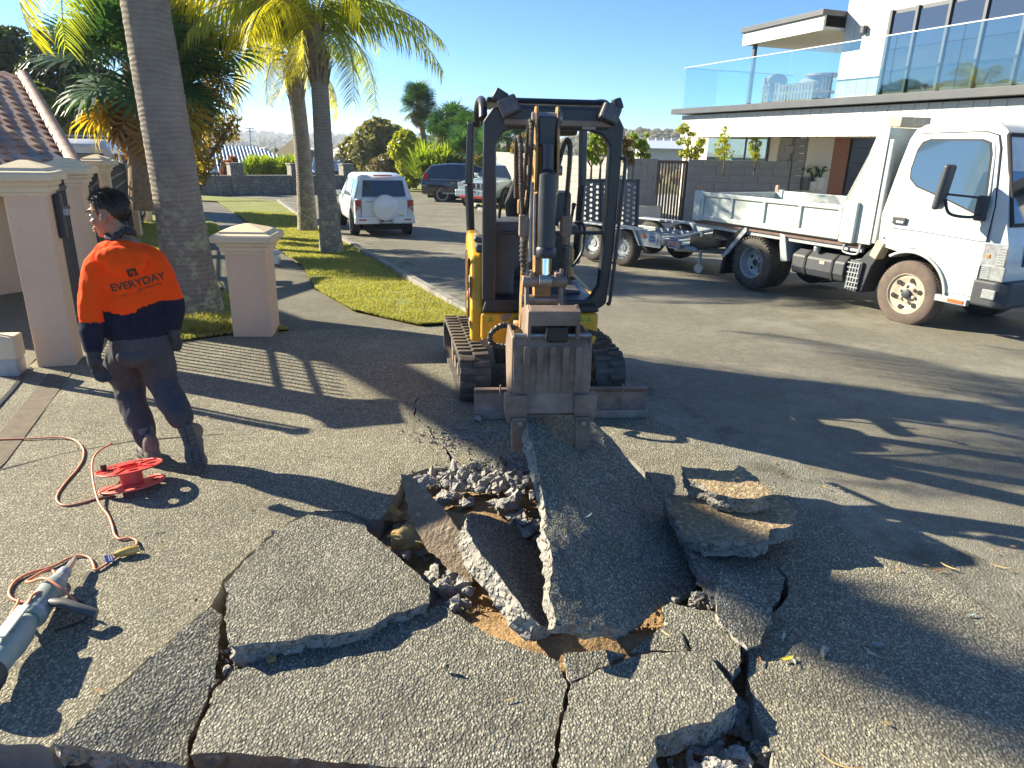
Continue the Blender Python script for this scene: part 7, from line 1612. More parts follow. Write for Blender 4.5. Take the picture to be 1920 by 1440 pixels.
# balcony furniture behind the glass
m_oak = mat('pale_timber', (.3, .18, .08), .6, col2=(.22, .13, .06), vs=10); m_cush = mat('taupe_cushion', (.28, .24, .19), .9, col2=(.22, .19, .15), vs=6)
def HF(px, py, y): p = hpx(px, py, y); return Vector((p.x, y, 0.0))
def tfm(o, v, rz=0): o.matrix_world = TH_ @ Matrix.Translation(v) @ Matrix.Rotation(rz, 4, 'Z')
bpy.context.view_layer.update()
cx = HF(1465, 178, 1.3)
ch = thing('rope_armchair', 'taupe outdoor armchair with cushion at the left end of the balcony set', 'armchair'); tfm(ch, cx)
MB().box((0, 0, .3), (.7, .75, .1)).build('seat', m_cush, ch, bevel=.04); MB().box((-.34, 0, .45), (.08, .75, .55)).build('backrest', m_oak, ch, bevel=.02); MB().ell((-.25, 0, .65), (.14, .34, .2)).build('cushion', m_cush, ch, smooth=60)
for s in (-1, 1):
    for k in range(7): MB().box((-.3+.1*k, s*.37, .3), (.05, .03, .5)).build('slat', m_oak, ch)
sf = thing('outdoor_sofa', 'slatted pale timber sofa with grey cushion behind the balcony glass', 'sofa'); tfm(sf, HF(1510, 178, 1.25))
MB().box((0, 0, .28), (1.3, .7, .08)).build('seat', m_oak, sf, bevel=.01); MB().ell((-.1, .15, .5), (.4, .16, .16)).build('cushion', m_cush, sf, smooth=60)
for k in range(11): MB().box((-.6+.12*k, -.34, .26), (.07, .03, .38)).build('slat', m_oak, sf)
MB().box((0, -.34, .47), (1.3, .05, .05)).build('top_rail', m_oak, sf)
tb_ = thing('round_table', 'round slatted timber table on the balcony beside the upper wall', 'table'); tfm(tb_, HF(1540, 178, 1.6))
MB().lathe([(.45, .68), (.45, .73)], 28).build('table_top', m_oak, tb_)
for k in range(14):
    a = 2*math.pi*k/14; MB().box((.2*math.cos(a), .2*math.sin(a), .34), (.05, .05, .68), e=(0, 0, a)).build('slat', m_oak, tb_)
ch2 = thing('cushioned_seat', 'pale cushioned seat at the far right of the balcony', 'seat'); tfm(ch2, HF(1908, 160, 1.2)); MB().box((0, 0, .25), (.8, .7, .2)).build('seat', m_cush, ch2, bevel=.06); MB().box((.35, 0, .5), (.15, .7, .4)).build('backrest', m_cush, ch2, bevel=.06)
# pale shed roof over the wall
o = thing('white_shed', 'long low white building far behind the block wall', 'building', (0, 0, 0)); a = at(1208, 300, 60); b_ = at(1296, 300, 62)
MB().box((a+b_)/2+Vector((0, 0, .2)), ((b_-a).length, 5, 1.2)).build('wall', m_clad, o); pr = (a+b_)/2; L_ = (b_-a).length/2+.3
MB().add([(pr.x-L_, pr.y-3, pr.z+.8), (pr.x+L_, pr.y-3, pr.z+.8), (pr.x+L_, pr.y+3, pr.z+1.5), (pr.x-L_*.8, pr.y+3, pr.z+1.5)], [(0, 1, 2, 3)]).build('roof', mat('pale_roof', (.5, .56, .62), .5), o).modifiers.new('s', 'SOLIDIFY').thickness = .1
for k in range(6): MB().box((pr.x-L_*.7+k*L_*.25, pr.y+2.6, pr.z+1.6), (.3, .3, .25)).build('roof_vent', m_clad, o)
# ================================================================== vegetation
m_trunk = NT('palm_trunk_bark'); t = m_trunk
_s = t.n('SeparateXYZ'); t.set(_s, 0, t.co); _w = t.math('SINE', t.math('ADD', t.math('MULTIPLY', _s.outputs[2], 120), t.math('MULTIPLY', t.noise(3.5, 4), 14)))
_c = t.mix(t.ramp(t.noise(3.2, 6, .65), [(.3, 0.), (.7, 1.)]), (.33, .28, .24), (.21, .18, .155)); _c = t.mix(1., _c, t.ramp(_w, [(.0, .9), (.25, 1.), (1., 1.03)]), 'MULTIPLY')
_low = t.math('MULTIPLY', t.ramp(_s.outputs[2], [(.0, 1.), (.06, 1.), (.2, .35), (.5, .05)]), 1.)
_lich = t.math('MULTIPLY', t.ramp(t.noise(7, 8, .7), [(.5, 0.), (.58, 1.)]), t.ramp(t.math('MULTIPLY', _s.outputs[2], .6), [(.0, 1.), (.6, .75), (1., .1)]))
_c = t.mix(_lich, _c, (.42, .42, .27)); t.bsdf(_c, .9, 0, t.bump(t.math('ADD', t.math('MULTIPLY', _w, .2), t.noise(30, 7, .75)), .02), .25); m_trunk = t.m
m_boots = mat('palm_fibre', (.3, .22, .14), .9, col2=(.16, .11, .075), vs=14, bump=.02, bs=45)
m_fy = leaf('frond_yellow', (.3, .31, .03), (.5, .42, .03), .5, (.22, .28, .04)); m_fg = leaf('frond_green', (.12, .17, .045), (.22, .26, .05), .5, (.32, .33, .05)); m_fan = leaf('fan_green', (.025, .075, .045), (.045, .11, .05), .3, (.06, .12, .05)); m_fand = leaf('fan_dead', (.33, .19, .06), (.22, .13, .06), .35, (.5, .26, .04))
m_rach = mat('frond_stem', (.3, .27, .08), .6)
def frond_mesh(L=2.4, n=44, droop=1.0, ll=.52, seed=0, hang=.55, plume=True, m=None, w=.02):
    rd = random.Random(seed); mb = MB(); P = []; d = Vector((1, 0, .75)).normalized(); p = Vector((0, 0, 0)); N = 16
    for i in range(N+1):
        P.append(p.copy()); p = p+d*(L/N); d.z -= .105*droop*(1+.6*i/N); d.normalize()
    mb.tube(P, [.022*(1-.85*i/N) for i in range(N+1)], 5, 1)
    for i in range(n):
        t = .12+.88*i/n; k = min(int(t*N), N-1); c = P[k].lerp(P[k+1], t*N-k); tg = (P[k+1]-P[k]).normalized(); side = Vector((0, 1, 0)); up = tg.cross(side)*-1
        l = ll*(.45+.55*math.sin(math.pi*min(1, t*.9+.1)))*rd.uniform(.8, 1.1)
        for s in (-1, 1):
            for q in range(1):
                lift = rd.uniform(-.1, .55) if plume else .1
                d0 = (side*s*.85+tg*.5+up*lift).normalized(); a = c; ww = w*rd.uniform(.8, 1.2); pts = [a]; dd = d0.copy()
                for j in range(4): dd = (dd+Vector((0, 0, -hang*rd.uniform(.7, 1.3)*.55))).normalized(); pts.append(pts[-1]+dd*(l/4))
                wd = tg.cross(d0).cross(d0).normalized() if False else (tg*.8+up*.3*rd.uniform(-1, 1)).normalized(); vs = []
                for j, pp in enumerate(pts): wj = ww*(.6, 1, .9, .6, .1)[j]*.5; vs += [pp-wd*wj, pp+wd*wj]
                mb.add(vs, [(2*j, 2*j+1, 2*j+3, 2*j+2) for j in range(4)], 0)
    me = mb.mesh('frond'); 
    for x in (m or m_fg, m_rach): me.materials.append(x)
    return me
FR_Y = [frond_mesh(2.6, 64, 1.15, .66, s, .85, m=m_fy, w=.023) for s in range(3)]; FR_G = [frond_mesh(2.5, 62, 1.0, .6, 10+s, .65, m=m_fg, w=.023) for s in range(3)]
def trunk(mb, pts, rr, n=20, sub=8):
    P = bez(pts, sub); k = len(pts)-1; R_ = []
    for i in range(len(P)):
        t = i/sub; j = min(int(t), k-1); R_.append((rr[j]+(rr[j+1]-rr[j])*(t-j))*(1+.012*math.sin(i*2.4)))
    return mb.tube(P, R_, n)
def queen_palm(name, label, pts, rr, crown_n, specs, group='street palms on the verge', bootz=1., seed=1, scale=1., name_y=True):
    base = Vector(pts[0]); o = thing(name, label, 'palm tree', base, 0, group); loc = [Vector(p)-base for p in pts]; loc[0].z -= .12
    trunk(MB(), loc, rr, 24, 14).build('trunk', m_trunk, o, smooth=60)
    top = loc[-1]; d = (loc[-1]-loc[-2]).normalized(); rd = random.Random(seed)
    # ragged leaf bases below the crown
    bt = MB()
    for k in range(46):
        a = rd.uniform(0, 6.28); h = rd.uniform(-.75, .1)*bootz; c = top+d*h; r = rr[-1]*1.0; e = Vector((math.cos(a), math.sin(a), 0)); s_ = Vector((-e.y, e.x, 0))*rd.uniform(.03, .07); l = rd.uniform(.15, .4)
        q = [c+e*r*.9-Vector((0, 0, .12)), c+e*(r*1.15)+Vector((0, 0, .02)), c+e*(r*1.15+l*.2)+Vector((0, 0, l*.8))]
        bt.add([q[0]-s_, q[0]+s_, q[1]+s_*.8, q[1]-s_*.8, q[2]+s_*.2, q[2]-s_*.2], [(0, 1, 2, 3), (3, 2, 4, 5)])
    trunk(bt, [top-d*.7*bootz, top-d*.3, top+d*.25], [rr[-1]*1.05, rr[-1]*1.12, rr[-1]*.5], 14, 4); bo = bt.build('leaf_bases', m_boots, o); bo.modifiers.new('s', 'SOLIDIFY').thickness = .012
    for (az, el, ln, yel, roll) in specs:
        me = (FR_Y if yel and (name_y or 90 < az % 360 < 290) else FR_G)[rd.randrange(3)]; f = bpy.data.objects.new('frond', me); COL.objects.link(f); f.parent = o
        f.location = top+d*rd.uniform(-.1, .15); f.rotation_euler = (R(roll), R(-el), R(az)); f.scale = (ln*scale,)*3
    return o
def ringspec(n, seed, yel, el=(-25, 55), ln=(.85, 1.1), az0=0):
    rd = random.Random(seed); return [(az0+360*k/n+rd.uniform(-12, 12), rd.uniform(*el), rd.uniform(*ln), rd.random() < yel, rd.uniform(-25, 25)) for k in range(n)]
pa = [gp(366, 588), at(353, 500, 7.8), at(337, 400, 7.82), at(321, 300, 7.84), at(296, 150, 7.86), at(271, 0, 7.88)]
dirp = (pa[-1]-pa[-2]).normalized(); pa += [pa[-1]+dirp*.9]
queen_palm('palm_tree', 'big palm trunk beside the fence pillars, leaning left out of the frame', pa, [.34, .265, .243, .238, .235, .225, .2], 0, [(az, el, ln, y, r) for az, el, ln, y, r in ringspec(15, 3, .5, (-5, 60))]+[(200, -38, .8, 1, 0), (150, -30, .9, 0, 0)], seed=4)
pb = [gp(577, 434), at(571, 330, 18.4), at(562, 230, 18.35), at(553, 160, 18.3), at(548, 120, 18.3)]
queen_palm('palm_tree', 'farther and darker of the twin palms on the verge, frond skirt yellow', pb, [.27, .2, .19, .19, .17], 0, ringspec(20, 8, .8, (-28, 55), (.7, .9)), seed=7, scale=1.05)
pc = [gp(622, 474), at(616, 400, 13.8), at(608, 300, 13.75), at(602, 200, 13.7), at(596, 110, 13.7), at(593, 70, 13.7)]
queen_palm('palm_tree', 'nearer of the twin palms, lichen on its foot, long fronds reaching right', pc, [.26, .18, .17, .155, .15, .14], 0, ringspec(18, 12, .55, (-22, 58), (.8, 1.05))+[(5, 38, 1.15, 0, 0), (-20, 32, 1.1, 0, 10), (180, 30, 1.15, 1, 0), (200, 20, 1.15, 1, 0), (165, 8, 1.1, 1, 0), (188, 42, 1.3, 1, 5), (172, 36, 1.35, 1, -5), (195, 30, 1.3, 1, 12), (160, 26, 1.3, 1, -8), (182, 18, 1.25, 1, 0), (20, 14, 1.0, 0, 0)], seed=9, scale=1.08, name_y=False)
# a palm standing left of the frame: its shade falls over the driveway and road on the right
pd = [Vector((-12.4, 14.6, -.3)), Vector((-12.1, 13.3, 2.8)), Vector((-11.4, 10.8, 4.8)), Vector((-10.35, 6.75, 6.5))]
queen_palm('palm_tree', 'leaning palm standing left of the picture, shading the driveway', pd, [.3, .24, .22, .2], 0, [(-38, 5, 1.0, 1, 0), (-21, 25, 1.15, 0, 0), (-6, 0, 1.05, 0, 10), (-28, -12, 1.1, 1, 0), (-14, -5, 1.2, 0, 0), (-22, 50, 1.1, 0, 0), (-30, 35, 1.15, 0, 5), (-12, 40, 1.1, 1, -5), (165, 60, .7, 0, 0), (120, 55, .7, 1, 0), (-80, 60, .6, 0, 0), (60, 62, .6, 0, 0)], seed=22)
# ---- fan palms
def fan_mesh(r=.75, n=30, seed=0, m=None, spread=300, droop=.25, stem=.8):
    rd = random.Random(seed); mb = MB(); mb.tube([(0, 0, 0), (stem*.5, 0, .05), (stem, 0, .02)], [.012, .01, .008], 4, 1)
    for k in range(n):
        a = R(-spread/2+spread*k/(n-1)); d = Vector((math.cos(a), math.sin(a), .0)); s_ = Vector((-d.y, d.x, 0)); l = r*rd.uniform(.85, 1.05)*(1-.2*abs(a)/math.pi)
        w0, w1 = .012, math.pi*l*.55/n*spread/360*1.05; z = .03*(k % 2)
        p1 = Vector((stem, 0, .02))+d*l*.55+Vector((0, 0, z)); p2 = Vector((stem, 0, .02))+d*l*.8+Vector((0, 0, z-droop*.12)); p3 = Vector((stem, 0, .02))+d*l+Vector((0, 0, z-droop*rd.uniform(.3, .6))); p0 = Vector((stem, 0, .02))
        mb.add([p0, p1-s_*w1, p1+s_*w1, p2-s_*w1*.5, p2+s_*w1*.5, p3], [(0, 1, 2), (1, 3, 4, 2), (3, 5, 4)])
    me = mb.mesh('fan_leaf'); me.materials.append(m or m_fan); me.materials.append(m_rach); return me
FAN = [fan_mesh(seed=s) for s in range(3)]; FAND = [fan_mesh(.7, 24, 5+s, m_fand, 220, .6) for s in range(2)]
m_fany = leaf('fan_yellowing', (.25, .24, .05), (.4, .24, .04), .5, (.14, .18, .05)); FANY = [fan_mesh(.75, 28, 15+s, m_fany, 280, .4) for s in range(2)]
def fan_palm(label, base, top, r, n, nd, sc, seed=1, group=None, rad=.16, ny=6):
    base, top = Vector(base), Vector(top); o = thing('fan_palm', label, 'palm tree', base, 0, group); rd = random.Random(seed); tp = top-base
    trunk(MB(), [(0, 0, -.3), tp*.5, tp], [rad*1.2, rad, rad*1.3], 12, 5).build('trunk', m_boots, o, smooth=60)
    def put(pool, el, k, l_=1.):
        f = bpy.data.objects.new('fan_leaf', pool[rd.randrange(len(pool))]); COL.objects.link(f); f.parent = o; f.location = tp+Vector((0, 0, rd.uniform(-.35, .15)*sc)); f.rotation_euler = (rd.uniform(-.5, .5), R(-el), k*2.4+rd.uniform(-.3, .3)); f.scale = (sc*l_,)*3
    for k in range(n): put(FAN, 85-130*((k+.5)/n), k, rd.uniform(.85, 1.1))
    for k in range(ny): put(FANY, rd.uniform(-60, -30), k*1.3, .95)
    for k in range(nd): put(FAND, rd.uniform(-88, -62), k, rd.uniform(.7, 1.))
    return o
Yf = 13.5
fan_palm('bushy fan palm behind the big palm trunk with a skirt of orange dead leaves', at(262, 330, Yf)-Vector((0, 0, .3)), at(262, 120, Yf), .7, 46, 20, 1.12, 2, ny=8, rad=.22)
fan_palm('second fan palm head crowding in right of the big trunk', at(335, 330, Yf+1.2)-Vector((0, 0, .3)), at(338, 110, Yf+1.2), .7, 34, 12, 1.0, 5, ny=8)
fan_palm('tall slim fan palm standing against the sky above the white car', gp(787, 352)+Vector((0, 6, -.3)), at(784, 192, 47), .7, 46, 18, 1.0, 8, ny=3, rad=.17)
fan_palm('fan palm seen through the canopy frame of the digger', at(955, 330, 36), at(953, 258, 36), .7, 30, 8, 1.1, 9, ny=4); fan_palm('small yellowing fan palm behind the left canopy post', at(915, 335, 34), at(916, 285, 34), .7, 16, 4, .9, 10, ny=10)
for i, (px, py, Y_, s_, lab) in enumerate(((825, 262, 42, 1.15, 'dark palm head left in the cluster beyond the black car'), (850, 240, 44, 1.2, 'tallest dark palm head in the cluster beyond the black car'), (880, 255, 41, 1.1, 'dark palm head right in the cluster, cut by the canopy post'), (862, 290, 39, 1.0, 'low grey green palm head just above the black car'))):
    fan_palm(lab, at(px, 345, Y_), at(px, py, Y_), .7, 34, 3, s_, 30+i, ny=1)
# ---- broadleaf trees and shrubs
def blobs_leaf(blobs, n, size, seed=0, flat=.0, gap=.35):
    rd = random.Random(seed); mb = MB(); tot = sum(b[3]**2 for b in blobs)
    for (x, y, z, r) in blobs:
        for _ in range(int(n*r*r/tot)):
            v = Vector((rd.gauss(0, 1), rd.gauss(0, 1), rd.gauss(0, 1))).normalized(); q = r*(1-.45*rd.random()**1.6); c = Vector((x, y, z))+Vector((v.x, v.y, v.z*.85))*q
            if noise.noise(c*(1.6/r)+Vector((seed, 0, 0))) < -gap*.6+.0: continue
            c += noise.noise_vector(c*2/r)*r*.15; s = size*rd.uniform(.6, 1.35)
            nn = (v+Vector((rd.gauss(0, .7), rd.gauss(0, .7), rd.gauss(0, .7)+flat))).normalized(); a = nn.orthogonal().normalized(); a = (Matrix.Rotation(rd.uniform(0, 6.28), 3, nn) @ a); b = nn.cross(a)
            mb.add([c-a*s, c-b*s*.45+nn*s*.1, c+a*s, c+b*s*.45+nn*s*.1], [(0, 1, 2), (0, 2, 3)])
    return mb
m_bark = mat('bark', (.13, .1, .075), .9, col2=(.08, .065, .05), vs=9, bump=.02, bs=20)
def tree(name, label, base, blobs, n, size, m, trunk_r=.12, seed=0, cat='tree', group=None, gap=.35, limbs=True, rz=0):
    base = Vector(base); o = thing(name, label, cat, base, rz, group)
    if limbs:
        tb = MB(); hub = Vector((0, 0, min(b[2] for b in blobs)*.55)); tb.tube([(0, 0, -.2), (0, 0, hub.z*.5), hub], [trunk_r*1.3, trunk_r, trunk_r*.8], 8)
        for (x, y, z, r) in blobs[:9]: e = Vector((x, y, z)); tb.tube(bez([hub, hub.lerp(e, .5)+Vector((0, 0, -.1*r)), e+Vector((0, 0, r*.3))], 4), [trunk_r*.6]+[trunk_r*.35]*7+[trunk_r*.12], 6)
        tb.build('trunk', m_bark, o, smooth=60)
    blobs_leaf(blobs, n, size, seed, gap=gap).build('crown', m, o, recalc=False); return o
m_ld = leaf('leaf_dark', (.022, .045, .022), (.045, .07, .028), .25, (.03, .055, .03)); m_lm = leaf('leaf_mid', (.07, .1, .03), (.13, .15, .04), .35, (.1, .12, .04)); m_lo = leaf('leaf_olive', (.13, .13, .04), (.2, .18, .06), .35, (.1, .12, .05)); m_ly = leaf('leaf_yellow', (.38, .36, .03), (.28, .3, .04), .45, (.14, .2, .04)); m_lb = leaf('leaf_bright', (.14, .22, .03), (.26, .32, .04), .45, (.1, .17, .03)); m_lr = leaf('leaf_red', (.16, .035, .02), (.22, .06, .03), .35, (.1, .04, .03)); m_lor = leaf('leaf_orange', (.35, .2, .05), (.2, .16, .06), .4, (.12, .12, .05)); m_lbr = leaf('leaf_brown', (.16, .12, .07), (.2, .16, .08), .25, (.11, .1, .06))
def pxblobs(base, Y, lst): # pixel circles -> blobs round a base point
    out = []
    for i, (px, py, rp) in enumerate(lst):
        p = at(px, py, Y+((i % 3)-1)*rp/1320*Y*.6); out.append((p.x-base.x, p.y-base.y, p.z-base.z, rp/1320*Y*1.02))
    return out
def ptree(name, label, bpx, Y, lst, n, size, m, **k):
    b = at(bpx[0], bpx[1], Y); return tree(name, label, b, pxblobs(b, Y, lst), n, size, m, **k)
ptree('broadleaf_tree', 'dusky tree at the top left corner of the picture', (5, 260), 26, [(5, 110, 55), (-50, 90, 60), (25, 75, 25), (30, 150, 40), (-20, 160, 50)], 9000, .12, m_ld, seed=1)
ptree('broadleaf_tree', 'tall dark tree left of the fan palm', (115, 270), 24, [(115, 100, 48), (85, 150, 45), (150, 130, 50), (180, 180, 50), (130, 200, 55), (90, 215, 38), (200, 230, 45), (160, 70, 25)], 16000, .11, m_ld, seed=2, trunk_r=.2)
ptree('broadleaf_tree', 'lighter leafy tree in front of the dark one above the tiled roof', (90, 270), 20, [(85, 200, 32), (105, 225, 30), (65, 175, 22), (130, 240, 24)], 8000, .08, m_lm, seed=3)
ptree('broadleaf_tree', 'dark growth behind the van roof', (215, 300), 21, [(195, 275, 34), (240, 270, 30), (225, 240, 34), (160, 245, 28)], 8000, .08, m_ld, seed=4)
ptree('sparse_tree', 'bare twiggy shrub with orange leaves right of the big palm trunk', (370, 330), 16, [(375, 260, 38), (400, 235, 30), (425, 250, 24), (380, 300, 34), (355, 225, 20), (440, 225, 14), (365, 320, 26)], 2600, .06, m_lor, seed=5, gap=.1)
ptree('hedge_shrub', 'dark hedge foot behind the big palm trunk', (365, 340), 17, [(372, 305, 24), (368, 330, 18)], 2500, .05, m_ld, seed=6, cat='shrub')
ptree('broadleaf_tree', 'broad olive green tree beyond the white car', (705, 325), 60, [(705, 262, 38), (668, 280, 28), (735, 262, 30), (690, 295, 34), (650, 302, 22), (725, 300, 34), (712, 240, 20)], 15000, .22, m_lo, seed=7, trunk_r=.3)
ptree('broadleaf_tree', 'lower brownish tree in front of the olive one', (725, 340), 50, [(720, 315, 24), (745, 305, 26), (700, 325, 18), (760, 325, 20)], 6000, .15, m_lbr, seed=8)
ptree('leafy_shrub', 'upright yellow leaved shrub beyond the white car', (765, 358), 41, [(760, 262, 20), (748, 280, 20), (772, 290, 18), (762, 310, 18), (768, 335, 18), (778, 270, 13)], 5200, .14, m_ly, seed=9, cat='shrub')
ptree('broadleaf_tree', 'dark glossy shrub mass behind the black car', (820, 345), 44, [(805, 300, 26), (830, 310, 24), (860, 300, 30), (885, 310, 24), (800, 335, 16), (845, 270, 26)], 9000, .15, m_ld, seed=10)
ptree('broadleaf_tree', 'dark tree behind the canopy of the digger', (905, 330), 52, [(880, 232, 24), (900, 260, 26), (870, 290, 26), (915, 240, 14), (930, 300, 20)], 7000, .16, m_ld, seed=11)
def spiky(label, base, r, n, m, seed, hgt=1.):
    rd = random.Random(seed); base = Vector(base); o = thing('spiky_shrub', label, 'shrub', base); mb = MB()
    for _ in range(n):
        a = rd.uniform(0, 6.28); el = rd.uniform(.2, 1.45); d = Vector((math.cos(a)*math.cos(el), math.sin(a)*math.cos(el), math.sin(el)*hgt)); c = Vector((rd.uniform(-.45, .45)*r, rd.uniform(-.4, .4)*r, rd.uniform(0, .35)*r*hgt)); s_ = Vector((-math.sin(a), math.cos(a), 0))*r*.022; l = r*rd.uniform(.6, 1.)
        q = c+d*l*.6; e = c+d*l+Vector((0, 0, -l*.22)); mb.add([c-s_, c+s_, q+s_*.8, q-s_*.8, e], [(0, 1, 2, 3), (3, 2, 4)])
    mb.build('leaves', m, o, recalc=False); return o
spiky('bright green spiky clump left of the tall slim palm', at(812, 335, 39), 1.9, 900, m_lb, 3, 1.1)
spiky('bright grassy clump above the stone wall between two piers', at(487, 331, 41), 1.25, 2400, m_lb, 1, 1.0); spiky('grassy clump touching the one left of it above the stone wall', at(517, 331, 41.4), 1.15, 2000, m_lb, 2, 1.0); spiky('bright grassy clump left of the darker twin palm trunk', at(545, 330, 41), 1.2, 2000, m_lb, 4, 1.0)
ptree('red_shrub', 'dark red shrub above the stone wall by the ribbed roof', (433, 330), 42, [(430, 312, 13), (444, 318, 11), (436, 300, 8), (422, 322, 9)], 2400, .1, m_lr, seed=12, cat='shrub')
for i, (px, py, rp, Y_, m, lab) in enumerate(((985, 268, 20, 21, m_lor, 'wispy yellow green shrub rising over the block wall left of the arm'), (1010, 272, 20, 21.2, m_lo, 'olive shrub rising over the block wall beside the boom'), (1108, 275, 17, 20, m_lb, 'green shrub over the block wall seen through the canopy'), (1125, 270, 15, 20.3, m_ly, 'yellowish shrub over the block wall seen through the canopy'), (1172, 278, 15, 20, m_lor, 'reddish green shrub over the block wall right of the canopy'), (1195, 272, 17, 20.2, m_lb, 'leafy sapling over the block wall before the white shed'), (1296, 262, 20, 21.5, m_ly, 'yellow green sapling at the corner of the house'))):
    ptree('wall_shrub', lab, (px, 330), Y_, [(px+rnd.uniform(-1, 1)*rp*1.1, py+rnd.uniform(-1.2, 1.6)*rp, rp*rnd.uniform(.22, .5)) for _ in range(16)], 1500, .055, m, seed=40+i, cat='shrub', trunk_r=.03, gap=.15)
ptree('sapling', 'young leafy sapling in front of the ground floor window, left', (1357, 315), 20.2, [(1358, 258, 9), (1354, 272, 13), (1362, 286, 14), (1350, 290, 11), (1358, 242, 5)], 700, .05, m_ly, seed=60, cat='sapling', trunk_r=.02, gap=.1)
ptree('sapling', 'narrow sapling in front of the ground floor window, right', (1415, 315), 20.2, [(1415, 256, 9), (1417, 268, 11), (1413, 282, 10), (1416, 293, 8)], 600, .05, m_ly, seed=61, cat='sapling', trunk_r=.02, gap=.1)
# street lamp beyond
lp = thing('street_lamp', 'thin lamp post behind the yellow shrub', 'street lamp', gp(808, 356)); MB().tube([(0, 0, 0), (0, 0, 2.4)], [.1, .06]).build('pole', m_clad, lp); MB().box((-.05, 0, 2.45), (.35, .2, .25)).build('lamp_head', m_dgrey, lp, bevel=.03)
# ---- grass blades, nobody could count them
def grass(name, poly, n, h, seed, lab, m, z=.03, ymax=99):
    rd = random.Random(seed); xs = [p.x for p in poly]; ys = [p.y for p in poly]; vs = []; fs = []; k = 0; tries = 0
    while k < n and tries < n*14:
        tries += 1; y = min(ys)+(min(max(ys), ymax)-min(ys))*rd.random()**1.9; x = rd.uniform(min(xs), max(xs)); x += rd.gauss(0, .02)
        if not inside((x, y), poly): continue
        if noise.noise(Vector((x*2.5, y*2.5, 0))) < -.3-.4*rd.random(): continue
        hh = h*rd.uniform(.5, 1.3)*(1+y*.03)*(1+.5*noise.noise(Vector((x*3, y*3, 4)))); w = .0022*(1+y*.16); a = rd.uniform(0, 6.28); l = rd.uniform(.2, .9)*hh; dx, dy = math.cos(a), math.sin(a); b = len(vs); z0 = G(y)+z-.01+.03*noise.noise(Vector((x, y, 0)))
        vs += [(x-dy*w, y+dx*w, z0), (x+dy*w, y-dx*w, z0), (x+dx*l*.4+dy*w*.7, y+dy*l*.4-dx*w*.7, z0+hh*.7), (x+dx*l*.4-dy*w*.7, y+dy*l*.4+dx*w*.7, z0+hh*.7), (x+dx*l, y+dy*l, z0+hh)]
        fs += [(b, b+1, b+2, b+3), (b+3, b+2, b+4)]; k += 1
    me = bpy.data.meshes.new(name); me.from_pydata(vs, [], fs); o = link(name, me, m); return tag(o, lab, None, None, 'stuff')
m_gr = leaf('grass_blade', (.19, .22, .055), (.33, .32, .11), .35, (.42, .37, .18), .7)
grass('grass', verge, 90000, .026, 1, 'short sunny grass of the verge', m_gr, ymax=24); grass('grass', bed, 40000, .03, 2, 'patchy grass along the fence', m_gr, z=.02, ymax=20)
tuft = [Vector((-3.5, 6.65)), Vector((-2.95, 6.72)), Vector((-2.7, 7.2)), Vector((-3.4, 7.5))]; grass('grass', tuft, 5000, .07, 3, 'longer tuft of grass at the foot of the big palm', m_gr, z=.02)
m_lit = leaf('leaf_litter', (.42, .27, .1), (.3, .17, .07), .2, (.5, .42, .2), .7)
def litter(n, seed):
    rd = random.Random(seed); mb = MB()
    for _ in range(n):
        k = rd.random()
        if k < .6: t_ = rd.random(); i = min(int(t_*6), 6); g = GUT[i].lerp(GUT[min(i+1, 7)], rd.random()); x, y = g.x+rd.gauss(.25, .22), g.y+rd.gauss(.1, .15)
        else: x, y = rd.uniform(-3.2, 2.2), rd.uniform(1.9, 6.5)
        if y > 7 or inside((x, y), [(p.x, p.y) for p in pit]): continue
        a = rd.uniform(0, 6.28); l = rd.uniform(.006, .022); w = l*rd.uniform(.15, .4); d = Vector((math.cos(a), math.sin(a), 0)); s_ = Vector((-d.y, d.x, 0)); c = Vector((x, y, G(y)+.014)); mb.add([c-d*l, c-s_*w+Vector((0, 0, .004)), c+d*l, c+s_*w], [(0, 1, 2, 3)])
    return tag(mb.build('leaf_litter', m_lit, recalc=False), 'scraps of dry leaf scattered over the driveway and channel', None, None, 'stuff')
litter(420, 8)
# ---- far country: ridges and woods fading into the air
m_wood_b = NT('far_woods'); t = m_wood_b; _g = t.n('NewGeometry'); t.bsdf(t.mix(t.ramp(t.noise(.05, 5), [(.3, 0.), (.7, 1.)]), t.ramp(_g.outputs['Random Per Island'], [(0, (.05, .07, .03)), (.5, (.1, .11, .045)), (.8, (.17, .13, .07)), (1, (.08, .1, .05))]), (.13, .11, .06)), .95); m_wood_b = t.m
def ridge(name, Y0, Y1, x0, x1, zf, m, nx=60, ny=14):
    mb = MB(); vs = []
    for j in range(ny+1):
        for i in range(nx+1): x = x0+(x1-x0)*i/nx; y = Y0+(Y1-Y0)*j/ny; vs.append((x, y, zf(x, y)))
    n = nx+1; mb.add(vs, [(j*n+i, j*n+i+1, (j+1)*n+i+1, (j+1)*n+i) for j in range(ny) for i in range(nx)]); return tag(mb.build(name, m, smooth=80, recalc=False), kind='structure')
def far_z(x, y):
    t = (y-700)/900; return -16+(max(0, t)**.8)*26+9*noise.noise(Vector((x*.002, y*.002, 1)))
def hill_z(x, y):
    e = math.exp(-((x-120)/95.)**2)*.85+math.exp(-((x-45)/50.)**2)*.35+.25*math.exp(-((x-250)/90.)**2); return -15+(27+3*noise.noise(Vector((x*.02, y*.02, 3))))*e*min(1, max(0, (y-300)/170))
ridge('hills', 690, 1700, -1500, 1600, far_z, m_field); ridge('hills', 290, 560, -90, 520, hill_z, m_field)
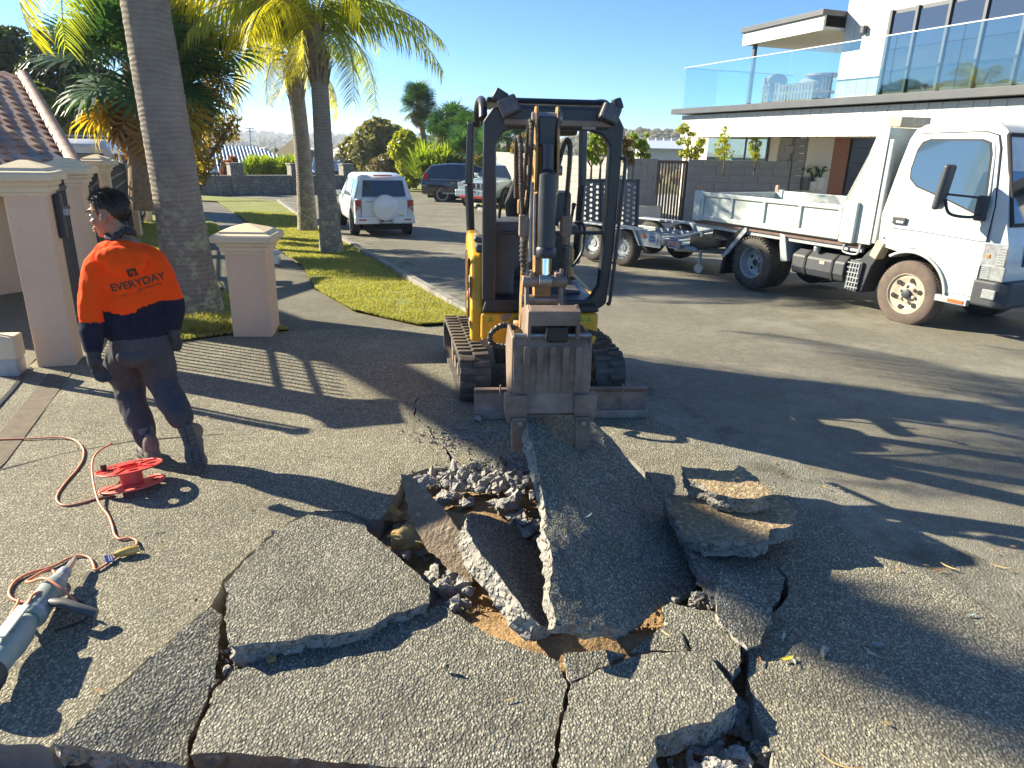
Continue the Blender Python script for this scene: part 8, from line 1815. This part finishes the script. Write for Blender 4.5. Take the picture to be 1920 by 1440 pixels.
def wood(name, lab, n, fx, fy, fz, rr, seed, m):
    rd = random.Random(seed); mb = MB(); bm = bmesh.new(); bmesh.ops.create_icosphere(bm, subdivisions=1, radius=1); B = [v.co.copy() for v in bm.verts]; F = [tuple(v.index for v in f.verts) for f in bm.faces]; bm.free()
    for _ in range(n):
        x, y = rd.uniform(*fx), fy[0]+(fy[1]-fy[0])*rd.random()**1.2; x *= (y/fy[1]) if fx[0] < -500 else 1; r = rd.uniform(*rr); o_ = Vector((rd.uniform(0, 99), 0, 0)); z = fz(x, y)
        mb.add([Vector((x, y, z+r*.5))+Vector((b.x*r, b.y*r, b.z*r*.9))*(1+.35*noise.noise(b*2.2+o_)) for b in B], F)
    return tag(mb.build(name, m, recalc=False, smooth=20), lab, None, None, 'stuff')
wood('far_woods', 'distant wooded country on the horizon', 5200, (-900, 900), (260, 1650), lambda x, y: far_z(x, y) if y > 700 else max(terrain_z(x, y), -60), (3.5, 9), 1, m_wood_b)
wood('hill_woods', 'autumn woods on the hill at the right', 6500, (-60, 420), (330, 520), hill_z, (1.4, 3.4), 2, m_wood_b)
wood('valley_trees', 'tree tops in the valley beyond the street', 420, (-60, 90), (95, 240), lambda x, y: terrain_z(x, y)-1, (2.5, 5), 3, m_wood_b)
rv = random.Random(6)
for k in range(14):
    px = rv.uniform(385, 660); Y_ = rv.uniform(180, 420); p = at(px, rv.uniform(285, 310), Y_); p.z = max(p.z, terrain_z(p.x, p.y)+2); h_ = thing('distant_house', 'tiny roof in the valley between the palm trunks and the ribbed roof', 'house', p, rv.uniform(0, 3), 'tiny roofs in the valley')
    MB().box((0, 0, 0), (12, 8, 3)).build('wall', m_clad, h_); MB().prism([(-4.5, 1.5), (4.5, 1.5), (0, 4)], -6.5, 6.5, 'YZ').build('roof', m_tiles[k % 4], h_)

# ---- the air: haze between here and the far hills
hz = MB().box((0, 870, -1), (3760, 1990, 84)).build('haze', None, None); tag(hz, 'thin haze over the valley', None, None, 'stuff')
hm = bpy.data.materials.new('haze'); hm.use_nodes = True; hm.node_tree.nodes.clear()
_o = hm.node_tree.nodes.new('ShaderNodeOutputMaterial'); _v = hm.node_tree.nodes.new('ShaderNodeVolumePrincipled'); _v.inputs['Color'].default_value = (.8, .88, 1, 1); _v.inputs['Density'].default_value = .0004; _v.inputs['Anisotropy'].default_value = .3
hm.node_tree.links.new(_v.outputs[0], _o.inputs['Volume']); hz.data.materials.append(hm)
